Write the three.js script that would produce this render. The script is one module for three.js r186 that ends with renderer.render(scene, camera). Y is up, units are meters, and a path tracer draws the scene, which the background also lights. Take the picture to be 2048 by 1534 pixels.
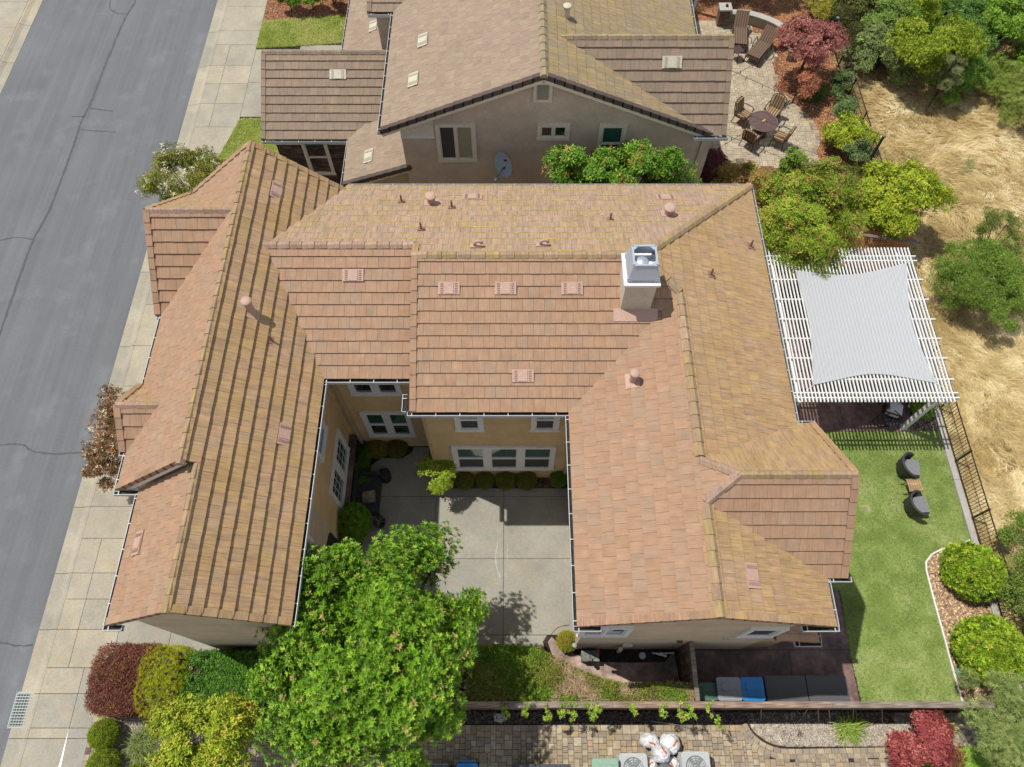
import * as THREE from 'three';
import { mergeGeometries } from 'three/addons/utils/BufferGeometryUtils.js';

// ---------- camera, sky, sun, exposure ----------
const scene = new THREE.Scene();
const camera = new THREE.PerspectiveCamera(55.88, 1024 / 767, 0.5, 600);
camera.position.set(0, 23, 0);
camera.rotation.set(-63.03 * Math.PI / 180, 0, 0);
scene.add(camera);
const renderer = new THREE.WebGLRenderer({ antialias: true });
renderer.toneMapping = THREE.LinearToneMapping;
renderer.toneMappingExposure = .93;
renderer.shadowMap.enabled = true;
{
  const w = 64, h = 32, d = new Float32Array(w * h * 4);
  for (let j = 0; j < h; j++) for (let i = 0; i < w; i++) {
    const e = Math.sin(((j + .5) / h - .5) * Math.PI), t = Math.pow(Math.max(0, e), .55), k = (j * w + i) * 4, S = .98;
    const hz = [.98, .97, .95], zn = [.38, .44, .56], gd = [.2, .19, .15];
    for (let c = 0; c < 3; c++) d[k + c] = S * (e < 0 ? gd[c] : hz[c] + (zn[c] - hz[c]) * t);
    d[k + 3] = 1;
  }
  const sky = new THREE.DataTexture(d, w, h, THREE.RGBAFormat, THREE.FloatType);
  sky.mapping = THREE.EquirectangularReflectionMapping; sky.magFilter = THREE.LinearFilter; sky.needsUpdate = true;
  scene.background = sky; scene.environment = sky;
}
const sun = new THREE.DirectionalLight(new THREE.Color(1, .955, .87), 5.0);
sun.position.set(-.41 * 60, 60, -14 - .19 * 60); sun.target.position.set(0, 0, -14);
sun.castShadow = true; sun.shadow.radius = 1; sun.shadow.mapSize.set(4096, 4096);
Object.assign(sun.shadow.camera, { left: -32, right: 32, top: 32, bottom: -32, near: 10, far: 120 });
scene.add(sun, sun.target);

// ---------- small tools ----------
function rng(seed) { let a = seed >>> 0; return () => { a = (a + 0x6D2B79F5) >>> 0; let t = a; t = Math.imul(t ^ (t >>> 15), t | 1); t ^= t + Math.imul(t ^ (t >>> 7), t | 61); return ((t ^ (t >>> 14)) >>> 0) / 4294967296; }; }
const hash2 = (i, j, s = 0) => { let h = Math.imul(i | 0, 374761393) ^ Math.imul(j | 0, 668265263) ^ Math.imul(s | 0, 1442695041); h = Math.imul(h ^ (h >>> 13), 1274126177); return ((h ^ (h >>> 16)) >>> 0) / 4294967296; };
const sm = t => t * t * (3 - 2 * t), mix = (a, b, t) => a + (b - a) * t, clamp = (x, a = 0, b = 1) => Math.min(b, Math.max(a, x));
function N(u, v, f, s) { const x = u * f, y = v * f, i = Math.floor(x), j = Math.floor(y), a = sm(x - i), b = sm(y - j), m = k => ((k % f) + f) % f; return mix(mix(hash2(m(i), m(j), s), hash2(m(i + 1), m(j), s), a), mix(hash2(m(i), m(j + 1), s), hash2(m(i + 1), m(j + 1), s), a), b); }
function FB(u, v, f, o, s) { let r = 0, w = .5, t = 0; for (let k = 0; k < o; k++) { r += w * N(u, v, f, s + k); t += w; w *= .55; f *= 2; } return r / t; }
// stretched noise: fu cells along u, fv cells along v
function NS(u, v, fu, fv, s) { const x = u * fu, y = v * fv, i = Math.floor(x), j = Math.floor(y), a = sm(x - i), b = sm(y - j), m = (k, f) => ((k % f) + f) % f; return mix(mix(hash2(m(i, fu), m(j, fv), s), hash2(m(i + 1, fu), m(j, fv), s), a), mix(hash2(m(i, fu), m(j + 1, fv), s), hash2(m(i + 1, fu), m(j + 1, fv), s), a), b); }
function W(x, z, f, s) { x *= f; z *= f; const i = Math.floor(x), j = Math.floor(z), a = sm(x - i), b = sm(z - j); return mix(mix(hash2(i, j, s), hash2(i + 1, j, s), a), mix(hash2(i, j + 1, s), hash2(i + 1, j + 1, s), a), b); }
function tex(size, metres, fn, data = false) {
  const d = new Uint8Array(size * size * 4);
  for (let j = 0; j < size; j++) for (let i = 0; i < size; i++) { const c = fn((i + .5) / size, (j + .5) / size), k = (j * size + i) * 4; const g = typeof c === 'number'; for (let n = 0; n < 3; n++) d[k + n] = clamp(g ? c : c[n]) * 255; d[k + 3] = 255; }
  const t = new THREE.DataTexture(d, size, size); t.wrapS = t.wrapT = THREE.RepeatWrapping; t.magFilter = THREE.LinearFilter; t.minFilter = THREE.LinearMipmapLinearFilter; t.generateMipmaps = true;
  if (!data) t.colorSpace = THREE.SRGBColorSpace; t.repeat.set(1 / metres, 1 / metres); t.needsUpdate = true; return t;
}
const L = (r, g, b) => new THREE.Color().setRGB(r, g, b);
function std(color, o = {}) { const m = new (o.phys ? THREE.MeshPhysicalMaterial : THREE.MeshStandardMaterial)({ color: Array.isArray(color) ? L(...color) : color, roughness: .85 }); delete o.phys; Object.assign(m, o); return m; }

// ---------- textures: what surfaces are made of ----------
const T = {};
T.grain = tex(512, 1.2, (u, v) => .8 + .2 * FB(u, v, 64, 3, 11) - .12 * Math.max(0, FB(u, v, 6, 3, 17) - .5));
T.grainB = tex(512, .7, (u, v) => FB(u, v, 64, 3, 21), true);
T.conc = tex(1024, 4.3, (u, v) => { const a = FB(u, v, 5, 5, 31), b = FB(u, v, 128, 2, 37), c = FB(u, v, 14, 3, 41); const k = .82 + .15 * (a - .5) + .1 * (b - .5) + .08 * (c - .5), w = clamp((c - .56) * 3) * .05; return [k, k - w * .6, k - w * 1.6]; });
T.asph = tex(1024, 9, (u, v) => { const s = NS(u, v, 34, 2, 51) * .6 + NS(u, v, 90, 3, 53) * .4, a = FB(u, v, 4, 5, 57), g = hash2(u * 1024, v * 1024, 59), pl = clamp((FB(u, v, 11, 4, 61) - .6) * 5) * .05; const k = .76 + .09 * (s - .5) + .1 * (a - .5) + .13 * (g - .5) + pl; return [k, k * 1.0, k * 1.0]; });
T.tile = tex(512, 1.44, (u, v) => { const s = NS(u, v, 96, 6, 71) * .5 + NS(u, v, 200, 10, 73) * .5, a = FB(u, v, 6, 4, 77), g = hash2(u * 512, v * 512, 79); const k = .85 + .12 * (s - .5) + .13 * (a - .5) + .08 * (g - .5); return [k, k, k]; });
T.lich = tex(1024, 3.7, (u, v) => { const s = NS(u, v, 160, 12, 81), a = FB(u, v, 7, 5, 83), b = FB(u, v, 30, 4, 87), g = hash2(u * 1024, v * 1024, 89); const l = .42 * clamp((a * .6 + b * .4 - .42) * 3.2); const k = .84 + .14 * (s - .5) + .1 * (g - .5) + .14 * (b - .5); return [k * mix(1, .94, l), k * mix(.99, .94, l), k * mix(1.02, .66, l)]; });
T.stuc = tex(512, 2.6, (u, v) => .86 + .16 * (FB(u, v, 5, 4, 91) - .5) + .1 * (FB(u, v, 96, 2, 93) - .5));
T.stucB = tex(512, .8, (u, v) => FB(u, v, 40, 3, 95), true);
T.turf = tex(1024, 3.1, (u, v) => { const a = FB(u, v, 6, 4, 101), b = FB(u, v, 90, 3, 103), c = hash2(u * 1024, v * 1024, 107); const k = .62 + .35 * (a - .5) + .5 * (b - .5) + .18 * (c - .5); return [k * 1.0, k, k * .95]; });
T.soil = tex(1024, 3.7, (u, v) => { const a = FB(u, v, 6, 4, 111), b = FB(u, v, 60, 3, 113), c = hash2(u * 512, v * 512, 117); const k = .62 + .3 * (a - .5) + .6 * (b - .5) + .3 * (c - .5); return [k, k * .97, k * .92]; });
T.soilB = tex(512, 1.3, (u, v) => FB(u, v, 40, 3, 119), true);
T.straw = tex(1024, 5.3, (u, v) => { const a = FB(u, v, 5, 5, 121), b = FB(u, v, 48, 4, 123); const k = .66 + .45 * (a - .5) + .5 * (b - .5); return [k, k * .96, k * .86]; });
T.stone = tex(512, 1.1, (u, v) => { const a = FB(u, v, 7, 4, 151), b = FB(u, v, 70, 2, 153); const k = .84 + .2 * (a - .5) + .16 * (b - .5); return [k, k * .985, k * .96]; });
T.wood = tex(512, 1.6, (u, v) => { const a = NS(u, v, 5, 60, 131), b = NS(u, v, 9, 180, 133), c = FB(u, v, 5, 3, 137); const k = .78 + .24 * (a - .5) + .2 * (b - .5) + .18 * (c - .5); return [k, k, k]; });
T.stamp = tex(1024, 3.3, (u, v) => { const a = FB(u, v, 5, 5, 141), b = FB(u, v, 22, 4, 143), c = 1 - Math.abs(FB(u, v, 9, 4, 147) * 2 - 1); const k = .66 + .5 * (a - .5) + .35 * (b - .5) + .22 * clamp(c - .75); return [k, k * .97, k * .97]; });
T.weave = tex(256, .32, (u, v) => { const i = Math.floor(u * 16), j = Math.floor(v * 32), o = (i + (j >> 0)) & 1; const x = u * 16 - i, y = v * 32 - j; return (o ? Math.sin(Math.PI * x) : .35 + .5 * Math.sin(Math.PI * y)) * .45 + .5; });

const bump = (t, s) => ({ bumpMap: t, bumpScale: s });
const M = {
  conc: std([.50, .455, .36], { map: T.conc, roughness: .93, ...bump(T.grainB, .0015) }),
  conc2: std([.46, .425, .345], { map: T.conc, roughness: .93, ...bump(T.grainB, .0015) }),
  conc3: std([.53, .475, .365], { map: T.conc, roughness: .93, ...bump(T.grainB, .0015) }),
  drive: std([.44, .422, .362], { map: T.conc, roughness: .9, ...bump(T.grainB, .001) }),
  drive2: std([.425, .41, .353], { map: T.conc, roughness: .9, ...bump(T.grainB, .001) }),
  asph: std([.235, .248, .268], { map: T.asph, roughness: .96, ...bump(T.grainB, .003) }),
  seal: std([.065, .067, .07], { roughness: .8 }),
  tile: std([1, 1, 1], { map: T.tile, roughness: .88, vertexColors: true, ...bump(T.grainB, .0012) }),
  lich: std([1, 1, 1], { map: T.lich, roughness: .92, vertexColors: true, ...bump(T.grainB, .0015) }),
  deck: std([.07, .05, .042], { map: T.grain }),
  stucco: std([.80, .575, .31], { map: T.stuc, roughness: .95, ...bump(T.stucB, .004) }),
  stuccoPale: std([.68, .60, .52], { map: T.stuc, roughness: .95, ...bump(T.stucB, .004) }),
  stuccoSkylit: std([.76, .61, .43], { map: T.stuc, roughness: .95, ...bump(T.stucB, .004) }),  // same house stucco, colour greyed to paint in blue skylight on front wings
  stuccoN: std([.70, .585, .48], { map: T.stuc, roughness: .95, ...bump(T.stucB, .004) }),
  trimN: std([.80, .74, .63], { map: T.grain, roughness: .7 }),
  white: std([.86, .86, .85], { map: T.grain, roughness: .55 }),
  trim: std([.86, .85, .83], { map: T.grain, roughness: .6 }),
  gutter: std([.42, .445, .47], { roughness: .5 }),
  darkFill: std([.06, .05, .045], { map: T.soil }),
  downp: std([.54, .42, .26], { map: T.grain, roughness: .6 }),
  glass: std([.012, .02, .02], { phys: 1, roughness: .06, clearcoat: 1, clearcoatRoughness: .03 }),
  glassGreen: std([.02, .085, .065], { phys: 1, roughness: .08, clearcoat: 1, clearcoatRoughness: .03 }),
  screen: std([.055, .055, .055], { map: T.grain, roughness: .75 }),
  blind: std([.34, .33, .24], { map: T.grain, roughness: .3 }),
  vent: std([.54, .355, .28], { map: T.grain, roughness: .7 }),
  ventDark: std([.36, .235, .19], { map: T.grain, roughness: .8 }),
  ventN: std([.60, .56, .44], { map: T.grain, roughness: .7 }),
  ventNDark: std([.40, .37, .29], { map: T.grain, roughness: .7 }),
  pipe: std([.30, .165, .12], { map: T.grain, roughness: .7 }),
  galv: std([.42, .47, .56], { roughness: .4, metalness: .4 }),
  turf: std([.32, .42, .12], { map: T.turf, roughness: .95 }),
  lawn: std([.36, .42, .08], { map: T.turf, roughness: .95 }),
  dirt: std([.45, .33, .2], { map: T.soil, roughness: 1, ...bump(T.soilB, .02) }),
  field: std([.62, .46, .21], { map: T.straw, roughness: 1, ...bump(T.soilB, .03) }),
  mulch: std([.62, .30, .155], { map: T.soil, roughness: 1, ...bump(T.soilB, .02) }),
  mulchTan: std([.55, .38, .25], { map: T.soil, roughness: 1, ...bump(T.soilB, .02) }),
  mulchDark: std([.10, .075, .06], { map: T.soil, roughness: 1, ...bump(T.soilB, .02) }),
  gravel: std([.80, .73, .64], { map: T.soil, roughness: 1, ...bump(T.soilB, .02) }),
  stamp: std([.30, .185, .165], { map: T.stamp, roughness: .7, ...bump(T.soilB, .004) }),
  stampTan: std([.78, .60, .50], { map: T.stamp, roughness: .75, ...bump(T.soilB, .004) }),
  fence: std([.36, .25, .19], { map: T.wood, roughness: .9 }),
  fenceDk: std([.21, .125, .09], { map: T.wood, roughness: .9 }),
  fenceGrey: std([.30, .24, .20], { map: T.wood, roughness: .9 }),
  cedar: std([.70, .31, .125], { map: T.wood, roughness: .85 }),
  iron: std([.025, .027, .032], { roughness: .5, metalness: .3 }),
  perg: std([.80, .80, .79], { map: T.grain, roughness: .6 }),
  sail: std([.60, .62, .65], { phys: 1, roughness: .95, transmission: .42, side: THREE.DoubleSide }),
  wicker: std([.045, .048, .055], { map: T.weave, roughness: .6, ...bump(T.weave, .004) }),
  wickerGrey: std([.13, .13, .135], { map: T.weave, roughness: .7, ...bump(T.weave, .004) }),
  cushGrey: std([.22, .22, .23], { map: T.grain, roughness: .95 }),
  cushWhite: std([.62, .62, .60], { map: T.grain, roughness: .95 }),
  cushTan: std([.44, .30, .15], { map: T.grain, roughness: .95 }),
  cushStripe: std([.11, .065, .045], { map: T.grain, roughness: .95 }),
  bronze: std([.095, .055, .05], { map: T.grain, roughness: .5, metalness: .3 }),
  bronzeTop: std([.17, .105, .10], { map: T.grain, roughness: .45, metalness: .3 }),
  teak: std([.50, .33, .17], { map: T.wood, roughness: .7 }),
  binGreen: std([.07, .17, .11], { map: T.grain, roughness: .5 }),
  binPale: std([.25, .40, .31], { map: T.grain, roughness: .5 }),
  binGrey: std([.30, .32, .34], { map: T.grain, roughness: .5 }),
  binBlue: std([.015, .24, .62], { map: T.grain, roughness: .45 }),
  black: std([.015, .016, .018], { map: T.grain, roughness: .6 }),
  acGrey: std([.48, .50, .50], { map: T.grain, roughness: .5 }),
  acDark: std([.12, .125, .13], { map: T.grain, roughness: .6 }),
  acBlade: std([.34, .36, .36], { map: T.grain, roughness: .5 }),
  bag: std([.66, .66, .68], { phys: 1, roughness: .28, clearcoat: .4, clearcoatRoughness: .2 }),
  tie: std([.62, .14, .03], { roughness: .5 }),
  dish: std([.28, .33, .40], { roughness: .55 }),
  brick: std([.17, .075, .055], { map: T.soil, roughness: .95 }),
  stoneCap: std([.34, .235, .19], { map: T.stamp, roughness: .9 }),
  wallN: std([.50, .43, .32], { map: T.stuc, roughness: .95, ...bump(T.stucB, .004) }),
  capN: std([.56, .54, .50], { map: T.conc, roughness: .9 }),
  bark: std([.14, .10, .075], { map: T.soil, roughness: 1 }),
  steel: std([.22, .26, .26], { map: T.grain, roughness: .5, metalness: .4 }),
  rust: std([.26, .15, .10], { map: T.soil, roughness: .9 }),
  greenBox: std([.18, .33, .26], { map: T.grain, roughness: .6 }),
  red: std([.45, .04, .05], { roughness: .5 }),
  whitePaint: std([.85, .85, .83], { roughness: .7 }),
  gold: std([.55, .36, .09], { roughness: .5 }),
};

// ---------- geometry collector ----------
const V3 = (x, y, z) => new THREE.Vector3(x, y, z);
class MB {
  constructor() { this.p = []; this.n = []; this.u = []; this.c = []; this.col = null; this.m = null; this.uvf = null; }
  v(a, nx, ny, nz) {
    this.p.push(a[0], a[1], a[2]); this.n.push(nx, ny, nz);
    if (this.uvf) { const q = this.uvf(a); this.u.push(q[0], q[1]); }
    else { const x = Math.abs(nx), y = Math.abs(ny), z = Math.abs(nz); if (y >= x && y >= z) this.u.push(a[0], a[2]); else if (x >= z) this.u.push(a[2], a[1]); else this.u.push(a[0], a[1]); }
    if (this.col) this.c.push(this.col[0], this.col[1], this.col[2]);
  }
  tf(a) { if (!this.m) return a; const q = V3(a[0], a[1], a[2]).applyMatrix4(this.m); return [q.x, q.y, q.z]; }
  tri(a, b, c) {
    a = this.tf(a); b = this.tf(b); c = this.tf(c);
    const ux = b[0] - a[0], uy = b[1] - a[1], uz = b[2] - a[2], vx = c[0] - a[0], vy = c[1] - a[1], vz = c[2] - a[2];
    let nx = uy * vz - uz * vy, ny = uz * vx - ux * vz, nz = ux * vy - uy * vx; const l = Math.hypot(nx, ny, nz); if (l < 1e-9) return this; nx /= l; ny /= l; nz /= l;
    this.v(a, nx, ny, nz); this.v(b, nx, ny, nz); this.v(c, nx, ny, nz); return this;
  }
  quad(a, b, c, d) { this.tri(a, b, c); this.tri(a, c, d); return this; }
  fan(pts) { for (let i = 1; i + 1 < pts.length; i++) this.tri(pts[0], pts[i], pts[i + 1]); return this; }
  box(cx, cy, cz, sx, sy, sz, ry = 0, rx = 0, rz = 0) {
    const old = this.m; if (ry || rx || rz) { const k = new THREE.Matrix4().makeRotationFromEuler(new THREE.Euler(rx, ry, rz, 'YXZ')).setPosition(cx, cy, cz); this.m = old ? old.clone().multiply(k) : k; cx = cy = cz = 0; }
    const x0 = cx - sx / 2, x1 = cx + sx / 2, y0 = cy - sy / 2, y1 = cy + sy / 2, z0 = cz - sz / 2, z1 = cz + sz / 2;
    this.quad([x0, y1, z1], [x1, y1, z1], [x1, y1, z0], [x0, y1, z0]).quad([x0, y0, z0], [x1, y0, z0], [x1, y0, z1], [x0, y0, z1]);
    this.quad([x0, y0, z1], [x1, y0, z1], [x1, y1, z1], [x0, y1, z1]).quad([x1, y0, z0], [x0, y0, z0], [x0, y1, z0], [x1, y1, z0]);
    this.quad([x1, y0, z1], [x1, y0, z0], [x1, y1, z0], [x1, y1, z1]).quad([x0, y0, z0], [x0, y0, z1], [x0, y1, z1], [x0, y1, z0]);
    this.m = old; return this;
  }
  // box between two corners
  bb(x0, y0, z0, x1, y1, z1) { return this.box((x0 + x1) / 2, (y0 + y1) / 2, (z0 + z1) / 2, Math.abs(x1 - x0), Math.abs(y1 - y0), Math.abs(z1 - z0)); }
  // vertical prism over an x,z outline
  prism(poly, y0, y1) {
    const sh = new THREE.Shape(poly.map(q => new THREE.Vector2(q[0], -q[1]))), tris = THREE.ShapeUtils.triangulateShape(poly.map(q => new THREE.Vector2(q[0], -q[1])), []);
    const area = THREE.ShapeUtils.area(sh.getPoints()), P = area > 0 ? poly : poly.slice().reverse();
    const tr = area > 0 ? tris : THREE.ShapeUtils.triangulateShape(P.map(q => new THREE.Vector2(q[0], -q[1])), []);
    for (const [a, b, c] of tr) { this.tri([P[a][0], y1, P[a][1]], [P[b][0], y1, P[b][1]], [P[c][0], y1, P[c][1]]); if (y0 > -.5) this.tri([P[a][0], y0, P[a][1]], [P[c][0], y0, P[c][1]], [P[b][0], y0, P[b][1]]); }
    for (let i = 0; i < P.length; i++) { const a = P[i], b = P[(i + 1) % P.length]; this.quad([a[0], y0, a[1]], [b[0], y0, b[1]], [b[0], y1, b[1]], [a[0], y1, a[1]]); }
    return this;
  }
  // square bar from a to b
  bar(a, b, w, h = w) {
    const A = V3(...a), B = V3(...b), d = B.clone().sub(A), len = d.length(); if (len < 1e-5) return this; d.normalize();
    const up = Math.abs(d.y) > .95 ? V3(1, 0, 0) : V3(0, 1, 0), x = new THREE.Vector3().crossVectors(up, d).normalize(), y = new THREE.Vector3().crossVectors(d, x);
    const k = new THREE.Matrix4().makeBasis(x, y, d).setPosition(A.add(B).multiplyScalar(.5)), old = this.m; this.m = old ? old.clone().multiply(k) : k; this.box(0, 0, 0, w, h, len); this.m = old; return this;
  }
  geo(g, mat) {
    if (g.index) g = g.toNonIndexed(); const p = g.attributes.position, n = g.attributes.normal; let m = mat || new THREE.Matrix4(); if (this.m) m = this.m.clone().multiply(m);
    const nm = new THREE.Matrix3().getNormalMatrix(m), a = V3(0, 0, 0), b = V3(0, 0, 0);
    for (let i = 0; i < p.count; i++) { a.fromBufferAttribute(p, i).applyMatrix4(m); b.fromBufferAttribute(n, i).applyMatrix3(nm).normalize(); this.v([a.x, a.y, a.z], b.x, b.y, b.z); }
    return this;
  }
  cyl(x, y0, z, r0, r1, h, seg = 14) { return this.geo(new THREE.CylinderGeometry(r1, r0, h, seg), new THREE.Matrix4().makeTranslation(x, y0 + h / 2, z)); }
  tube(pts, r, seg = 6, n = 0) { return this.geo(new THREE.TubeGeometry(new THREE.CatmullRomCurve3(pts.map(q => V3(...q))), n || pts.length * 4, r, seg, false)); }
  lathe(prof, x, y, z, seg = 20) { return this.geo(new THREE.LatheGeometry(prof.map(q => new THREE.Vector2(q[0], q[1])), seg), new THREE.Matrix4().makeTranslation(x, y, z)); }
  geom() {
    const g = new THREE.BufferGeometry(); g.setAttribute('position', new THREE.Float32BufferAttribute(this.p, 3)); g.setAttribute('normal', new THREE.Float32BufferAttribute(this.n, 3)); g.setAttribute('uv', new THREE.Float32BufferAttribute(this.u, 2));
    if (this.c.length) g.setAttribute('color', new THREE.Float32BufferAttribute(this.c, 3)); return g;
  }
  build(name, mat, parent = scene) { return mesh(name, this.geom(), mat, parent); }
}
const taken = {};
function numbered(n) { const k = taken[n] = (taken[n] ?? -1) + 1; return k ? n + '_' + String(k).padStart(3, '0') : n; }
function mesh(name, g, mat, parent = scene) { const o = new THREE.Mesh(g, mat); o.name = numbered(name); o.castShadow = o.receiveShadow = true; parent.add(o); return o; }
function thing(name, label, category, pos = [0, 0, 0], turn = 0, group) { const o = new THREE.Group(); o.name = numbered(name); o.position.set(...pos); o.rotation.y = turn; o.userData = { label, category }; if (group) o.userData.group = group; scene.add(o); return o; }
function tag(o, label, category, group) { Object.assign(o.userData, { label, category }); if (group) o.userData.group = group; return o; }
function struct(o, label, category) { Object.assign(o.userData, { kind: 'structure', label, category }); return o; }
function dup(root, pos, turn, label, group) { const r = root.clone(true); r.traverse(q => { if (q.name) q.name = numbered(q.name.replace(/_\d{3}$/, '')); }); r.position.set(...pos); r.rotation.y = turn; r.userData = { ...root.userData, label }; if (group) r.userData.group = group; scene.add(r); return r; }
// Sutherland-Hodgman: clip polygon P by convex polygon C (2-D, any winding)
function clip(P, C) {
  let ar = 0; for (let i = 0; i < C.length; i++) { const a = C[i], b = C[(i + 1) % C.length]; ar += a[0] * b[1] - b[0] * a[1]; } const sg = ar > 0 ? 1 : -1; let out = P;
  for (let i = 0; i < C.length && out.length; i++) {
    const a = C[i], b = C[(i + 1) % C.length], f = q => sg * ((b[0] - a[0]) * (q[1] - a[1]) - (b[1] - a[1]) * (q[0] - a[0])), inp = out; out = [];
    for (let k = 0; k < inp.length; k++) { const s = inp[k], e = inp[(k + 1) % inp.length], fs = f(s), fe = f(e); if (fs >= 0) out.push(s); if ((fs >= 0) !== (fe >= 0)) { const t = fs / (fs - fe); out.push([s[0] + (e[0] - s[0]) * t, s[1] + (e[1] - s[1]) * t]); } }
  }
  return out;
}
const area2 = P => { let a = 0; for (let i = 0; i < P.length; i++) { const p = P[i], q = P[(i + 1) % P.length]; a += p[0] * q[1] - q[0] * p[1]; } return Math.abs(a) / 2; };
function inside(q, P) { let c = false; for (let i = 0, j = P.length - 1; i < P.length; j = i++) { const a = P[i], b = P[j]; if ((a[1] > q[1]) !== (b[1] > q[1]) && q[0] < (b[0] - a[0]) * (q[1] - a[1]) / (b[1] - a[1]) + a[0]) c = !c; } return c; }

// ---------- ground, road, paving ----------
function sheet(name, poly, y, mat, label, category, depth = .05) { return struct(new MB().prism(poly, y - depth, y).build(name, mat), label, category); }
const rect = (x0, z0, x1, z1) => [[x0, z0], [x1, z0], [x1, z1], [x0, z1]];
sheet('ground', rect(-160, -160, 160, 120), -.16, M.dirt, 'bare dry soil lying under everything', 'ground', .1);
sheet('yard_soil', rect(-12.6, -36, 14.95, 6), -.025, M.mulchDark, 'dark mulch soil around the houses', 'soil', .1);
const field = sheet('dry_field', rect(14.95, -60, 60, 20), -.02, M.field, 'dry straw coloured field beyond the iron fence', 'field', .12);

const road = struct(new MB().prism(rect(-23.2, -70, -14.42, 25), -.2, -.1).build('road', M.asph), 'grey asphalt street with sealed cracks', 'road');
function ribbon(pts, w, y, seed) {
  const r = rng(seed), mb = new MB(), c = new THREE.CatmullRomCurve3(pts.map(q => V3(q[0], y, q[1]))), n = Math.max(8, Math.round(c.getLength() / .12)); let pl, pr;
  for (let i = 0; i <= n; i++) { const p = c.getPoint(i / n), t = c.getTangent(i / n), k = w * (.55 + .9 * r()) * .5, jx = (r() - .5) * .03, jz = (r() - .5) * .03, l = [p.x + t.z * k + jx, y, p.z - t.x * k + jz], q = [p.x - t.z * k + jx, y, p.z + t.x * k + jz]; if (pl) mb.quad(pl, l, q, pr); pl = l; pr = q; }
  return mb;
}
[[[[-18.4, -36], [-18.48, -32.74], [-18.65, -31.63], [-18.78, -28.82], [-18.8, -27.4], [-18.82, -25.7], [-18.92, -24.7], [-18.87, -22.9], [-18.9, -19.6], [-19.08, -18.2], [-19.09, -16.6], [-19.03, -14], [-18.95, -9]], .085],
[[[-20.6, -18.1], [-20.35, -18.17], [-19.79, -18.3], [-19.07, -18.2]], .05], [[[-18.6, -9.3], [-17.53, -9.38], [-16.84, -9.4], [-16.4, -9.16], [-15.73, -9.07], [-14.6, -9.1]], .055],
[[[-16.2, -3.05], [-15.46, -2.94], [-14.98, -2.86], [-14.5, -2.87]], .05], [[[-18.75, -25.48], [-18.24, -25.39], [-17.71, -25.3]], .05], [[[-18.87, -24.2], [-17.91, -24.09], [-17.24, -24.03]], .045],
[[[-18.9, -24.96], [-19.2, -24.97], [-19.45, -24.96]], .05], [[[-19.75, -33.5], [-19.7, -32.74], [-19.59, -32.29], [-19.21, -31.92], [-18.7, -31.85]], .05]
].forEach(([p, w], i) => ribbon(p, w, -.094, 40 + i).build('sealed_crack', M.seal, road));

// kerb, gutter and footpath slabs between joints
const walk = thing0('sidewalk', 'pale concrete footpath slabs along the street', 'sidewalk');
function thing0(name, label, category) { const g = new THREE.Group(); g.name = numbered(name); g.userData = { kind: 'structure', label, category }; scene.add(g); return g; }
const joints = [-41, -39.3, -37.5, -35.8, -34, -32.26, -30.5, -29.52, -28.11, -26.93, -25.67, -24.24, -22.7, -21.2, -19.7, -18.1, -16.6, -15.05, -13.27, -11.6, -9.95, -8.3, -7.17, -6.11, -5.01, -4.21, -3.31, -2.22, -1.51, -.6, -.33, 1.1, 2.6, 4.2];
const concs = [M.conc, M.conc2, M.conc3], G = .007;
const slab = (parent, x0, z0, x1, z1, mat, y = 0, name = 'slab') => new MB().bb(x0 + G, -.14, z0 + G, x1 - G, y, z1 - G).build(name, mat, parent);
for (let i = 0; i + 1 < joints.length; i++) {
  const a = joints[i], b = joints[i + 1], m = concs[Math.floor(hash2(i, 3, 5) * 3)], approach = (a >= -29.6 && b <= -24.2) || (a >= -6.2 && b <= -2.2), xin = a >= -2.3 ? -12.72 : -11.95;
  if (approach) { slab(walk, -13.84, a, -13.2, b, m); slab(walk, -13.2, a, xin, b, concs[i % 3]); } else slab(walk, -13.84, a, xin, b, m);
}
const kerb = thing0('kerb', 'rolled concrete kerb and gutter beside the asphalt', 'kerb');
for (const [x, s, j] of [[-13.84, 1, joints.filter((q, i) => i % 2 === 0)], [-23.62, -1, [-48, -44, -40, -36, -33.6, -31, -28.4, -25.8, -22, -18, -14, -10, -6, -2, 3]]]) for (let i = 0; i + 1 < j.length; i++) {
  const mb = new MB(), a = j[i] + G, b = j[i + 1] - G, pr = [[x - s * .60, -.2], [x - s * .60, -.088], [x - s * .26, -.082], [x - s * .12, -.02], [x - s * .08, 0], [x, 0], [x, -.2]];
  for (let k = 0; k + 1 < pr.length; k++) { const p = pr[k], q = pr[k + 1]; s > 0 ? mb.quad([p[0], p[1], b], [q[0], q[1], b], [q[0], q[1], a], [p[0], p[1], a]) : mb.quad([p[0], p[1], a], [q[0], q[1], a], [q[0], q[1], b], [p[0], p[1], b]); }
  mb.build('kerb_piece', concs[(i + 1) % 3], kerb);
}
const walk2 = thing0('sidewalk', 'footpath slabs across the street at the top corner', 'sidewalk');
for (let i = 0; i < 12; i++) slab(walk2, -25.6, -44 + i * 1.9, -23.63, -44 + (i + 1) * 1.9, concs[(i * 2) % 3]);
sheet('verge', rect(-60, -70, -25.6, 25), -.03, M.lawn, 'green verge beyond the far footpath', 'verge');

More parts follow.
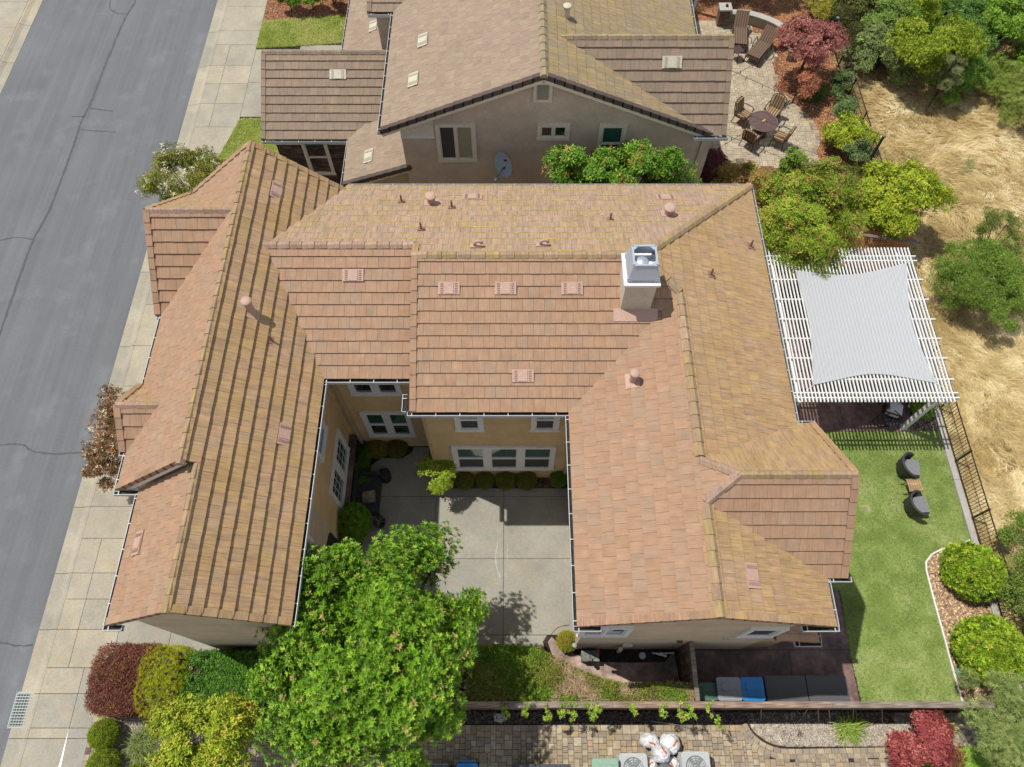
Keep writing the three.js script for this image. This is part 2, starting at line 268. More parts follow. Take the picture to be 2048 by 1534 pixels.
// concrete strip and driveway at the front of the left wing
const apron = thing0('driveway', 'grey concrete driveway apron in front of the street wing', 'driveway');
for (const q of [[-12.72, -2.22, -12.1, -1.51], [-12.72, -1.51, -12.1, -.6], [-12.72, -.6, -12.1, -.33], [-12.72, -.33, -12.1, 1.3], [-11.95, -6, -10.35, -2.05], [-10.35, -6, -8.6, -2.05]]) slab(apron, ...q, M.drive);
new MB().prism([[-12.72, -.62], [-12.74, .3], [-12.86, 1.2], [-12.70, 1.2], [-12.68, .3]], .002, .005).build('paint_mark', M.whitePaint, apron);

// storm drain
{
  const d = thing('storm_drain_grate', 'steel storm drain grate set in the gutter by the kerb', 'drain grate', [-14.3, -.085, -1.08]);
  const f = new MB(); f.box(0, .006, -.47, .52, .012, .03).box(0, .006, .47, .52, .012, .03).box(-.245, .006, 0, .03, .012, .94).box(.245, .006, 0, .03, .012, .94); f.build('frame', M.steel, d);
  new MB().box(0, -.0, 0, .47, .004, .9).build('pit', M.black, d);
  for (let i = 0; i < 12; i++) new MB().box(0, .008, -.43 + i * .078, .47, .01, .022).build('bar', M.steel, d);
  for (let i = 0; i < 6; i++) new MB().box(-.2 + i * .08, .0095, 0, .013, .009, .9).build('cross_bar', M.steel, d);
  new MB().box(.335, .03, 0, .15, .012, .95, 0, 0, .35).build('inlet_plate', M.rust, d);
}

// neighbour's front garden by the street
sheet('front_lawn', [[-11.94, -29.25], [-11.94, -31.2], [-6.9, -31.7], [-6.9, -29.7]], .012, M.lawn, 'small green lawn above the neighbour driveway', 'lawn');
sheet('front_lawn', [[-12.5, -22.3], [-11.93, -24.72], [-10.84, -24.78], [-9.4, -24.6], [-9.2, -20.5], [-12.5, -20.5]], .012, M.lawn, 'green lawn corner behind the street wing gable', 'lawn');
sheet('mulch_bed', [[-11.94, -31.24], [-11.94, -36], [-6.6, -36], [-6.6, -31.75]], .008, M.mulch, 'red brown mulch bed at the top edge', 'mulch bed');
const ndrive = thing0('driveway', 'light concrete drive beside the neighbour house', 'driveway');
for (const q of [[-11.95, -29.2, -9.9, -27], [-9.9, -29.5, -6.8, -27], [-11.95, -27, -9.9, -24.85], [-9.9, -27, -6.8, -24.85]]) slab(ndrive, ...q, M.conc2);

// courtyard concrete
const court = thing0('courtyard', 'grey concrete courtyard driveway between the wings', 'courtyard');
for (const [x0, z0, x1, z1, m] of [[-2.5, -7.8, -.27, -7.51, 0], [-.27, -7.8, 1.9, -7.51, 1], [-2.5, -7.51, -.27, -5.46, 1], [-.27, -7.51, 1.9, -5.46, 0], [-2.5, -5.46, -.27, -3.15, 0], [-.27, -5.46, 1.9, -3.15, 1], [-5.3, -5.46, -2.5, -3.15, 1], [-4.8, -7.51, -2.5, -5.46, 0], [-5.3, -3.15, -2.5, -2.76, 0], [-2.5, -3.15, -.27, -2.76, 1]]) slab(court, x0, z0, x1, z1, m ? M.drive : M.drive2);
new MB().prism([[-.26, -3.14], [1.06, -3.14], [.93, -2.95], [.97, -2.77], [-.26, -2.77]], -.14, 0).build('slab', M.drive2, court);
new MB().prism([[-2.51, -7.52], [-2.51, -8.0], [-2.62, -9.26], [-3.34, -9.26], [-3.42, -9.07], [-3.71, -8.87], [-4.41, -8.87], [-4.73, -8.63], [-4.78, -8.33], [-4.8, -7.52]], -.14, 0).build('slab', M.drive, court);

{ const c = []; for (let k = 0; k <= 10; k++) { const a = Math.PI * (.5 + .55 * k / 10); c.push([1.75 + .72 * Math.cos(a), -2.72 - .72 * Math.sin(a)]); } ribbon(c, .02, .003, 99).build('joint', M.darkFill, court); }
for (const [p, w] of [[[[-.45, -5.95], [-.52, -5.6], [-.5, -5.25], [-.38, -4.9]], .035], [[[-.12, -5.9], [-.16, -5.6], [-.13, -5.35]], .02]]) ribbon(p, w, .004, 98).build('scuff_mark', std([.62, .61, .57], { map: T.conc }), court);
const path = struct(new MB().prism([[1.36, -2.93], [1.87, -2.6], [2.48, -2.38], [3.61, -2.36], [4.58, -2.38], [4.86, -2.7], [4.95, -1.77], [3.78, -1.76], [2.96, -1.74], [2.28, -1.91], [1.64, -2.22], [1.2, -2.6], [1.08, -2.95], [1.2, -3.1]], -.14, .002).build('side_path', M.stampTan), 'curving tan stamped concrete path along the side wall', 'path');
const sidePatio = thing0('side_patio', 'purple brown stamped concrete behind the side gate', 'patio');
for (const q of [[5.02, -2.72, 8.3, -1.2], [8.3, -2.72, 10.14, -1.2], [6.9, -4.5, 10.18, -2.72]]) slab(sidePatio, ...q, M.stamp, .002);
const backPatio = thing0('back_patio', 'brown stamped concrete patio under the white pergola', 'patio');
for (const q of [[6.9, -13.4, 9.4, -9.84], [9.4, -13.4, 11.5, -9.84], [11.5, -13.4, 13.95, -9.84], [6.9, -17, 9.4, -13.4], [9.4, -17, 11.5, -13.4], [11.5, -17, 13.95, -13.4]]) slab(backPatio, ...q, M.stamp, .002);
const turfPoly = [[7.2, -9.81], [13.62, -9.83], [14.7, -9.86], [14.7, -6.05], [14.21, -5.82], [13.75, -5.77], [13.35, -5.59], [13.1, -5.34], [13.05, -5.07], [13.05, -4.06], [13.07, -3.1], [13.08, -2.1], [13.12, -1.18], [10.2, -1.18], [10.15, -2.5], [10.22, -4.5], [7.2, -4.5]];
sheet('turf', turfPoly, .01, M.turf, 'artificial green turf lawn in the back yard', 'lawn', .1);
const bedPoly = [[14.7, -6.05], [14.21, -5.82], [13.75, -5.77], [13.35, -5.59], [13.1, -5.34], [13.05, -5.07], [13.05, -4.06], [13.07, -3.1], [13.08, -2.1], [13.12, -1.18], [14.95, -1.18], [14.95, -6.05]];
sheet('mulch_bed', bedPoly, .006, M.mulchTan, 'tan wood chip bed at the edge of the turf', 'mulch bed');
{
  const c = bedPoly.slice(0, 10), mb = new MB(); for (let i = 0; i + 1 < c.length; i++) mb.bar([c[i][0], .02, c[i][1]], [c[i + 1][0], .02, c[i + 1][1]], .045, .06);
  tag(mb.build('lawn_edging', M.white), 'white edging strip curving between turf and wood chips', 'edging');
  const k = thing0('retaining_kerb', 'low pale concrete kerb under the iron fence', 'kerb'); for (let z = -17.2; z < -1.3; z += 2.28) new MB().bb(14.72, -.1, z + .006, 14.92, .09, Math.min(-1.2, z + 2.274)).build('kerb_piece', M.capN, k);
}
sheet('gravel_bed', [[6.8, -.74], [6.92, -.52], [7.18, -.3], [7.43, -.18], [7.82, -.12], [14.5, -.14], [14.5, -1.0], [6.8, -1.0]], .0, M.gravel, 'fine beige gravel bed outside the rear fence', 'gravel bed');
sheet('gravel_yard', rect(-11.96, -1.5, -7.4, 2), .0, M.gravel, 'grey gravel around the clipped balls near the street', 'gravel bed');
sheet('lawn_patch', [[11.38, -.08], [13.4, -.1], [13.4, 2], [11.38, 2]], .008, M.lawn, 'bright lawn patch below the red maple', 'lawn');
const npatioPoly = [[12.3, -29.2], [11.99, -27.49], [11.95, -26.84], [12.11, -26.33], [12.49, -25.55], [12.91, -24.93], [13.13, -24.36], [13.19, -23.65], [13.08, -23.18], [12.84, -22.69], [12.82, -21.95], [6.5, -21.95], [6.5, -31.2], [11.2, -31.2]];
sheet('garden_bed', rect(6.4, -37, 14.95, -17), .004, M.mulch, 'red brown mulch bed around the neighbour patio', 'mulch bed');

// pavers: laid rows of two lengths, each stone its own piece where it shows largest
const pvGeo = {}; const pvTone = [[.46, .375, .26], [.54, .45, .33], [.42, .335, .235], [.42, .35, .28], [.50, .39, .25], [.36, .31, .26], [.58, .50, .39]];
const pvMat = pvTone.map(c => std(c, { map: T.stone, roughness: .95 })), pvTone2 = [[.54, .475, .365], [.51, .445, .335], [.57, .505, .395], [.50, .435, .34], [.55, .465, .335]];
function pavers(parent, test, x0, z0, x1, z1, u, keep, y, tones, mats, seed) {
  const r = rng(seed), list = [], c = u / 2, nx = Math.ceil((x1 - x0) / c), nz = Math.ceil((z1 - z0) / c), used = new Uint8Array(nx * nz), kinds = [[2, 2], [3, 2], [2, 2], [2, 3], [3, 2], [3, 3]];
  for (let j = 0; j < nz; j++) for (let i = 0; i < nx; i++) { if (used[j * nx + i]) continue; let w = 1, d = 1; const k0 = Math.floor(r() * kinds.length); for (let k = 0; k < kinds.length; k++) { const [a, b] = kinds[(k0 + k) % kinds.length]; let ok = i + a <= nx && j + b <= nz; for (let y = 0; ok && y < b; y++) for (let x = 0; x < a; x++) if (used[(j + y) * nx + i + x]) { ok = false; break; } if (ok) { w = a; d = b; break; } } if (w === 1) { while (w < 3 && i + w < nx && !used[j * nx + i + w]) w++; while (d < 2 && j + d < nz && [...Array(w).keys()].every(x => !used[(j + d) * nx + i + x])) d++; } for (let y = 0; y < d; y++) for (let x = 0; x < w; x++) used[(j + y) * nx + i + x] = 1; const cx = x0 + (i + w / 2) * c, cz = z0 + (j + d / 2) * c; if (test(cx, cz)) list.push([cx, cz, w * c, Math.floor(r() * tones.length), (r() - .5) * .004, d * c]); }
  const rest = new MB(); list.sort((a, b) => Math.hypot(a[0], a[1]) - Math.hypot(b[0], b[1])); let k = 0;
  for (const [cx, cz, w, t, dy, dd] of list) {
    const pc = (mb) => { const a = w / 2 - .004, b = dd / 2 - .004, e = .006, h = y + dy; mb.quad([cx - a + e, h, cz + b - e], [cx + a - e, h, cz + b - e], [cx + a - e, h, cz - b + e], [cx - a + e, h, cz - b + e]); const ring = [[-1, 1], [1, 1], [1, -1], [-1, -1]]; for (let i = 0; i < 4; i++) { const [p, q] = ring[i], [s, o] = ring[(i + 1) % 4]; mb.quad([cx + p * a, h - .008, cz + q * b], [cx + s * a, h - .008, cz + o * b], [cx + s * (a - e), h, cz + o * (b - e)], [cx + p * (a - e), h, cz + q * (b - e)]).quad([cx + p * a, h - .05, cz + q * b], [cx + s * a, h - .05, cz + o * b], [cx + s * a, h - .008, cz + o * b], [cx + p * a, h - .008, cz + q * b]); } };
    if (k++ < keep) { const mb = new MB(); pc(mb); mb.build('paver', mats[t], parent); } else { rest.col = tones[t].map(q => q * (.92 + .16 * hash2(k, 7, 3))); pc(rest); }
  }
  if (rest.p.length) { const o = rest.build('paver_field', M.paverRest ||= std([1, 1, 1], { map: T.stone, roughness: .95, vertexColors: true }), parent); o.userData.kind = 'stuff'; }
}
const ring = [[6.65, -.72], [6.68, -.58], [6.9, -.2], [7.25, .02], [7.7, .12], [11.36, .08]];
const sidePavers = thing0('paved_path', 'tan paving stones along the bottom edge of the view', 'paving');
pavers(sidePavers, (x, z) => { if (x < -3.6 || x > 11.35 || z < -.70) return false; if (x > 6.65) { let zr = .1; for (let i = 0; i + 1 < ring.length; i++) if (x >= ring[i][0] && x < ring[i + 1][0]) zr = mix(ring[i][1], ring[i + 1][1], (x - ring[i][0]) / (ring[i + 1][0] - ring[i][0])); if (z < zr + .05) return false; } return true; }, -3.7, -.68, 11.4, .95, .158, 300, .012, pvTone, pvMat, 71);
function border(pts, w, y, n, parent, name) { const c = new THREE.CatmullRomCurve3(pts.map(q => V3(q[0], 0, q[1])), false, 'catmullrom', .5); for (let i = 0; i < n; i++) { const a = c.getPointAt((i + .04) / n), b = c.getPointAt((i + .96) / n), m = a.clone().add(b).multiplyScalar(.5); new MB().box(m.x, y - .04, m.z, a.distanceTo(b), .08, w, -Math.atan2(b.z - a.z, b.x - a.x)).build(name, pvMat[(i * 5 + (i >> 2)) % 7], parent); } }
border([[6.68, -.72], [6.79, -.48], [7.02, -.24], [7.4, -.06], [7.85, .0], [9.5, -.02], [11.3, -.05]], .13, .05, 24, sidePavers, 'border_stone');
border([[6.58, -.66], [6.7, -.38], [6.92, -.14], [7.3, .06], [7.8, .12], [9.5, .1], [11.3, .07]], .15, .014, 28, sidePavers, 'border_stone');
const leftPavers = thing0('paved_path', 'shaded paving stones beneath the golden tree', 'paving');
pavers(leftPavers, (x, z) => x > -7.35 && x < -3.75 && z > -1.05, -7.4, -1.1, -3.6, .95, .158, 150, .012, [[.46, .38, .33], [.42, .345, .30], [.52, .43, .37], [.44, .36, .30]], pvMat, 73);
for (let i = 0; i < 14; i++) new MB().box(-12.03, -.035, -1.0 + i * .165, .14, .08, .155).build('border_stone', [M.stoneCap, pvMat[1], pvMat[3]][i % 3], leftPavers);
const npatio = thing0('neighbour_patio', 'pale paver patio beside the neighbour house', 'patio');
pavers(npatio, (x, z) => inside([x, z], npatioPoly), 6.5, -31.2, 13.3, -21.9, .22, 0, .02, pvTone2, [], 79);
{ const o = npatioPoly.slice(1, 11); border(o, .2, .03, 30, npatio, 'border_stone'); }

// ---------- scatter: straw, blades, chips, pebbles ----------
const inst = (name, geo, mat, list, parent, kind = 'stuff') => {
  const o = new THREE.InstancedMesh(geo, mat, list.length), q = new THREE.Object3D(), c = new THREE.Color(); o.name = numbered(name); o.castShadow = o.receiveShadow = true;
  list.forEach((s, i) => { q.position.set(s[0], s[1], s[2]); if (s[3].isQuaternion) q.quaternion.copy(s[3]); else q.rotation.set(s[3][0], s[3][1], s[3][2], 'YXZ'); Array.isArray(s[4]) ? q.scale.set(...s[4]) : q.scale.setScalar(s[4]); q.updateMatrix(); o.setMatrixAt(i, q.matrix); o.setColorAt(i, c.setRGB(...s[5])); });
  if (kind) o.userData.kind = kind; parent.add(o); return o;
};
const plain = (o = {}) => std([1, 1, 1], { roughness: .9, side: THREE.DoubleSide, ...o });
function bladeGeo(n, len, w, lift, spread, seed, curve = .5) {
  const r = rng(seed), mb = new MB();
  for (let i = 0; i < n; i++) { const a = (r() - .5) * spread, l = len * (.6 + .6 * r()), ox = (r() - .5) * .12 * (spread < 4 ? 1 : .4), oz = (r() - .5) * .12 * (spread < 4 ? 1 : .4), ca = Math.cos(a), sa = Math.sin(a), li = lift * (.4 + r()); const P = t => [ox + ca * l * t * (1 - curve * .3 * t), li * l * (t - curve * t * t), oz + sa * l * t], ww = w * (.6 + .8 * r()); let q = null; for (const t of [0, .5, 1]) { const p = P(t), k = ww * (1 - t * .75) / 2, e = [[p[0] - sa * k, p[1], p[2] + ca * k], [p[0] + sa * k, p[1], p[2] - ca * k]]; if (q) mb.quad(q[0], e[0], e[1], q[1]); q = e; } }
  return mb.geom();
}
{
  const r = rng(5), list = [], straw = bladeGeo(8, .3, .008, .3, 1.6, 9), tones = [[.42, .30, .12], [.52, .385, .165], [.62, .475, .22], [.72, .575, .30], [.84, .72, .44]];
  for (let i = 0; i < 60000; i++) {
    const z = -33 + 34 * Math.pow(r(), .9), xm = 17.2 + Math.max(0, -z) * .32, x = 15 + (xm - 13) * r(); if (W(x, z, .55, 3) < .18 && r() < .7) continue;
    const a = 6.3 * W(x, z, .22, 7) + 2.2 * W(x, z, .9, 9) + (r() - .5) * 1.6, d = .5 + (W(x, z, .7, 13) * .5 + W(x, z, 2.3, 17) * .5 - .5) * .8, t = tones[Math.min(4, Math.floor(clamp(d * 1.5 - .28 + (r() - .5) * .5) * 5))], k = .85 + .3 * r();
    list.push([x, -.02 + r() * .05, z, [(r() - .5) * .3, a, (r() - .5) * .2], .7 + .6 * r(), [t[0] * k, t[1] * k, t[2] * k]]);
  }
  const o = inst('dry_grass', straw, plain({ roughness: .8 }), list, scene); tag(o, 'flattened dry straw covering the field', 'dry grass');
  const weeds = []; for (let i = 0; i < 60; i++) { const cx = [19.2, 17.6, 18.3, 16.9, 17.5, 19.6][i % 6], cz = [-21.9, -20.3, -16.4, -22.6, -14.9, -17][i % 6]; weeds.push([cx + (r() - .5) * .7, 0, cz + (r() - .5) * .8, [0, r() * 6, 0], .25 + .25 * r(), [.14, .2, .05]]); }
  tag(inst('weeds', bladeGeo(9, .6, .05, 1.1, 6.28, 4), plain(), weeds, scene), 'few green weeds scattered in the dry field', 'weeds');
}
{
  const r = rng(6), tuft = bladeGeo(7, .05, .007, 1.3, 6.28, 12), mk = (n, x0, z0, x1, z1, poly, cols, s) => { const l = []; while (l.length < n) { const x = mix(x0, x1, r()), z = mix(z0, z1, r()); if (!inside([x, z], poly)) continue; const d = clamp(W(x, z, .8, 31) * .5 + W(x, z, 3.1, 33) * .5 + (r() - .5) * .5), c = cols[Math.min(cols.length - 1, Math.floor(d * cols.length))], k = .85 + .3 * r(); l.push([x, .008, z, [(r() - .5) * .5, r() * 6.28, (r() - .5) * .5], s * (.7 + .6 * r()), [c[0] * k, c[1] * k, c[2] * k]]); } return l; };
  tag(inst('turf_grass', tuft, plain(), mk(52000, 9.9, -9.85, 14.8, -1.15, turfPoly, [[.17, .24, .045], [.225, .31, .07], [.29, .37, .10], [.38, .43, .17]], 1), scene), 'short blades of the artificial turf', 'grass');
  tag(inst('lawn_grass', tuft, plain(), [...mk(9000, -11.94, -31.7, -6.9, -29.2, [[-11.94, -29.25], [-11.94, -31.2], [-6.9, -31.7], [-6.9, -29.7]], [[.2, .26, .03], [.3, .36, .06], [.42, .4, .13]], 1.5), ...mk(6000, -12.5, -24.8, -9.2, -20.5, [[-12.5, -22.3], [-11.93, -24.72], [-10.84, -24.78], [-9.4, -24.6], [-9.2, -20.5], [-12.5, -20.5]], [[.2, .26, .03], [.3, .36, .06], [.42, .4, .13]], 1.5), ...mk(2500, 11.38, -.1, 13.4, 1, rect(11.38, -.1, 13.4, 1), [[.16, .3, .02], [.24, .4, .05]], 1.5)], scene), 'blades of the small green lawns', 'grass');
  const chip = new MB().box(0, 0, 0, .06, .012, .022).geom(), ch = []; const chips = (n, poly, x0, z0, x1, z1, cols) => { for (let i = 0; i < n;) { const x = mix(x0, x1, r()), z = mix(z0, z1, r()); if (!inside([x, z], poly) || inside([x, z], npatioPoly) || (z < -18 && x > 6 && inside([x - .15, z], npatioPoly))) continue; i++; const c = cols[Math.floor(r() * cols.length)], k = .7 + .6 * r(); ch.push([x, .012 + r() * .012, z, [(r() - .5) * .9, r() * 6.28, (r() - .5) * .9], .6 + .9 * r(), [c[0] * k, c[1] * k, c[2] * k]]); } };
  chips(5200, bedPoly, 13, -6.1, 14.95, -1.18, [[.50, .35, .20], [.40, .25, .15], [.66, .50, .32], [.3, .19, .12]]);
  chips(6000, rect(11.9, -31, 14.9, -19), 11.9, -31, 14.9, -19, [[.46, .22, .11], [.38, .165, .08], [.58, .30, .17]]);
  chips(1600, rect(-11.7, -34, -6.7, -31.4), -11.7, -34, -6.7, -31.4, [[.40, .18, .10], [.30, .13, .07], [.5, .27, .16]]);
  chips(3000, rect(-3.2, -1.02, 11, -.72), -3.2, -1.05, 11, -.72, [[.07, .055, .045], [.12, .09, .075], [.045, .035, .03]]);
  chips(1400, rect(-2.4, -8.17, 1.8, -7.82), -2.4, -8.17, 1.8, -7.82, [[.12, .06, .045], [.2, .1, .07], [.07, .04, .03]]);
  chips(900, rect(13.95, -11.6, 14.7, -9.9), 13.95, -11.6, 14.7, -9.9, [[.10, .075, .06], [.2, .15, .12], [.3, .22, .15]]);
  tag(inst('wood_chips', chip, plain(), ch, scene), 'wood chips scattered over the planting beds', 'wood chips');
  const peb = new THREE.IcosahedronGeometry(.02, 0), pl = [], pebs = (n, x0, z0, x1, z1) => { for (let i = 0; i < n; i++) { const px = mix(x0, x1, r()), pz = mix(z0, z1, r()); if (px > 0 && px < 7.85 && pz > -.14 - .5 * Math.pow((7.85 - px) / 1.05, 1.6)) continue; const k = .75 + .5 * r(), c = [[.42, .37, .31], [.34, .31, .28], [.52, .46, .38], [.46, .38, .29], [.28, .25, .22]][Math.floor(r() * 5)]; pl.push([px, .004 + r() * .008, pz, [r() * 6, r() * 6, 0], [.5 + .8 * r(), .4 + .3 * r(), .5 + .8 * r()], [c[0] * k, c[1] * k, c[2] * k]]); } };
  pebs(9000, -11.94, -1.5, -7.4, .9); pebs(4500, 6.95, -.76, 11.5, -.16);
  tag(inst('pebbles', peb, plain(), pl, scene), 'loose pebbles on the gravel beds', 'gravel');
}

// ---------- roofs ----------
const EX = .325, TW = .286;
const PINK = { mat: M.tile, c: [[.442, .272, .173], [.435, .275, .179], [.448, .270, .167], [.425, .279, .185], [.444, .267, .165], [.451, .279, .176]] };
const OCHRE = { mat: M.lich, c: [[.500, .326, .169], [.488, .326, .176], [.508, .329, .173], [.476, .314, .169], [.504, .339, .169], [.488, .334, .189]] };
const BACK = { mat: M.lich, c: [[.482, .332, .220], [.471, .332, .225], [.485, .329, .217], [.462, .334, .235], [.489, .338, .222]] };
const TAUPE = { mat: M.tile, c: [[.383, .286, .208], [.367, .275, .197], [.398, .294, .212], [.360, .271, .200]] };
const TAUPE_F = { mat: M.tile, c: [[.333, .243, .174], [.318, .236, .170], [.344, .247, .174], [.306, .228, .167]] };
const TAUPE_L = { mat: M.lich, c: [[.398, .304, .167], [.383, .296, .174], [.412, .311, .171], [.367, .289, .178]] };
const camP = camera.position;
class Roof {
  constructor(parent, keep) { this.parent = parent; this.tiles = []; this.deck = new MB(); this.keep = keep; this.count = 0; }
  // pieces: convex outlines [x,y,z] on one plane; skip: outlines (x,z) where another roof covers the tiles
  plane(pieces, pal, skip = [], opt = {}) {
    const P = pieces[0].map(q => V3(...q)); let n = null; for (let i = 1; i + 1 < P.length && !n; i++) { const c = P[i].clone().sub(P[0]).cross(P[i + 1].clone().sub(P[0])); if (c.length() > .01) n = c.normalize(); } if (n.y < 0) n.negate();
    const t = V3(0, 1, 0).addScaledVector(n, -n.y).normalize(), s = new THREE.Vector3().crossVectors(t, n); let lowP = P[0]; for (const pc of pieces) for (const q of pc) if (q[1] < lowP.y) lowP = V3(...q);
    const st = q => [s.x * q[0] + s.y * q[1] + s.z * q[2], t.x * (q[0] - lowP.x) + t.y * (q[1] - lowP.y) + t.z * (q[2] - lowP.z)];
    const base = lowP.clone().addScaledVector(s, -s.dot(lowP)), to3 = (a, b, l) => [base.x + s.x * a + t.x * b + n.x * l, base.y + s.y * a + t.y * b + n.y * l, base.z + s.z * a + t.z * b + n.z * l];
    const polys = pieces.map(pc => pc.map(st)); this.id = (this.id || 0) + 1; const id = this.id, r = rng(900 + id * 17 + this.keep);
    for (const q of polys) { let a = 0; for (let i = 0; i < q.length; i++) { const u = q[i], w = q[(i + 1) % q.length]; a += u[0] * w[1] - w[0] * u[1]; } const o = a > 0 ? q : q.slice().reverse(); this.deck.fan(o.map(k => to3(k[0], k[1], -.005))); this.deck.fan(o.slice().reverse().map(k => to3(k[0], k[1], -.11))); for (let i = 0; i < o.length; i++) { const u = o[i], w = o[(i + 1) % o.length]; this.deck.quad(to3(u[0], u[1], -.11), to3(w[0], w[1], -.11), to3(w[0], w[1], -.005), to3(u[0], u[1], -.005)); } }
    let s0 = 1e9, s1 = -1e9, t1 = -1e9; for (const q of polys) for (const k of q) { s0 = Math.min(s0, k[0]); s1 = Math.max(s1, k[0]); t1 = Math.max(t1, k[1]); }
    const thick = opt.thick || .048;
    for (let row = 0; row * EX < t1 - .02; row++) {
      const off = (row % 2 ? TW * .5 : 0) + (hash2(row, id, 3) - .5) * .05, jr = (hash2(row, id, 5) - .5) * .01;
      for (let col = Math.floor((s0 - off) / TW) - 1; off + col * TW < s1; col++) {
        const a = off + col * TW + .0025, b = a + TW - .005, hj = hash2(row, col, id + 50), jt = jr + (hash2(row, col, id + 80) - .5) * .006, ta = row * EX + jt - (row ? 0 : .03), tb = (row + 1) * EX + .04, th = thick * (.94 + .12 * hj), out = [];
        for (const q of polys) { const c0 = q.map(k => [k[0], k[1] < .001 ? k[1] - .05 : k[1]]), c = clip([[a, ta], [b, ta], [b, tb], [a, tb]], c0); if (c.length > 2 && area2(c) > .0012) out.push(c); }
        if (!out.length) continue;
        const mid = to3((a + b) / 2, (ta + tb) / 2, 0); if (skip.some(k => [[a, ta], [b, ta], [b, tb], [a, tb]].every(w => { const m = to3(w[0], w[1], 0); return inside([m[0], m[2]], k); }))) continue;
        const lift = v => th + (v - ta) / (tb - ta) * (.007 - th), kk = .965 + .07 * hash2(row, col, id + 120), base3 = pal.c[Math.floor(hash2(row, col, id + 7) * pal.c.length)];
        const dir = V3(...mid).sub(camP), d = dir.length(), px = Math.max(0, -dir.dot(n) / d) * out.reduce((w, c) => w + area2(c), 0) / (d * d);
        this.tiles.push({ px, mat: pal.mat, add: mb => { mb.col = base3.map(w => w * kk); const so = pal.mat === M.lich ? 0 : 7, ou = hash2(row, col, 9) * so, ov = hash2(row, col, 10) * so; mb.uvf = w => { const k = st(w); return [k[0] + ou, k[1] + ov]; };
          for (let c of out) { let ar = 0; for (let i = 0; i < c.length; i++) { const u = c[i], w = c[(i + 1) % c.length]; ar += u[0] * w[1] - w[0] * u[1]; } if (ar < 0) c = c.slice().reverse(); mb.fan(c.map(k => to3(k[0], k[1], lift(k[1])))); for (let i = 0; i < c.length; i++) { const u = c[i], w = c[(i + 1) % c.length]; if (u[1] > tb - .002 && w[1] > tb - .002) continue; { const lo = k => Math.max(-.004, lift(k) - .026); mb.quad(to3(u[0], u[1], lo(u[1])), to3(w[0], w[1], lo(w[1])), to3(w[0], w[1], lift(w[1])), to3(u[0], u[1], lift(u[1]))); } } } } });
      }
    }
    return n;
  }
  finish(deckMat = M.deck) {
    const roof = this.deck.build('roof', deckMat, this.parent); this.roof = roof; this.tiles.sort((a, b) => b.px - a.px); const rest = new Map();
    this.tiles.forEach((q, i) => { if (i < this.keep) { const mb = new MB(); q.add(mb); mb.build('roof_tile', q.mat, roof); } else { if (!rest.has(q.mat)) rest.set(q.mat, new MB()); q.add(rest.get(q.mat)); } });
    if (rest.size) { const mats = [...rest.keys()], g = mergeGeometries(mats.map(k => rest.get(k).geom()), true), o = mesh('roof_tile_field', g, mats, roof); o.userData.kind = 'stuff'; }
    return roof;
  }
}
const capMat = M.lich;
// caps along a ridge or hip from a to b, lying on slopes with normals n1, n2
function caps(parent, a, b, n1, n2, tone, len = .36, w = .125, seed = 1) {
  const A = V3(...a), B = V3(...b), d = B.clone().sub(A), L0 = d.length(), n = Math.max(1, Math.round(L0 / len)), l = L0 / n; d.normalize();
  const side = nn => { const q = new THREE.Vector3().crossVectors(d, nn).normalize(); return q; }; let e1 = side(n1), e2 = side(n2).negate(); if (e1.y > 0 && e2.y > 0) { e1.negate(); e2.negate(); } const up = n1.clone().add(n2).normalize(); if (up.y < 0) up.negate();
  if (e1.dot(n2) > 0) e1.negate(); if (e2.dot(n1) > 0) e2.negate();
  for (let i = 0; i < n; i++) {
    const k = .9 + .2 * hash2(i, seed, 3), mb = new MB(); mb.col = tone[Math.floor(hash2(i, seed, 7) * tone.length)].map(q => q * k); const o = hash2(i, seed, 11) * 5; mb.uvf = q => [q[0] + o + q[1] * .3, q[2] + o];
    const sec = (t, lift) => { const c = A.clone().addScaledVector(d, t), p = (v, h, ex) => { const q = c.clone().addScaledVector(v, ex).addScaledVector(up, h + lift); return [q.x, q.y, q.z]; }; return [p(e1, -.012, w), p(e1, .05, w + .004), p(e1, .092, .05), p(e2, .092, .05), p(e2, .05, w + .004), p(e2, -.012, w)]; };
    const s0 = sec(i * l - .005, .022), s1 = sec((i + 1) * l + .03, -.006); for (let j = 0; j < 5; j++) mb.quad(s0[j], s0[j + 1], s1[j + 1], s1[j]); mb.fan(s0.slice().reverse()); mb.fan(s1); fixWind(mb); mb.build('ridge_tile', capMat, parent);
  }
}
// make every face of a small convex piece look outward
function fixWind(mb) { let cx = 0, cy = 0, cz = 0; const p = mb.p, n = mb.n, m = p.length / 3; for (let i = 0; i < m; i++) { cx += p[i * 3]; cy += p[i * 3 + 1]; cz += p[i * 3 + 2]; } cx /= m; cy /= m; cz /= m; for (let i = 0; i < m; i += 3) { const a = i * 3, mx = (p[a] + p[a + 3] + p[a + 6]) / 3 - cx, my = (p[a + 1] + p[a + 4] + p[a + 7]) / 3 - cy, mz = (p[a + 2] + p[a + 5] + p[a + 8]) / 3 - cz; if (mx * n[a] + my * n[a + 1] + mz * n[a + 2] < 0) { for (let k = 0; k < 3; k++) { [p[a + 3 + k], p[a + 6 + k]] = [p[a + 6 + k], p[a + 3 + k]]; } for (let k = 0; k < 2; k++) { const u = mb.u, b = i * 2; [u[b + 2 + k], u[b + 4 + k]] = [u[b + 4 + k], u[b + 2 + k]]; } for (let k = 0; k < 9; k++) n[a + k] *= -1; } } }
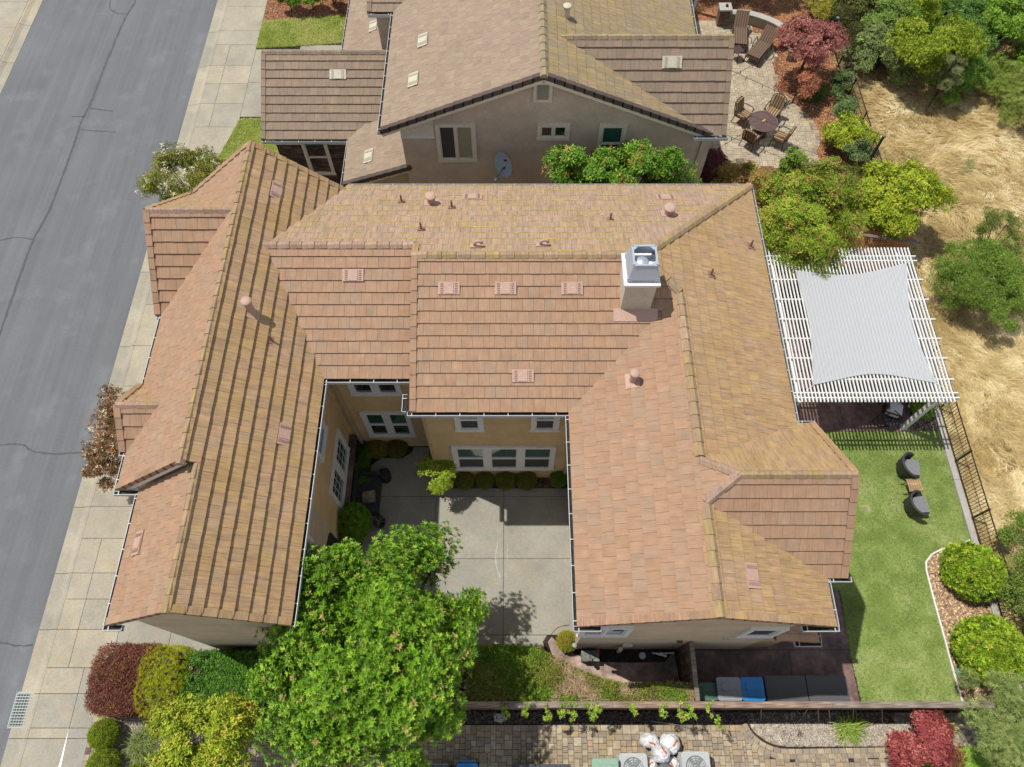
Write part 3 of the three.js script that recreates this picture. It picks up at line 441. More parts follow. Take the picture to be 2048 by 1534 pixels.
// L-shaped tiles along a gable edge, a = low end, b = high end, out = horizontal outward direction
function rakes(parent, a, b, out, tone, mat = M.tile, seed = 1, drop = .16) {
  const A = V3(...a), B = V3(...b), d = B.clone().sub(A), L0 = d.length(), n = Math.max(1, Math.round(L0 / EX)), l = L0 / n; d.normalize(); const o = V3(...out), nn = new THREE.Vector3().crossVectors(d, o).normalize(); if (nn.y < 0) nn.negate();
  for (let i = 0; i < n; i++) { const mb = new MB(), k = .88 + .2 * hash2(i, seed, 13); mb.col = tone[Math.floor(hash2(i, seed, 17) * tone.length)].map(q => q * k); const sec = (t, lift) => { const c = A.clone().addScaledVector(d, t), p = (x, h, y) => { const q = c.clone().addScaledVector(o, x).addScaledVector(nn, h + lift); return [q.x, q.y + y, q.z]; }; return [p(-.13, .0, 0), p(-.13, .05, 0), p(.035, .055, 0), p(.035, .03, -drop), p(.01, .03, -drop)]; }; const s0 = sec(i * l - .012, .024), s1 = sec((i + 1) * l + .02, .0); for (let j = 0; j < 4; j++) mb.quad(s0[j], s0[j + 1], s1[j + 1], s1[j]); mb.fan(s0); mb.fan(s1.slice().reverse()); fixWind(mb); mb.build('rake_tile', mat, parent); }
}
function gutter(parent, a, b, out, mat = M.gutter) {
  const mb = new MB(), A = V3(...a), B = V3(...b), o = V3(...out), d = B.clone().sub(A), len = d.length(); d.normalize(); const at = (t, x, y) => { const q = A.clone().addScaledVector(d, t).addScaledVector(o, x); return [q.x, q.y + y, q.z]; };
  const bar = (x0, x1, y0, y1) => { const c = at(len / 2, (x0 + x1) / 2, (y0 + y1) / 2); Math.abs(d.x) > .5 ? mb.box(...c, len, y1 - y0, x1 - x0) : mb.box(...c, x1 - x0, y1 - y0, len); };
  bar(.115, .129, -.12, -.005); bar(.0, .115, -.13, -.118); for (let t = .12; t < len; t += .62) { const c = at(t, .075, -.012); Math.abs(d.x) > .5 ? mb.box(...c, .022, .01, .12) : mb.box(...c, .12, .01, .022); } for (const t of [.006, len - .006]) { const c = at(t, .07, -.065); Math.abs(d.x) > .5 ? mb.box(...c, .012, .11, .12) : mb.box(...c, .12, .11, .012); }
  const g = mb.build('gutter', mat, parent), l = new MB(), c = at(len / 2, .058, -.085); Math.abs(d.x) > .5 ? l.box(...c, len - .04, .06, .108) : l.box(...c, .108, .06, len - .04); l.build('gutter_fill', M.darkFill, g);  // dark fill box along the gutter bottom
}
// body of a wing: outline across (axis 'z': profile in x, extruded along z; axis 'x': profile in z, extruded along x)
function body(parent, axis, e0, e1, prof, mat, name = 'wall') {
  const mb = new MB(), pt = (e, q) => axis === 'z' ? [q[0], q[1], e] : [e, q[1], q[0]]; const n = prof.length; mb.fan(prof.map(q => pt(e0, q))); mb.fan(prof.slice().reverse().map(q => pt(e1, q))); for (let i = 0; i < n; i++) { const a = prof[i], b = prof[(i + 1) % n]; mb.quad(pt(e0, a), pt(e1, a), pt(e1, b), pt(e0, b)); } fixWind(mb); return mb.build(name, mat, parent);
}
// window on a wall that faces +z ('z') or +x ('x') at coordinate w; c = centre along the wall; lights: list of [width share, kind]
function windowOn(parent, dir, w, c, y0, y1, wd, lights, o = {}) {
  const tr = o.trim || .13, P = (a, y, d) => dir === 'z' ? [c + a, y, w + d] : [w + d, y, c - a], bx = (mb, a, y, d, sa, sy, sd) => { const q = P(a, y, d); dir === 'z' ? mb.box(...q, sa, sy, sd) : mb.box(...q, sd, sy, sa); };
  const f = new MB(), h = y1 - y0, ym = (y0 + y1) / 2; bx(f, 0, y1 - tr / 2, .035, wd, tr, .07); bx(f, 0, y0 + tr / 2, .04, wd + .03, tr, .08); bx(f, -wd / 2 + tr / 2, ym, .035, tr, h - 2 * tr, .068); bx(f, wd / 2 - tr / 2, ym, .035, tr, h - 2 * tr, .068);
  const iw = wd - 2 * tr, ih = h - 2 * tr, n = lights.length, mu = o.mull ?? tr * .9, lw = (iw - mu * (n - 1)) / n, subs = [];
  lights.forEach((kind, i) => {
    const ca = -iw / 2 + lw / 2 + i * (lw + mu); if (i) bx(f, ca - lw / 2 - mu / 2, ym, .03, mu, ih, .06); const s = .04; const sash = (a, y, sa, sy, d = .022) => { bx(f, a, y + sy / 2 - s / 2, d, sa, s, .036); bx(f, a, y - sy / 2 + s / 2, d, sa, s, .036); bx(f, a - sa / 2 + s / 2, y, d, s, sy - 2 * s, .034); bx(f, a + sa / 2 - s / 2, y, d, s, sy - 2 * s, .034); subs.push([a, y, sa - 2 * s, sy - 2 * s]); };
    if (kind.hung) { sash(ca, ym + ih / 4, lw, ih / 2); subs.at(-1).push(kind.hung[0]); sash(ca, ym - ih / 4, lw, ih / 2, .03); subs.at(-1).push(kind.hung[1]); } else { sash(ca, ym, lw, ih); subs.at(-1).push(kind.one); if (kind.grid) { const [a, y, sa, sy] = subs.at(-1); for (let g = 1; g < kind.grid[0]; g++) bx(f, a - sa / 2 + g * sa / kind.grid[0], y, .012, .014, sy, .012); for (let g = 1; g < kind.grid[1]; g++) bx(f, a, y - sy / 2 + g * sy / kind.grid[1], .012, sa, .014, .011); } }
  });
  const win = f.build('window', o.mat || M.trim, parent); for (const [a, y, sa, sy, m] of subs) { const g = new MB(); bx(g, a, y, .005, sa, sy, .01); g.build('pane', m, win); } return win;
}
const hung = (a, b) => ({ hung: [a, b] }), one = (m, grid) => ({ one: m, grid });

// ---------- the courtyard house ----------
const house = thing('tiled_house', 'U-shaped tan stucco house with terracotta tiled roof around a courtyard', 'house');
const E0 = 6.1, p4 = .417, q8 = .85, R = new Roof(house, 300);
const nA = {};
{
  const yu = E0 + q8 * 2.3, yl = E0 + q8 * 2.025, zB = -15.15, zS = -5.72, zF = -2.55, yc = E0 + p4 * 3.28, ym = E0 + p4 * 3.76, yr = E0 + p4 * 2.86;
  const mainFoot = [[-5, -8.77], [-5, -15.33], [-6.609, -12.05]], fFoot = [[-9.9, -10.77], [-9.6, -10.77], [-7.49, -12.88], [-9.6, -14.99], [-9.9, -14.99]], kFoot = [[-9.9, -6.72], [-9.6, -6.72], [-8.7, -7.62], [-9.6, -8.52], [-9.9, -8.52]], dFoot = [[7.3, -3.61], [4.36, -5.014], [4.36, -6.006], [7.3, -7.41]];
  nA.Ar = R.plane([[[-5, E0, zB], [-5, E0, zS], [-7.3, yu, zS], [-7.3, yu, zB]], [[-5, E0, zS], [-5, E0, zF], [-7.025, yl, zF], [-7.025, yl, zS]]], OCHRE, [mainFoot], { thick: .076 });
  nA.Alu = R.plane([[[-9.6, E0, zB], [-9.6, E0, zS], [-7.3, yu, zS], [-7.3, yu, zB]]], PINK, [fFoot, kFoot]);
  nA.All = R.plane([[[-9.05, E0, zS], [-9.05, E0, zF], [-7.025, yl, zF], [-7.025, yl, zS]]], PINK);
  nA.conn = R.plane([[[-5, E0, -8.77], [-2.6, E0, -8.77], [-2.6, yc, -12.05], [-6.609, yc, -12.05]]], PINK);
  nA.back = R.plane([[[-5, E0, -15.33], [7.22, E0, -15.33], [3.94, yc, -12.05], [-6.609, yc, -12.05]], [[-2.6, yc, -12.05], [3.94, yc, -12.05], [3.46, ym, -11.57], [-2.6, ym, -11.57]]], BACK);
  nA.front = R.plane([[[-2.6, E0, -7.81], [1.5, E0, -7.81], [4.36, yr, -10.67], [3.46, ym, -11.57], [-2.6, ym, -11.57]]], PINK);
  nA.Cr = R.plane([[[7.22, E0, -15.33], [7.22, E0, -10.67], [4.36, yr, -10.67], [3.46, ym, -11.57]], [[7.22, E0, -10.67], [7.22, E0, -2.52], [4.36, yr, -2.52], [4.36, yr, -10.67]]], OCHRE, [dFoot]);
  nA.Cl = R.plane([[[1.5, E0, -7.81], [1.5, E0, -2.52], [4.36, yr, -2.52], [4.36, yr, -10.67]]], PINK);
  const yd = E0 + q8 * 1.9, xh = 5.06;
  nA.Df = R.plane([[[7.22, E0, -3.61], [7.7, E0, -3.61], [7.7, yd, -5.51], [xh, yd, -5.51], [4.36, yr, -5.014]]], PINK);
  nA.Db = R.plane([[[7.22, E0, -7.41], [7.7, E0, -7.41], [7.7, yd, -5.51], [xh, yd, -5.51], [4.36, yr, -6.006]]], OCHRE);
  nA.Dl = R.plane([[[4.36, yr, -5.014], [4.36, yr, -6.006], [xh, yd, -5.51]]], PINK);
  const yf = E0 + q8 * 2.11; nA.Ff = R.plane([[[-9.8, E0, -10.77], [-9.6, E0, -10.77], [-7.494, yf, -12.88], [-9.8, yf, -12.88]]], PINK, [], { thick: .055 });
  nA.Fb = R.plane([[[-9.8, E0, -14.99], [-9.6, E0, -14.99], [-7.494, yf, -12.88], [-9.8, yf, -12.88]]], OCHRE);
  const yk = E0 + q8 * .9; nA.Kf = R.plane([[[-9.78, E0, -6.72], [-9.6, E0, -6.72], [-8.7, yk, -7.62], [-9.78, yk, -7.62]]], PINK, [], { thick: .055 });
  nA.Kb = R.plane([[[-9.78, E0, -8.52], [-9.6, E0, -8.52], [-8.7, yk, -7.62], [-9.78, yk, -7.62]]], OCHRE);
  const low = R.plane([[[6.9, 3.15, -2.62], [8.15, 2.68, -2.62], [8.15, 2.68, -6.6], [6.9, 3.15, -6.6]]], PINK);
  const roof = R.finish(), CT = [[.44, .31, .17], [.47, .325, .20], [.42, .30, .185], [.45, .33, .16]], CP = [[.47, .325, .24], [.45, .31, .235], [.49, .33, .235]];
  caps(roof, [-7.3, yu, zS + .1], [-7.3, yu, zB], nA.Ar, nA.Alu, CT, .37, .13, 1); caps(roof, [-7.025, yl, zF + .05], [-7.025, yl, zS], nA.Ar, nA.All, CT, .37, .13, 2);
  caps(roof, [-2.6, yc, -12.05], [-6.6, yc, -12.05], nA.conn, nA.back, CP, .34, .125, 3); caps(roof, [3.46, ym, -11.57], [-2.6, ym, -11.57], nA.front, nA.back, CT, .38, .125, 4);
  caps(roof, [7.22, E0 + .02, -15.33], [3.46, ym, -11.57], nA.back, nA.Cr, CT, .4, .125, 5); caps(roof, [4.36, yr, -10.67], [3.46, ym, -11.57], nA.front, nA.Cr, CT, .4, .12, 6);
  caps(roof, [4.36, yr, -6.1], [4.36, yr, -10.6], nA.Cl, nA.Cr, CT, .36, .125, 7); caps(roof, [4.36, yr, -2.5], [4.36, yr, -4.95], nA.Cl, nA.Cr, CT, .36, .125, 8);
  caps(roof, [7.68, yd, -5.51], [xh, yd, -5.51], nA.Df, nA.Db, CT, .36, .125, 9); caps(roof, [4.36, yr, -5.014], [xh, yd, -5.51], nA.Df, nA.Dl, CP, .4, .12, 10); caps(roof, [4.36, yr, -6.006], [xh, yd, -5.51], nA.Db, nA.Dl, CP, .4, .12, 11);
  caps(roof, [-9.75, yf, -12.88], [-7.45, yf, -12.88], nA.Ff, nA.Fb, CP, .38, .125, 12); caps(roof, [-9.75, yk, -7.62], [-8.7, yk, -7.62], nA.Kf, nA.Kb, CP, .5, .125, 13);
  const P = PINK.c, O = OCHRE.c;
  rakes(roof, [-5, E0, zF], [-7.025, yl, zF], [0, 0, 1], O, M.lich, 21); rakes(roof, [-9.05, E0, zF], [-7.025, yl, zF], [0, 0, 1], P, M.tile, 22); rakes(roof, [-9.6, E0, zS], [-7.3, yu, zS], [0, 0, 1], P, M.tile, 23);
  rakes(roof, [-5, E0, zB], [-7.3, yu, zB], [0, 0, -1], O, M.lich, 24); rakes(roof, [-9.6, E0, zB], [-7.3, yu, zB], [0, 0, -1], P, M.tile, 25);
  rakes(roof, [-2.6, E0, -7.81], [-2.6, ym, -11.57], [-1, 0, 0], P, M.tile, 26); rakes(roof, [-2.6, yc, -12.05], [-2.6, ym, -11.57], [-1, 0, 0], O, M.lich, 27);
  rakes(roof, [1.5, E0, -2.52], [4.36, yr, -2.52], [0, 0, 1], P, M.lich, 28); rakes(roof, [7.22, E0, -2.52], [4.36, yr, -2.52], [0, 0, 1], O, M.lich, 29);
  rakes(roof, [7.7, E0, -3.61], [7.7, yd, -5.51], [1, 0, 0], P, M.tile, 30); rakes(roof, [7.7, E0, -7.41], [7.7, yd, -5.51], [1, 0, 0], O, M.lich, 31);
  rakes(roof, [-9.8, E0, -10.77], [-9.8, yf, -12.88], [-1, 0, 0], P, M.tile, 32); rakes(roof, [-9.8, E0, -14.99], [-9.8, yf, -12.88], [-1, 0, 0], O, M.lich, 33); rakes(roof, [-9.78, E0, -6.72], [-9.78, yk, -7.62], [-1, 0, 0], P, M.tile, 34); rakes(roof, [-9.78, E0, -8.52], [-9.78, yk, -7.62], [-1, 0, 0], O, M.lich, 35);
  rakes(roof, [8.15, 2.68, -2.62], [6.9, 3.15, -2.62], [0, 0, 1], P, M.tile, 36, .14);
  { // lichen growing along the lower tile edges of the rear slope, with gaps
    const n = nA.back, mb = new MB(), c = 1 / Math.hypot(1, p4); for (let row = 0; row < 13; row++) { const t0 = row * EX + .006, z0 = -15.33 + t0 * c, xl = -5 - (z0 + 15.33) * p4 / q8 + .1, xr2 = 7.22 - (z0 + 15.33) - .12; for (let x = z0 > -12.05 ? -2.5 : xl; x < xr2; x += .05) { const k = W(x, row * 3.1, 1.4, 61) * .6 + W(x, row * 5.3, 7, 63) * .4; if (k < .4) continue; const w = .012 + .085 * (k - .4) * (.6 + .8 * hash2(Math.round(x * 20), row, 5)), pt = (xx, t) => { const l = .054 - .042 * (t - row * EX) / EX; const z = -15.33 + t * c + n.z * l, y = E0 + p4 * t * c + n.y * l; return [xx, y, z]; }; mb.col = [.44 + .1 * k, .36 + .1 * k, .11].map(q => q * (.85 + .3 * hash2(Math.round(x * 20), row, 9))); mb.quad(pt(x, t0), pt(x, t0 + w), pt(x + .05, t0 + w), pt(x + .05, t0)); } }
    mb.build('lichen', M.lich, roof).userData.kind = 'stuff';
  }
  // gutters
  const g = (a, b, o) => gutter(house, a, b, o); const ge = E0 - .02;
  g([-9.6, ge, -10.75], [-9.6, ge, -8.55], [-1, 0, 0]); g([-9.6, ge, -6.7], [-9.6, ge, -5.66], [-1, 0, 0]); g([-9.05, ge, -5.6], [-9.05, ge, -2.52], [-1, 0, 0]); g([-9.72, ge, -5.7], [-9.05, ge, -5.7], [0, 0, 1]); g([-9.17, ge, -2.54], [-8.75, ge, -2.54], [0, 0, 1]);
  g([-5, ge, -8.7], [-5, ge, -2.5], [1, 0, 0]); g([-5, ge, -8.77], [-2.62, ge, -8.77], [0, 0, 1]); g([-2.7, ge, -7.81], [1.5, ge, -7.81], [0, 0, 1]); g([1.5, ge, -7.7], [1.5, ge, -2.5], [-1, 0, 0]); g([1.38, ge, -2.52], [2.0, ge, -2.52], [0, 0, 1]);
  g([-5.0, ge, -15.33], [7.22, ge, -15.33], [0, 0, -1]); g([7.22, ge, -15.33], [7.22, ge, -7.42], [1, 0, 0]); g([7.3, ge, -7.41], [7.75, ge, -7.41], [0, 0, -1]); g([7.22, ge, -3.6], [7.22, ge, -2.5], [1, 0, 0]); g([7.3, ge, -3.61], [7.85, ge, -3.61], [0, 0, 1]); g([6.5, ge, -2.52], [7.34, ge, -2.52], [0, 0, 1]);
  g([-9.8, ge, -10.77], [-9.6, ge, -10.77], [0, 0, 1]); g([-9.84, ge, -6.72], [-9.6, ge, -6.72], [0, 0, 1]); g([8.15, 2.66, -6.6], [8.15, 2.66, -2.6], [1, 0, 0]); g([7.55, 2.66, -2.62], [8.27, 2.66, -2.62], [0, 0, 1]); g([-2.72, ge, -8.3], [-2.72, ge, -7.8], [-1, 0, 0]);
  // walls
  const s = M.stucco, pr = (x0, x1, y0, xr, yr2, y1) => [[x0, 0], [x1, 0], [x1, y1], [xr, yr2], [x0, y0]], w = .16;
  const wy = (d, sl) => E0 + sl * d - w; body(house, 'z', -14.9, -5.9, pr(-9.3, -5.35, wy(.3, q8), -7.3, yu - w, wy(.35, q8)), s); body(house, 'z', -5.9, -2.74, pr(-8.8, -5.35, wy(.25, q8), -7.025, yl - w, wy(.35, q8)), M.stuccoSkylit);
  body(house, 'x', -5.35, -2.45, pr(-14.95, -9.3, wy(.38, p4), -12.05, yc - w, wy(.53, p4)), s); body(house, 'x', -2.45, 3.4, pr(-14.95, -8.17, wy(.38, p4), -11.57, ym - w, wy(.36, p4)), s);
  body(house, 'z', -10.6, -2.74, pr(1.85, 6.87, wy(.35, p4), 4.36, yr - w, wy(.35, p4)), M.stuccoSkylit); body(house, 'x', 3.3, 6.85, [[-14.95, 0], [-10.6, 0], [-10.6, wy(.3, p4)], [-14.95, wy(.3, p4)]], s); body(house, 'x', 6.8, 7.42, pr(-7.1, -3.9, wy(.31, q8), -5.51, yd - w, wy(.29, q8)), s);
  body(house, 'x', -9.6, -9.2, pr(-14.6, -11.1, wy(.39, q8), -12.88, yf - w, wy(.33, q8)), s); body(house, 'x', -9.58, -9.2, pr(-8.3, -6.9, wy(.2, q8), -7.62, yk - w, wy(.18, q8)), s); body(house, 'z', -6.4, -2.8, [[6.85, 0], [7.7, 0], [7.7, 2.7], [6.85, 3.0]], s, 'porch_wall');
  // bargeboards under the gable edges
  const bb = (a, b, o = .0) => new MB().bar([a[0], a[1] - .17, a[2] + o], [b[0], b[1] - .17, b[2] + o], .035, .17).build('bargeboard', M.trim, house);
  bb([-9.55, E0, zS], [-7.3, yu, zS], -.02); bb([-9.0, E0, zF], [-7.025, yl, zF], -.03); bb([-5.05, E0, zF], [-7.025, yl, zF], -.03); bb([1.6, E0, -2.55], [4.36, yr, -2.55], -.02); bb([7.1, E0, -2.55], [4.36, yr, -2.55], -.02);
  new MB().box(-2.56, E0 - .13, -8.28, .05, .18, .9).build('fascia', M.trim, house);
  // windows
  const dk = M.glass, gg = M.glassGreen, sc = M.screen;
  windowOn(house, 'z', -8.17, -1.19, 4.05, 5.55, .8, [hung(M.blind, sc)]); windowOn(house, 'z', -8.17, .92, 4.05, 5.55, .8, [hung(M.blind, sc)]); windowOn(house, 'z', -8.17, -.25, .9, 2.84, 3.16, [hung(gg, sc), hung(gg, sc), hung(gg, sc)], { mull: .2 });
  windowOn(house, 'z', -9.3, -3.92, 4.06, 5.5, 1.5, [hung(dk, dk), hung(dk, dk)], { mull: .17 }); windowOn(house, 'z', -9.3, -3.92, .96, 2.85, 1.53, [hung(gg, dk), hung(gg, dk)], { mull: .17 });
  windowOn(house, 'x', -5.35, -7.73, 3.93, 5.3, 1.08, [one(dk)]); windowOn(house, 'x', -5.35, -7.75, .98, 2.72, 2.1, [one(gg, [3, 3]), one(gg, [3, 3])], { mull: .2 }); windowOn(house, 'x', -5.35, -4.47, 3.95, 5.3, 1.12, [one(dk)]);
  windowOn(house, 'z', -2.74, 2.35, 3.1, 4.5, 1.3, [one(dk), one(dk)], { mull: .06 }); windowOn(house, 'z', -2.74, 6.38, 2.95, 4.35, .95, [one(sc)]);
  // brick base, entry arch, downspouts
  const lg = new MB().bb(-5.36, 0, -9.3, -5.16, .96, -6.35).build('brick_base', M.brick, house); for (let i = 0; i < 11; i++) new MB().bb(-5.37, .96, -9.3 + i * .268 + .004, -5.11, 1.05, -9.3 + (i + 1) * .268).build('cap_stone', M.stoneCap, lg);
  for (let r = 0; r < 10; r++) for (let i = 0; i < 13; i++) new MB().box(-5.155, .05 + r * .092, -9.18 + i * .222 + (r % 2) * .11, .02, .082, .212).build('brick', M.brick, lg);
  const ar = []; for (let k = 0; k <= 8; k++) { const a = Math.PI * k / 8; ar.push([-5.15 + .62 * Math.cos(a), 2.0 + .35 * Math.sin(a)]); } ar.push([-5.77, 0], [-4.53, 0]); const am = new MB(); am.fan(ar.map(q => [-5.343, q[1], q[0]])); am.build('entry_opening', M.black, house);
  const pier = new MB().bb(-5.37, 0, -5.95, -5.1, 1.0, -5.7).build('brick_pier', M.brick, house); new MB().bb(-5.4, 1.0, -6, -5.05, 1.08, -5.66).build('cap_stone', M.stoneCap, pier);
  new MB().bar([-5.02, 5.75, -9.2], [-5.02, .15, -9.2], .075).bar([-5.02, 5.75, -9.2], [-4.98, 6.0, -8.85], .075).build('downspout', M.downp, house); new MB().bar([1.72, 5.7, -8.1], [1.72, .15, -8.1], .08).bar([1.72, 5.7, -8.1], [1.5, 6.0, -7.78], .07).build('downspout', M.downp, house); new MB().box(-2.45, 3.0, -8.15, .06, 5.8, .05).build('corner_trim', M.downp, house);
  // vents let into the tiles
  const flat = (n, x, y, z, along, len, wid, mat, dark, h = .05) => {   // n: slope normal; along: horizontal direction of the long side
    const a = V3(...along), u = new THREE.Vector3().crossVectors(n, a).normalize(), k = new THREE.Matrix4().makeBasis(a, n, u.negate()).setPosition(x + n.x * h, y + n.y * h, z + n.z * h); const mb = new MB(); mb.m = k; mb.box(0, 0, 0, len, .03, wid).box(0, .016, 0, len * .42, .03, wid * .9); const v = mb.build('roof_vent', mat, house); for (const s2 of [-1, 1]) { const l = new MB(); l.m = k; for (let i = 0; i < 5; i++) l.box(s2 * len * .33, .022, -wid * .36 + i * wid * .18, len * .12, .02, wid * .09); l.build('louvre', dark, v); } return v;
  };
  const fv = (n, q, al) => flat(n, ...q, al, .56, .33, M.vent, M.ventDark);
  for (const q of [[-1.64, 7.33, -10.75], [-.17, 7.33, -10.75], [1.56, 7.33, -10.75], [.28, 6.45, -8.64]]) fv(nA.front, q, [1, 0, 0]); fv(nA.conn, [-4.22, 7.15, -11.29], [1, 0, 0]); fv(nA.back, [-1.17, 6.41, -14.59], [1, 0, 0]); fv(nA.back, [4.54, 6.42, -14.56], [1, 0, 0]); fv(nA.Ar, [-6.59, 7.45, -13.93], [0, 0, 1]); fv(nA.Ar, [-5.61, 6.62, -6.92], [0, 0, 1]); fv(nA.Cr, [5.25, 6.92, -3.44], [0, 0, 1]); fv(nA.All, [-8.55, 6.53, -4.26], [0, 0, 1]);
  const flash = (mb, n, q, l, w2) => { const a = Math.abs(n.x) > .2 ? V3(0, 0, 1) : V3(1, 0, 0), u = new THREE.Vector3().crossVectors(n, a); const old = mb.m; mb.m = new THREE.Matrix4().makeBasis(a, n, u.negate()).setPosition(q[0] + n.x * .045, q[1] + n.y * .045, q[2] + n.z * .045); mb.box(0, 0, 0, l, .014, w2); mb.m = old; };
  const capv = (n, q, r, h) => { const b = new MB(); flash(b, n, q, .42, .36); b.cyl(q[0], q[1] - .1, q[2], r * .78, r * .74, h + .1, 18); const v = b.build('vent_pipe', M.vent, house), t = new MB(); t.lathe([[.0, .07], [r * .6, .068], [r * .65, .05], [r * 1.02, .045], [r * 1.06, .0], [r * 1.0, -.03], [0, -.03]], q[0], q[1] + h, q[2], 22); t.build('vent_cap', M.vent, v); };
  capv(nA.back, [-2.35, 6.55, -14.26], .15, .32); capv(nA.back, [4.45, 6.81, -13.63], .16, .3); capv(nA.Ar, [-6.59, 7.45, -9.94], .13, .5); capv(nA.Cl, [3.05, 6.74, -8.34], .12, .42);
  const pp = (n, q, h) => { const b = new MB(); flash(b, n, q, .2, .2); b.cyl(q[0], q[1] - .05, q[2], .05, .03, .12, 12).cyl(q[0], q[1], q[2], .029, .029, h, 12); const v = b.build('plumbing_pipe', M.pipe, house); new MB().cyl(q[0], q[1] + h - .01, q[2], .022, .022, .012, 10).build('pipe_mouth', M.black, v); };
  for (const q of [[-3.23, 6.51, -14.35], [-1.74, 6.64, -14.03], [-2.5, 7.15, -12.82], [2.76, 6.94, -13.32]]) pp(nA.back, q, .3); pp(nA.Ar, [-6.11, 7.04, -9.32], .34); pp(nA.Cr, [5.38, 6.87, -11.49], .28); pp(nA.Cr, [6.84, 6.26, -12.92], .28);
  for (const q of [[-.96, 7.51, -11.96], [.79, 7.49, -12.01]]) { const b = new MB(); flash(b, nA.back, q, .3, .22); b.tube([[q[0] - .02, q[1], q[2]], [q[0] - .02, q[1] + .16, q[2]], [q[0] + .05, q[1] + .24, q[2]], [q[0] + .14, q[1] + .22, q[2]], [q[0] + .16, q[1] + .16, q[2]]], .045, 10, 20); b.build('gooseneck_vent', M.vent, house); }
  // chimney
  const ch = new MB().bb(2.81, 6.6, -11.08, 3.58, 8.24, -10.23).build('chimney', std([.72, .66, .55], { map: T.stuc, roughness: .95, ...bump(T.stucB, .004) }), house);
  new MB().bb(2.745, 8.24, -11.15, 3.645, 8.31, -10.16).build('chimney_cap', M.white, ch); new MB().bb(2.77, 8.19, -11.12, 3.62, 8.238, -10.19).build('cap_moulding', M.trim, ch);
  { const mb = new MB(), b = [[2.82, -11.1], [3.6, -11.1], [3.6, -10.25], [2.82, -10.25]], t = [[2.94, -11.0], [3.5, -11.0], [3.5, -10.42], [2.94, -10.42]], y0 = 8.33, y1 = 8.8, th = .025; for (let i = 0; i < 4; i++) { const j = (i + 1) % 4, A = [b[i][0], y0 + .07, b[i][1]], B = [b[j][0], y0 + .07, b[j][1]], C = [t[j][0], y1, t[j][1]], D = [t[i][0], y1, t[i][1]], ins = q => [q[0] + (3.21 - q[0]) * .06, q[1], q[2] + (-10.68 - q[2]) * .06]; mb.quad(A, B, C, D).quad(ins(B), ins(A), ins(D), ins(C)).quad(D, C, ins(C), ins(D)).quad(B, A, ins(A), ins(B)); mb.box((b[i][0] * .85 + 3.21 * .15), y0 + .05, (b[i][1] * .85 - 10.68 * .15), .12, .14, .1); } for (let i = 0; i < 4; i++) { const q = t[i], q2 = t[(i + 1) % 4]; mb.bar([q[0], y1, q[1]], [q2[0], y1, q2[1]], .05, .02); mb.box(q[0] + (3.22 - q[0]) * .14, y1 - .004, q[1] + (-10.71 - q[1]) * .14, .12, .012, .12, Math.PI / 4); } mb.build('chimney_shroud', M.galv, ch); new MB().cyl(3.2, 8.31, -10.72, .13, .13, .2, 20).lathe([[0, .05], [.13, .03], [.16, 0]], 3.2, 8.54, -10.72, 20).build('flue', M.galv, ch); new MB().box(3.2, 8.316, -10.68, .6, .02, .6).build('pan', M.white, ch); }
  { const n = nA.front, f = new MB(); flash(f, n, [3.2, E0 + p4 * (10.1 - 7.81) + .01, -10.1], 1.15, .34); f.build('chimney_flashing', M.vent, house); }
  // small wall fittings on the side gable
  new MB().box(3.3, 1.15, -2.70, .28, .22, .08).cyl(3.12, .55, -2.62, .06, .06, .5).build('meter_panel', M.stuccoPale, house); new MB().box(4.65, 1.9, -2.71, .14, .1, .07).build('wall_vent', M.rust, house); new MB().box(5.75, 2.6, -2.70, .14, .08, .08).build('wall_vent', M.stuccoPale, house);
}

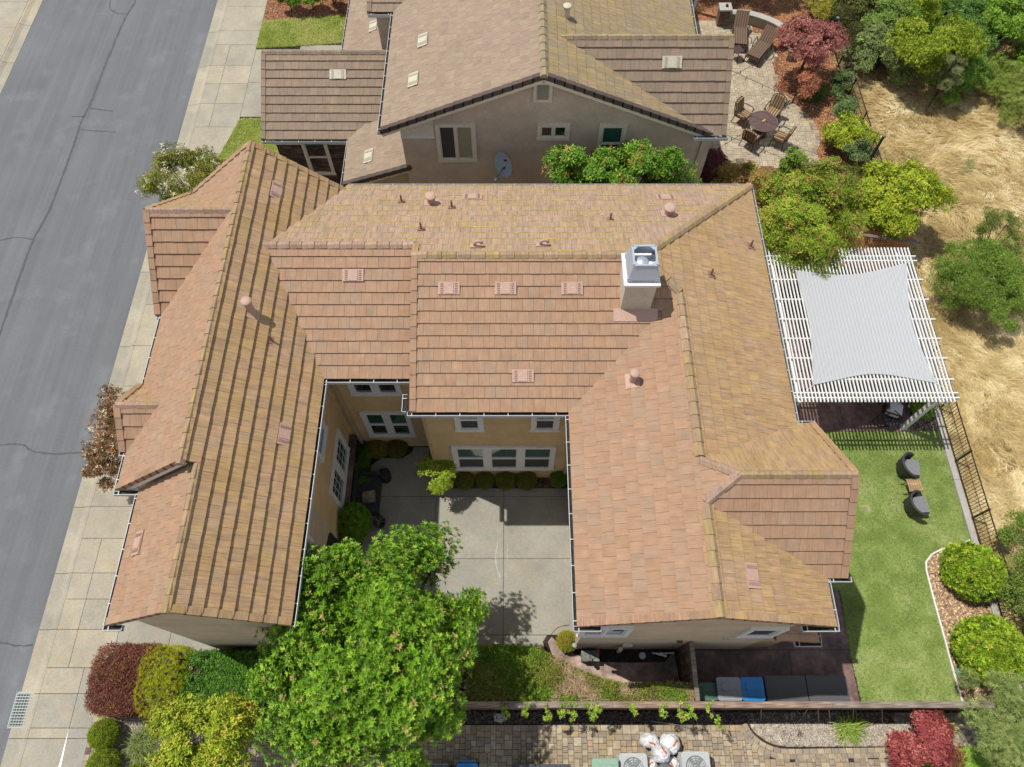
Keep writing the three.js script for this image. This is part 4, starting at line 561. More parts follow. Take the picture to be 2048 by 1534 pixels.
// ---------- the neighbour house ----------
const nb = thing('neighbour_house', 'taupe tiled neighbour house with grey stucco gable wall behind', 'house');
{
  const RN = new Roof(nb, 300), zf = -17.9, zb = -40, ya = 5.84, xr = .95, yr = ya + .415 * 5.19, xl = -4.24, xe = 6.5, yxe = yr - .415 * (xe - xr);
  const hole = [[6.6, -17.8], [1.2, -19.95], [6.6, -22.1]];
  const nl = RN.plane([[[xl, ya, zf], [xr, yr, zf], [xr, yr, zb], [xl, ya, zb]]], TAUPE, [], { thick: .028 });
  const nr = RN.plane([[[xe, yxe, zf], [xr, yr, zf], [xr, yr, zb], [xe, yxe, zb]]], TAUPE_L, [], { thick: .034 });
  // cross gable to the right
  const ze = -17.9, zr = -19.95, yc = 7.74, sl = (yc - 5.84) / 2.05, xw = 6.93, xm = xr + (yr - yc) / .415;
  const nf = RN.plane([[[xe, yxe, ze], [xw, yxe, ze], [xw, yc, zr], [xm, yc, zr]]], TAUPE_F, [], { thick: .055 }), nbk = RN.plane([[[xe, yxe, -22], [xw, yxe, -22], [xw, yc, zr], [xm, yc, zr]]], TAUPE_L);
  // single-storey roofs on the street side
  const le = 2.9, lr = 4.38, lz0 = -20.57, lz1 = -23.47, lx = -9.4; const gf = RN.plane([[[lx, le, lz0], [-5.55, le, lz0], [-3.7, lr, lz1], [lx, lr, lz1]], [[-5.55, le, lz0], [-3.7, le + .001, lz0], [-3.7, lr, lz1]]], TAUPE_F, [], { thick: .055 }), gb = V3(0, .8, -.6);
  const pl = RN.plane([[[-6.08, 2.9, -18.3], [-6.15, 2.9, -21.0], [-3.62, 3.96, -21.0], [-3.55, 3.96, -18.15]]], TAUPE), pu = RN.plane([[[-6.85, 2.9, -24], [-6.85, 2.9, -40], [-4.0, 4.1, -40], [-4.0, 4.1, -24]]], TAUPE);
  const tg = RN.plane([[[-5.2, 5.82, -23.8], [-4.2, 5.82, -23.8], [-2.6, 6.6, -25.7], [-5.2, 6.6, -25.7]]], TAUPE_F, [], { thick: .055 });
  const roof = RN.finish(), C = [[.35, .28, .205], [.37, .29, .21], [.33, .265, .195]], CO = [[.42, .33, .19], [.39, .31, .20], [.40, .33, .215]];
  caps(roof, [xr, yr, zf + .05], [xr, yr, zb], nl, nr, CO, .36, .125, 51); caps(roof, [xw, yc, zr], [xm, yc, zr], nf, nbk, CO, .36, .125, 52); caps(roof, [lx, lr, lz1], [-4.2, lr, lz1], gf, gb, C, .36, .125, 53); caps(roof, [-5.2, 6.6, -25.7], [-3.2, 6.6, -25.7], tg, V3(0, .9, -.4).normalize(), C, .36, .125, 54);
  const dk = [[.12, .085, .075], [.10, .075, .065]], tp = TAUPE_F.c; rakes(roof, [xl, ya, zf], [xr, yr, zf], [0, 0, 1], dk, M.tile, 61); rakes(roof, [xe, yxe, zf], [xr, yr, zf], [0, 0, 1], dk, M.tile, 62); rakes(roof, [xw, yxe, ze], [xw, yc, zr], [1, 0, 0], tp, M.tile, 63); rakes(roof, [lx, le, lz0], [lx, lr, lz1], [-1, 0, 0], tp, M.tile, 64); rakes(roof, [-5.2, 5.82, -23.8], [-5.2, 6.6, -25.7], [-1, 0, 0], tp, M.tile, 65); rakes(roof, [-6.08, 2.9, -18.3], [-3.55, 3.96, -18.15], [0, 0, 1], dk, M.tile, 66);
  gutter(nb, [xl, ya - .02, zf], [xl, ya - .02, zb], [-1, 0, 0]); gutter(nb, [5.9, yxe - .02, ze], [xw + .1, yxe - .02, ze], [0, 0, 1]); gutter(nb, [lx, le - .02, lz0], [-5.9, le - .02, lz0], [0, 0, 1]); gutter(nb, [-6.1, 2.88, -20.9], [-6.1, 2.88, -18.3], [-1, 0, 0]); gutter(nb, [-6.85, 2.88, -40], [-6.85, 2.88, -23.6], [-1, 0, 0]); gutter(nb, [-5.2, 5.8, -23.8], [-4.25, 5.8, -23.8], [0, 0, 1]); gutter(nb, [xe, yxe - .02, -40], [xe, yxe - .02, -22], [1, 0, 0]);
  const w = .15; body(nb, 'z', -39, -18.2, [[-3.68, 0], [6.42, 0], [6.42, yr - .415 * (6.42 - xr) - w], [xr, yr - w], [-3.68, yr - .415 * (xr + 3.68) - w]], M.stuccoN); body(nb, 'x', 6.3, 6.7, [[-21.6, 0], [-18.25, 0], [-18.25, yxe + .2], [zr, yc - w], [-21.6, yxe + .2]], M.stuccoN); body(nb, 'x', -9.1, -3.7, [[-23.42, 0], [-20.95, 0], [-20.95, 2.95], [-23.42, 4.2]], M.stuccoN); body(nb, 'z', -39, -18.6, [[-5.75, 0], [-3.6, 0], [-3.6, 3.75], [-5.75, 2.9]], M.stuccoN); body(nb, 'x', -5.0, -3.6, [[-27, 3], [-24.1, 3], [-24.1, 5.8], [-25.7, 6.4], [-27, 5.8]], M.stuccoN);
  const bb = (a, b) => new MB().bar([a[0], a[1] - .19, a[2] - .03], [b[0], b[1] - .19, b[2] - .03], .04, .14).build('bargeboard', M.trimN, nb); bb([xl, ya, zf], [xr, yr, zf]); bb([xe, yxe, zf], [xr, yr, zf]); bb([-6.05, 2.9, -18.3], [-3.6, 3.92, -18.2]);
  new MB().bb(-3.68, 5.35, -18.2, -2.56, 6.02, -18.17).build('gable_panel', M.trimN, nb); new MB().bb(-3.68, 5.3, -18.2, -2.56, 5.36, -18.13).build('panel_trim', M.trim, nb); new MB().box(6.42, 2.8, -18.18, .16, 5.6, .1).build('corner_board', M.stuccoN, nb);
  const o = { mat: M.trimN, trim: .12 }; windowOn(nb, 'z', -18.2, -1.86, 4.22, 5.9, 1.33, [one(M.screen), one(M.blind)], { ...o, mull: .05 }); windowOn(nb, 'z', -18.2, 1.36, 5.22, 5.9, 1.07, [one(M.glass), one(M.glass)], { ...o, mull: .05 }); windowOn(nb, 'z', -18.2, 3.31, 4.2, 5.88, .91, [hung(M.glassGreen, M.glass)], o);
  const v = new MB().bb(.66, 6.78, -18.2, 1.25, 7.58, -18.14).build('gable_vent', M.trimN, nb); for (let i = 0; i < 8; i++) new MB().box(.955, 6.94 + i * .068, -18.13, .36, .045, .05, 0, .6).build('louvre', M.ventNDark, v);
  // stone veneer wall with window under the low eave
  const sv = new MB().bb(-9.12, 0, -20.95, -6.2, 2.3, -20.9).build('stone_base', M.brick, nb), rr = rng(81), sm4 = [[.20, .13, .10], [.15, .10, .08], [.25, .18, .14], [.12, .085, .07]].map(c => std(c, { map: T.stamp, roughness: .95 })); for (let y = .06; y < 2.2; y += .13) for (let x = -9.1; x < -6.2;) { const l = .16 + rr() * .26; new MB().box(x + l / 2, y + .06, -20.88 + rr() * .02, l - .012, .118, .06 + rr() * .03).build('stone', sm4[Math.floor(rr() * 4)], sv); x += l; }
  windowOn(nb, 'z', -20.86, -7.62, .75, 2.65, 1.0, [hung(M.glassGreen, M.screen)], { mat: M.trimN, trim: .11 }); new MB().bb(-9.1, 2.3, -20.95, -6.2, 2.9, -20.87).build('eave_panel', M.trimN, nb);
  const nv = (n, q, al) => { const a = V3(...al), u = new THREE.Vector3().crossVectors(n, a).normalize(), k = new THREE.Matrix4().makeBasis(a, n, u.negate()).setPosition(q[0] + n.x * .05, q[1] + n.y * .05, q[2] + n.z * .05), mb = new MB(); mb.m = k; mb.box(0, 0, 0, .62, .03, .36).box(0, .016, 0, .26, .03, .33); const h = mb.build('roof_vent', M.ventN, nb); for (const s of [-1, 1]) { const l = new MB(); l.m = k; l.box(s * .2, .02, 0, .07, .02, .31); l.build('louvre', M.ventNDark, h); } };
  const yl = x => ya + .415 * (x - xl); nv(nl, [-3.02, yl(-3.02), -21.55], [0, 0, 1]); nv(nl, [-3.24, yl(-3.24), -19.75], [0, 0, 1]); nv(nl, [-3.0, yl(-3.0), -26.2], [0, 0, 1]); nv(gf, [-6.55, le + (lr - le) * .74, lz0 + (lz1 - lz0) * .74], [1, 0, 0]); nv(pl, [-5.2, 2.9 + .42 * .9, -19.3], [0, 0, 1]); nv(pu, [-5.6, 2.9 + .42 * 1.25, -26.2], [0, 0, 1]); nv(nf, [5.05, yc - .5, zr + .54], [1, 0, 0]); nv(nr, [1.5, yr - .415 * .55, -24.2], [0, 0, 1]);
  const tv = new MB().cyl(1.75, yr - .45, -21.0, .1, .1, .5, 16).build('vent_pipe', M.ventN, nb); new MB().lathe([[0, .04], [.13, .03], [.14, -.02], [0, -.02]], 1.75, yr + .05, -21.0).build('vent_cap', M.ventN, tv); new MB().cyl(2.7, yr - .85, -20.2, .035, .03, .35, 10).build('plumbing_pipe', M.ventNDark, nb);
}
{ // dish on the gable wall
  const d = thing('satellite_dish', 'grey blue oval satellite dish with small black logo on gable wall', 'satellite dish', [-.25, 4.5, -18.18]);
  const k = new THREE.Matrix4().makeRotationFromQuaternion(new THREE.Quaternion().setFromUnitVectors(V3(0, 1, 0), V3(-.52, .36, .78).normalize())).setPosition(0, 0, .42), mb = new MB(), pr = []; for (let i = 0; i <= 8; i++) pr.push([.4 * i / 8, .09 * (i / 8) ** 2]); for (let i = 8; i >= 0; i--) pr.push([.4 * i / 8 + (i === 8 ? .008 : 0), .09 * (i / 8) ** 2 - .014]);
  mb.m = k; mb.geo(new THREE.LatheGeometry(pr.map(q => new THREE.Vector2(...q)), 36), new THREE.Matrix4().makeScale(.86, 1, 1.08)); mb.build('reflector', M.dish, d);
  const lg = new MB(); lg.m = k; lg.geo(new THREE.CylinderGeometry(.045, .045, .006, 18, 1, false, .5, 4.6), new THREE.Matrix4().makeTranslation(.07, .022, -.12)); lg.box(.14, .028, -.13, .035, .006, .08, .3); lg.box(-.04, .02, .1, .13, .006, .035, .35).box(-.06, .022, .15, .1, .006, .02, .35); lg.build('logo', M.black, d);
  const a = new MB(); a.bar([0, -.1, .02], [0, -.02, .38], .05).bar([0, -.08, .36], [-.28, -.3, .75], .035).box(0, -.1, .02, .16, .2, .03); a.build('arm', M.steel, d); new MB().geo(new THREE.CylinderGeometry(.06, .07, .12, 14), new THREE.Matrix4().makeRotationFromEuler(new THREE.Euler(.8, 0, .5)).setPosition(-.3, -.3, .77)).build('receiver', M.dish, d);
}

// ---------- plants ----------
const leafMat = (o = {}) => std([1, 1, 1], { phys: 1, roughness: .75, specularIntensity: .35, transmission: .22, side: THREE.DoubleSide, ...o });
const LM = leafMat(), LMgloss = leafMat({ roughness: .5, specularIntensity: .6, transmission: .2 }), LMtwig = std([1, 1, 1], { roughness: .95 });
// leaf sprays of about unit size
function leaf(mb, b, d, n, l, w, fold = .25) { // base, direction, face normal
  const s = new THREE.Vector3().crossVectors(d, n).normalize(), P = (t, k, h) => { const q = b.clone().addScaledVector(d, l * t).addScaledVector(s, w * k).addScaledVector(n, h * w); return [q.x, q.y, q.z]; };
  mb.tri(P(0, 0, 0), P(.5, -.5, fold), P(.52, 0, 0)).tri(P(.52, 0, 0), P(.5, -.5, fold), P(1, 0, -.1)).tri(P(0, 0, 0), P(.52, 0, 0), P(.5, .5, fold)).tri(P(.52, 0, 0), P(1, 0, -.1), P(.5, .5, fold));
}
const dirOn = r => { const z = r() * 2 - 1, a = r() * 6.2832, q = Math.sqrt(1 - z * z); return V3(q * Math.cos(a), z, q * Math.sin(a)); };
function spray(kind, seed) {
  const r = rng(seed), mb = new MB(), up = V3(0, 1, 0), o = V3(0, 0, 0);
  if (kind === 'rosette') for (let i = 0; i < 9; i++) { const a = i * 2.4 + r() * .5, e = .15 + .8 * (i / 9) + r() * .2, d = V3(Math.cos(a) * Math.cos(e), Math.sin(e), Math.sin(a) * Math.cos(e)), n = up.clone().addScaledVector(d, -d.y).normalize(); leaf(mb, d.clone().multiplyScalar(.12).add(V3(0, (r() - .5) * .4, 0)), d, n, .75 + .3 * r(), .34); }
  if (kind === 'loose') for (let i = 0; i < 11; i++) { const p = dirOn(r).multiplyScalar(.75 * Math.cbrt(r())), d = dirOn(r); d.y = Math.abs(d.y) * .6; d.normalize(); const n = V3((r() - .5), 1, (r() - .5)).addScaledVector(d, 0).normalize(); leaf(mb, p, d, n.addScaledVector(d, -n.dot(d)).normalize(), .55 + .25 * r(), .32); }
  if (kind === 'fine') for (let i = 0; i < 14; i++) { const p = dirOn(r).multiplyScalar(.8 * Math.cbrt(r())), d = dirOn(r), n = dirOn(r); leaf(mb, p, d, n.addScaledVector(d, -n.dot(d)).normalize(), .42 + .2 * r(), .24); }
  if (kind === 'maple') for (let i = 0; i < 12; i++) { const p = V3((r() - .5) * 1.7, (r() - .5) * .4, (r() - .5) * 1.7), a0 = r() * 6.28; for (let k = -1; k <= 1; k++) { const a = a0 + k * .75, d = V3(Math.cos(a), -.15 + (r() - .5) * .4, Math.sin(a)).normalize(), n = V3((r() - .5) * .5, 1, (r() - .5) * .5); leaf(mb, p, d, n.addScaledVector(d, -n.dot(d)).normalize(), k ? .34 : .44, .15, .1); } }
  if (kind === 'feather') for (let i = 0; i < 7; i++) { const a = i * .9 + r(), e = .5 + r() * .9, d = V3(Math.cos(a) * Math.cos(e), Math.sin(e), Math.sin(a) * Math.cos(e)), c = d.clone().multiplyScalar(.1); for (let k = 0; k < 5; k++) { const q = c.clone().addScaledVector(d, k * .16), t = dirOn(r).addScaledVector(d, 1.2).normalize(); leaf(mb, q, t, up.clone().addScaledVector(t, -t.y).normalize(), .3, .08, .1); } }
  if (kind === 'twig') for (let i = 0; i < 6; i++) { const d = dirOn(r); d.y = Math.abs(d.y) * .5; d.normalize(); mb.bar([0, 0, 0], [d.x, d.y, d.z], .035); for (let k = 0; k < 3; k++) { const e = dirOn(r), b = d.clone().multiplyScalar(.3 + .6 * r()); mb.bar([b.x, b.y, b.z], [b.x + e.x * .4, b.y + e.y * .4, b.z + e.z * .4], .022); } }
  return mb.geom();
}
const SP = {}; for (const k of ['rosette', 'loose', 'fine', 'maple', 'feather', 'twig']) SP[k] = spray(k, 300 + k.length * 7);
const tuftGeo = { fan: bladeGeo(16, 1, .05, 1.5, 6.28, 77, .75), soft: bladeGeo(24, 1, .03, 1.25, 6.28, 78, .8) };
const Q = new THREE.Quaternion(), Q2 = new THREE.Quaternion(), UP = V3(0, 1, 0);
function tone(cols, r, j = .22) { let t = 0; for (const c of cols) t += c[3] || 1; let k = r() * t, s = cols[0]; for (const c of cols) { k -= c[3] || 1; if (k <= 0) { s = c; break; } } const m = 1.2 * (1 - j + 2 * j * r()); return [s[0] * m, s[1] * m, s[2] * m * .85]; }
function limbs(parent, h0, r0, tips, mat = M.bark) { const mb = new MB(); mb.cyl(0, -.05, 0, r0, r0 * .72, h0 + .05, 9); for (const t of tips) { const m = t.clone().multiplyScalar(.5); m.y = h0 * .75 + (t.y - h0) * .35; mb.geo(new THREE.TubeGeometry(new THREE.QuadraticBezierCurve3(V3(0, h0 * .8, 0), V3(m.x * .7, Math.max(m.y, h0 * .9), m.z * .7), t), 8, r0 * .28, 5)); } return mb.build('trunk', mat, parent); }
// spreading tree: lobes of sprays around limb tips
function tree(o) {
  const r = rng(o.seed), t = thing(o.name, o.label, o.cat || 'tree', [o.x, 0, o.z], 0, o.group), [rx, ry, rz] = o.r, hc = o.h, tips = [], list = [];
  for (let i = 0; i < o.lobes; i++) { const d = dirOn(r); if (d.y < -.35) d.y *= -.6; d.normalize(); const k = (.4 + .55 * Math.sqrt(r())) * (.82 + .36 * r()); tips.push(V3(d.x * rx * k, hc + d.y * ry * k, d.z * rz * k)); }
  for (const q of o.extra || []) tips.push(V3(...q)); if (o.trunk !== false) limbs(t, Math.max(.2, hc - ry * .75), o.tr || .09, tips.slice(0, 16));
  const per = Math.ceil(o.n / tips.length); for (const c of tips) { const lr = o.lobe * (.55 + .8 * r()); for (let i = 0; i < per; i++) { const d = dirOn(r); d.y = d.y * .8 + .12; const k = Math.pow(r(), .38), p = V3(c.x + d.x * lr * k, c.y + d.y * lr * k * (o.flat || .8), c.z + d.z * lr * k); if (p.y < .12) continue; const out = V3(p.x / rx, (p.y - hc) / ry * .8 + .55, p.z / rz).add(dirOn(r).multiplyScalar(o.wild || .65)).normalize(); Q.setFromUnitVectors(UP, out); Q2.setFromAxisAngle(UP, r() * 6.28); list.push([p.x, p.y, p.z, Q.clone().multiply(Q2), o.size * (.7 + .6 * r()), tone(o.cols, r)]); } }
  inst('crown', SP[o.spray || 'rosette'], o.mat || LM, list, t); return t;
}
// clipped or rounded shrub: sprays over a superellipsoid with a twiggy dark inside
function shrub(o) {
  const r = rng(o.seed), t = thing(o.name, o.label, o.cat || 'shrub', [o.x, 0, o.z], o.turn || 0, o.group), [rx, ry, rz] = o.r, e = o.e || 2, hc = o.h ?? ry, list = [], rad = d => Math.pow(Math.pow(Math.abs(d.x / rx), e) + Math.pow(Math.abs(d.y / ry), e) + Math.pow(Math.abs(d.z / rz), e), -1 / e);
  const core = new THREE.IcosahedronGeometry(1, 3), cp = core.attributes.position, d = V3(0, 0, 0); for (let i = 0; i < cp.count; i++) { d.fromBufferAttribute(cp, i).normalize(); const k = rad(d) * (o.core || .82) * (.94 + .1 * W(d.x * 3 + 9, d.z * 3 + d.y * 2, 2, 5)); cp.setXYZ(i, d.x * k, Math.max(-hc + .02, d.y * k), d.z * k); } core.translate(0, hc, 0); core.computeVertexNormals(); mesh('branches', core, o.coreMat || (o.red ? M.coreRed : M.coreGreen), t);
  for (let i = 0; i < o.n; i++) { const q = dirOn(r); if (q.y < -.55) continue; const k = rad(q) * (1 - (o.depth || .2) * r() * r() + (o.fuzz || .07) * (r() - .3)) * (1 + (o.lump || .1) * (W(q.x * 2.5 + 20, q.z * 2.5 + q.y * 2, 1.5, o.seed) - .5)), p = V3(q.x * k, hc + q.y * k, q.z * k); if (p.y < .03) continue; const out = V3(q.x / rx, q.y / ry, q.z / rz).normalize().add(dirOn(r).multiplyScalar(o.wild || .7)).normalize(); Q.setFromUnitVectors(UP, out); Q2.setFromAxisAngle(UP, r() * 6.28); list.push([p.x, p.y, p.z, Q.clone().multiply(Q2), o.size * (.7 + .6 * r()), tone(o.cols, r)]); }
  inst('foliage', SP[o.spray || 'fine'], o.mat || LM, list, t); return t;
}
M.coreGreen = std([.17, .19, .06], { map: T.soil, roughness: 1 }); M.coreRed = std([.22, .10, .075], { map: T.soil, roughness: 1 });
const GREEN = [[.11, .235, .012, 5], [.165, .31, .018, 5], [.26, .39, .04, 3], [.065, .145, .01, 2.5], [.40, .31, .12, .4]], OLIVE = [[.22, .24, .03, 4], [.30, .29, .04, 4], [.36, .24, .07, 2], [.14, .18, .03, 3]], LIME = [[.27, .33, .015, 4], [.36, .42, .03, 4], [.18, .26, .015, 3], [.45, .46, .06, 1.5]], REDS = [[.33, .075, .085, 4], [.24, .045, .055, 4], [.42, .13, .13, 3], [.14, .03, .035, 2]];

tree({ name: 'broadleaf_tree', label: 'large bright green leafy tree in front of the courtyard drive', x: -3.45, z: -2.15, h: 4.3, r: [2.5, 2.2, 2.65], lobes: 96, lobe: .62, n: 20000, size: .098, cols: GREEN, seed: 11, tr: .16, mat: LMgloss, extra: [[1.5, 4.6, -2.5], [1.1, 4.9, -2.2], [2.4, 4.3, -1.1], [.7, 5.2, -2.2], [-2.5, 4.2, .6], [-1.0, 4.0, 2.3]] });
tree({ name: 'flowering_tree', label: 'olive green street tree with white blossom behind the top-left gable', x: -12.35, z: -19.3, h: 2.0, r: [1.75, 1.3, 1.4], lobes: 36, lobe: .45, n: 3400, size: .105, cols: [...OLIVE.map(c => [c[0] * .8, c[1] * .85, c[2], c[3]]), [.62, .6, .5, 1.1]], spray: 'loose', seed: 12, tr: .06 });
tree({ name: 'flowering_shrub', label: 'reddish brown twiggy shrub with white blossom beside the small dormer', x: -12.95, z: -9.0, h: 1.35, r: [.85, 1.1, 1.75], lobes: 34, lobe: .34, n: 2400, size: .09, cols: [[.19, .105, .06, 4], [.25, .13, .08, 3], [.13, .10, .04, 4], [.62, .56, .48, 1.3], [.34, .13, .05, 1]], spray: 'loose', seed: 13, tr: .05, cat: 'shrub', flat: .9 });
tree({ name: 'leafy_tree', label: 'glossy green tree in the gap between the two houses', x: 3.5, z: -16.75, h: 5.0, r: [2.2, 1.35, .8], lobes: 34, lobe: .5, n: 3400, size: .145, cols: [[.10, .22, .02, 5], [.16, .31, .03, 4], [.24, .38, .05, 2], [.34, .22, .06, 1]], seed: 14, tr: .1, spray: 'loose', mat: LMgloss });
tree({ name: 'maple_tree', label: 'amber tipped green maple behind the pergola corner', x: 10.15, z: -16.7, h: 2.9, r: [2.1, 1.3, 1.6], lobes: 48, lobe: .5, n: 6200, size: .13, extra: [[-.3, 2.6, 1.7], [.4, 2.7, 1.9], [.9, 2.6, 1.6], [-.6, 2.8, 1.4], [1.6, 2.6, .9]], cols: [[.19, .28, .025, 5], [.28, .36, .04, 4], [.12, .19, .02, 3], [.40, .29, .08, 1.6], [.42, .22, .10, .4]], spray: 'maple', seed: 15, tr: .1 });
tree({ name: 'maple_tree', label: 'sparse reddish tipped maple at the corner of the back eave', x: 8.5, z: -18.7, h: 2.2, r: [1.35, 1.0, 1.0], lobes: 26, lobe: .36, n: 1900, size: .12, cols: [[.28, .20, .05, 3], [.20, .22, .04, 3], [.46, .23, .12, 3], [.15, .17, .03, 2]], spray: 'maple', seed: 16, tr: .06 });
tree({ name: 'maple_tree', label: 'green maple left of the citrus tree beyond the patio edge', x: 11.7, z: -18.9, h: 2.1, r: [1.35, 1.0, 1.0], lobes: 30, lobe: .42, n: 2600, size: .12, cols: [[.17, .24, .03, 5], [.27, .31, .05, 3], [.11, .16, .02, 3], [.36, .27, .1, 1]], spray: 'maple', seed: 17, tr: .07 });
tree({ name: 'upright_shrub', label: 'slim upright green shrub rising at the patio edge', x: 10.75, z: -20.1, h: 1.5, r: [.38, 1.2, .38], lobes: 14, lobe: .28, n: 800, size: .11, cols: [[.10, .19, .025, 4], [.17, .27, .04, 3], [.25, .32, .07, 2]], spray: 'loose', seed: 18, tr: .03, cat: 'shrub' });
tree({ name: 'citrus_tree', label: 'rounded yellow green citrus tree at the iron fence', x: 14.35, z: -18.35, h: 1.75, r: [1.65, 1.35, 1.55], lobes: 44, lobe: .5, n: 5200, size: .13, cols: LIME, seed: 19, tr: .08, spray: 'loose', mat: LMgloss });
tree({ name: 'wild_shrub', label: 'loose green wild shrub out in the dry field', x: 17.2, z: -15.2, h: 1.05, r: [1.75, .95, 1.8], lobes: 60, lobe: .44, n: 7000, size: .09, cols: [[.15, .25, .04, 4], [.22, .32, .06, 3], [.10, .17, .03, 3], [.29, .37, .09, 1.5]], spray: 'fine', seed: 20, tr: .05, cat: 'shrub' });
tree({ name: 'wild_shrub', label: 'airy upper sprays behind the wild field shrub', x: 18.3, z: -17.2, h: 1.1, r: [1.1, .9, 1.2], lobes: 26, lobe: .3, n: 1200, size: .085, cols: [[.13, .18, .04, 4], [.20, .24, .06, 3], [.09, .13, .03, 2]], spray: 'fine', seed: 21, tr: .04, cat: 'shrub' });
tree({ name: 'red_maple', label: 'dusty red japanese maple beside the neighbour loungers', x: 12.95, z: -27.2, h: 1.95, r: [1.5, .9, 1.25], lobes: 34, lobe: .38, n: 3000, size: .13, cols: [[.34, .13, .13, 4], [.27, .095, .095, 4], [.43, .20, .185, 2.5], [.17, .05, .055, 2]], spray: 'maple', seed: 22, tr: .07, flat: .45 });
tree({ name: 'red_maple', label: 'low reddish brown maple below the dusty red one', x: 12.45, z: -25.7, h: .95, r: [.75, .6, .7], lobes: 14, lobe: .3, n: 900, size: .12, cols: [[.35, .14, .09, 4], [.25, .08, .06, 4], [.45, .22, .13, 2]], spray: 'maple', seed: 23, tr: .04, flat: .5 });
tree({ name: 'red_maple', label: 'dark red maple against the outside of the rear fence', x: 11.15, z: -.3, h: .95, r: [1.0, .75, .75], lobes: 17, lobe: .34, n: 2300, size: .11, cols: REDS, spray: 'maple', seed: 24, tr: .05, flat: .6 });
tree({ name: 'golden_tree', label: 'golden green small tree over the gravel near the street', x: -8.2, z: -.3, h: 1.5, r: [1.3, 1.0, 1.0], lobes: 34, lobe: .42, n: 3800, size: .12, cols: [[.27, .34, .03, 5], [.38, .42, .05, 4], [.17, .25, .02, 3], [.48, .40, .09, 1]], spray: 'loose', seed: 25, tr: .06 });
tree({ name: 'small_maple', label: 'lime green small maple at the courtyard wall corner', x: -2.28, z: -7.9, h: 1.25, r: [.6, .5, .55], lobes: 14, lobe: .28, n: 900, size: .12, cols: [[.25, .36, .03, 4], [.36, .45, .06, 4], [.16, .26, .02, 2], [.4, .28, .1, .6]], spray: 'maple', seed: 26, tr: .025, flat: .7 });
tree({ name: 'wild_tree', label: 'yellow green tree in the thicket at the top-right', x: 17.9, z: -27.2, h: 2.1, r: [1.7, 1.3, 1.7], lobes: 36, lobe: .5, n: 3400, size: .15, cols: [[.22, .29, .025, 5], [.31, .37, .04, 4], [.13, .19, .02, 3]], spray: 'loose', seed: 27, tr: .08 });
tree({ name: 'wild_tree', label: 'bright green tree at the top-right corner', x: 22.3, z: -29.2, h: 1.5, r: [1.6, 1.2, 1.6], lobes: 30, lobe: .5, n: 2600, size: .15, cols: [[.16, .29, .03, 5], [.24, .37, .06, 3], [.10, .18, .02, 3]], spray: 'loose', seed: 28, tr: .08 });
tree({ name: 'wild_shrub', label: 'dark thicket shrub beside the red maple', x: 15.9, z: -29.3, h: .9, r: [1.3, .85, 1.5], lobes: 30, lobe: .4, n: 2200, size: .11, cols: [[.085, .095, .035, 4], [.13, .13, .05, 3], [.17, .13, .07, 2], [.06, .07, .025, 3]], spray: 'fine', seed: 29, tr: .04, cat: 'shrub' });
tree({ name: 'wild_shrub', label: 'grey green thicket shrub between dark shrub and yellow tree', x: 17.0, z: -29.4, h: 1.1, r: [1.1, 1.0, 1.5], lobes: 30, lobe: .4, n: 2600, size: .12, cols: [[.17, .26, .06, 4], [.24, .33, .09, 3], [.11, .18, .04, 3]], spray: 'loose', seed: 30, tr: .04, cat: 'shrub' });
tree({ name: 'wild_shrub', label: 'dark green thicket shrub right of the yellow tree', x: 20.4, z: -28.6, h: 1.2, r: [1.2, 1.0, 1.6], lobes: 28, lobe: .45, n: 2200, size: .12, cols: [[.07, .15, .035, 4], [.11, .21, .05, 3], [.15, .25, .07, 2]], spray: 'loose', seed: 31, tr: .04, cat: 'shrub' });
tree({ name: 'wild_shrub', label: 'low feathery green shrub spilling onto the field top-right', x: 21.7, z: -26.4, h: .65, r: [1.7, .65, 1.2], lobes: 34, lobe: .42, n: 2800, size: .13, cols: [[.20, .28, .05, 4], [.28, .36, .08, 3], [.13, .19, .04, 3]], spray: 'feather', seed: 32, tr: .03, cat: 'shrub' });
tree({ name: 'wild_shrub', label: 'dark olive thicket shrub at the top edge beside the golden conifer', x: 15.6, z: -31.3, h: .85, r: [1.5, .95, 1.5], lobes: 34, lobe: .48, n: 2600, size: .125, cols: [[0.1, 0.12, 0.03, 4], [0.16, 0.17, 0.05, 3]], spray: 'loose', seed: 500, tr: .04, cat: 'shrub' });
tree({ name: 'wild_shrub', label: 'small grey green thicket shrub at the field edge', x: 16.7, z: -27.9, h: .85, r: [1.5, .95, 1.5], lobes: 34, lobe: .48, n: 2600, size: .125, cols: [[0.16, 0.21, 0.08, 4], [0.22, 0.28, 0.11, 3]], spray: 'loose', seed: 501, tr: .04, cat: 'shrub' });
tree({ name: 'wild_shrub', label: 'green thicket shrub behind the yellow tree', x: 18.9, z: -30.3, h: .85, r: [1.5, .95, 1.5], lobes: 34, lobe: .48, n: 2600, size: .125, cols: [[0.14, 0.24, 0.03, 4], [0.22, 0.33, 0.05, 3]], spray: 'loose', seed: 502, tr: .04, cat: 'shrub' });
tree({ name: 'wild_shrub', label: 'mid green thicket shrub right of the young conifer', x: 19.6, z: -26.9, h: .85, r: [1.5, .95, 1.5], lobes: 34, lobe: .48, n: 2600, size: .125, cols: [[0.13, 0.24, 0.04, 4], [0.2, 0.32, 0.07, 3]], spray: 'loose', seed: 503, tr: .04, cat: 'shrub' });
tree({ name: 'wild_shrub', label: 'bright green thicket shrub at the right edge near the top', x: 23.6, z: -27.2, h: .85, r: [1.5, .95, 1.5], lobes: 34, lobe: .48, n: 2600, size: .125, cols: [[0.16, 0.27, 0.03, 4], [0.24, 0.36, 0.06, 3]], spray: 'loose', seed: 504, tr: .04, cat: 'shrub' });
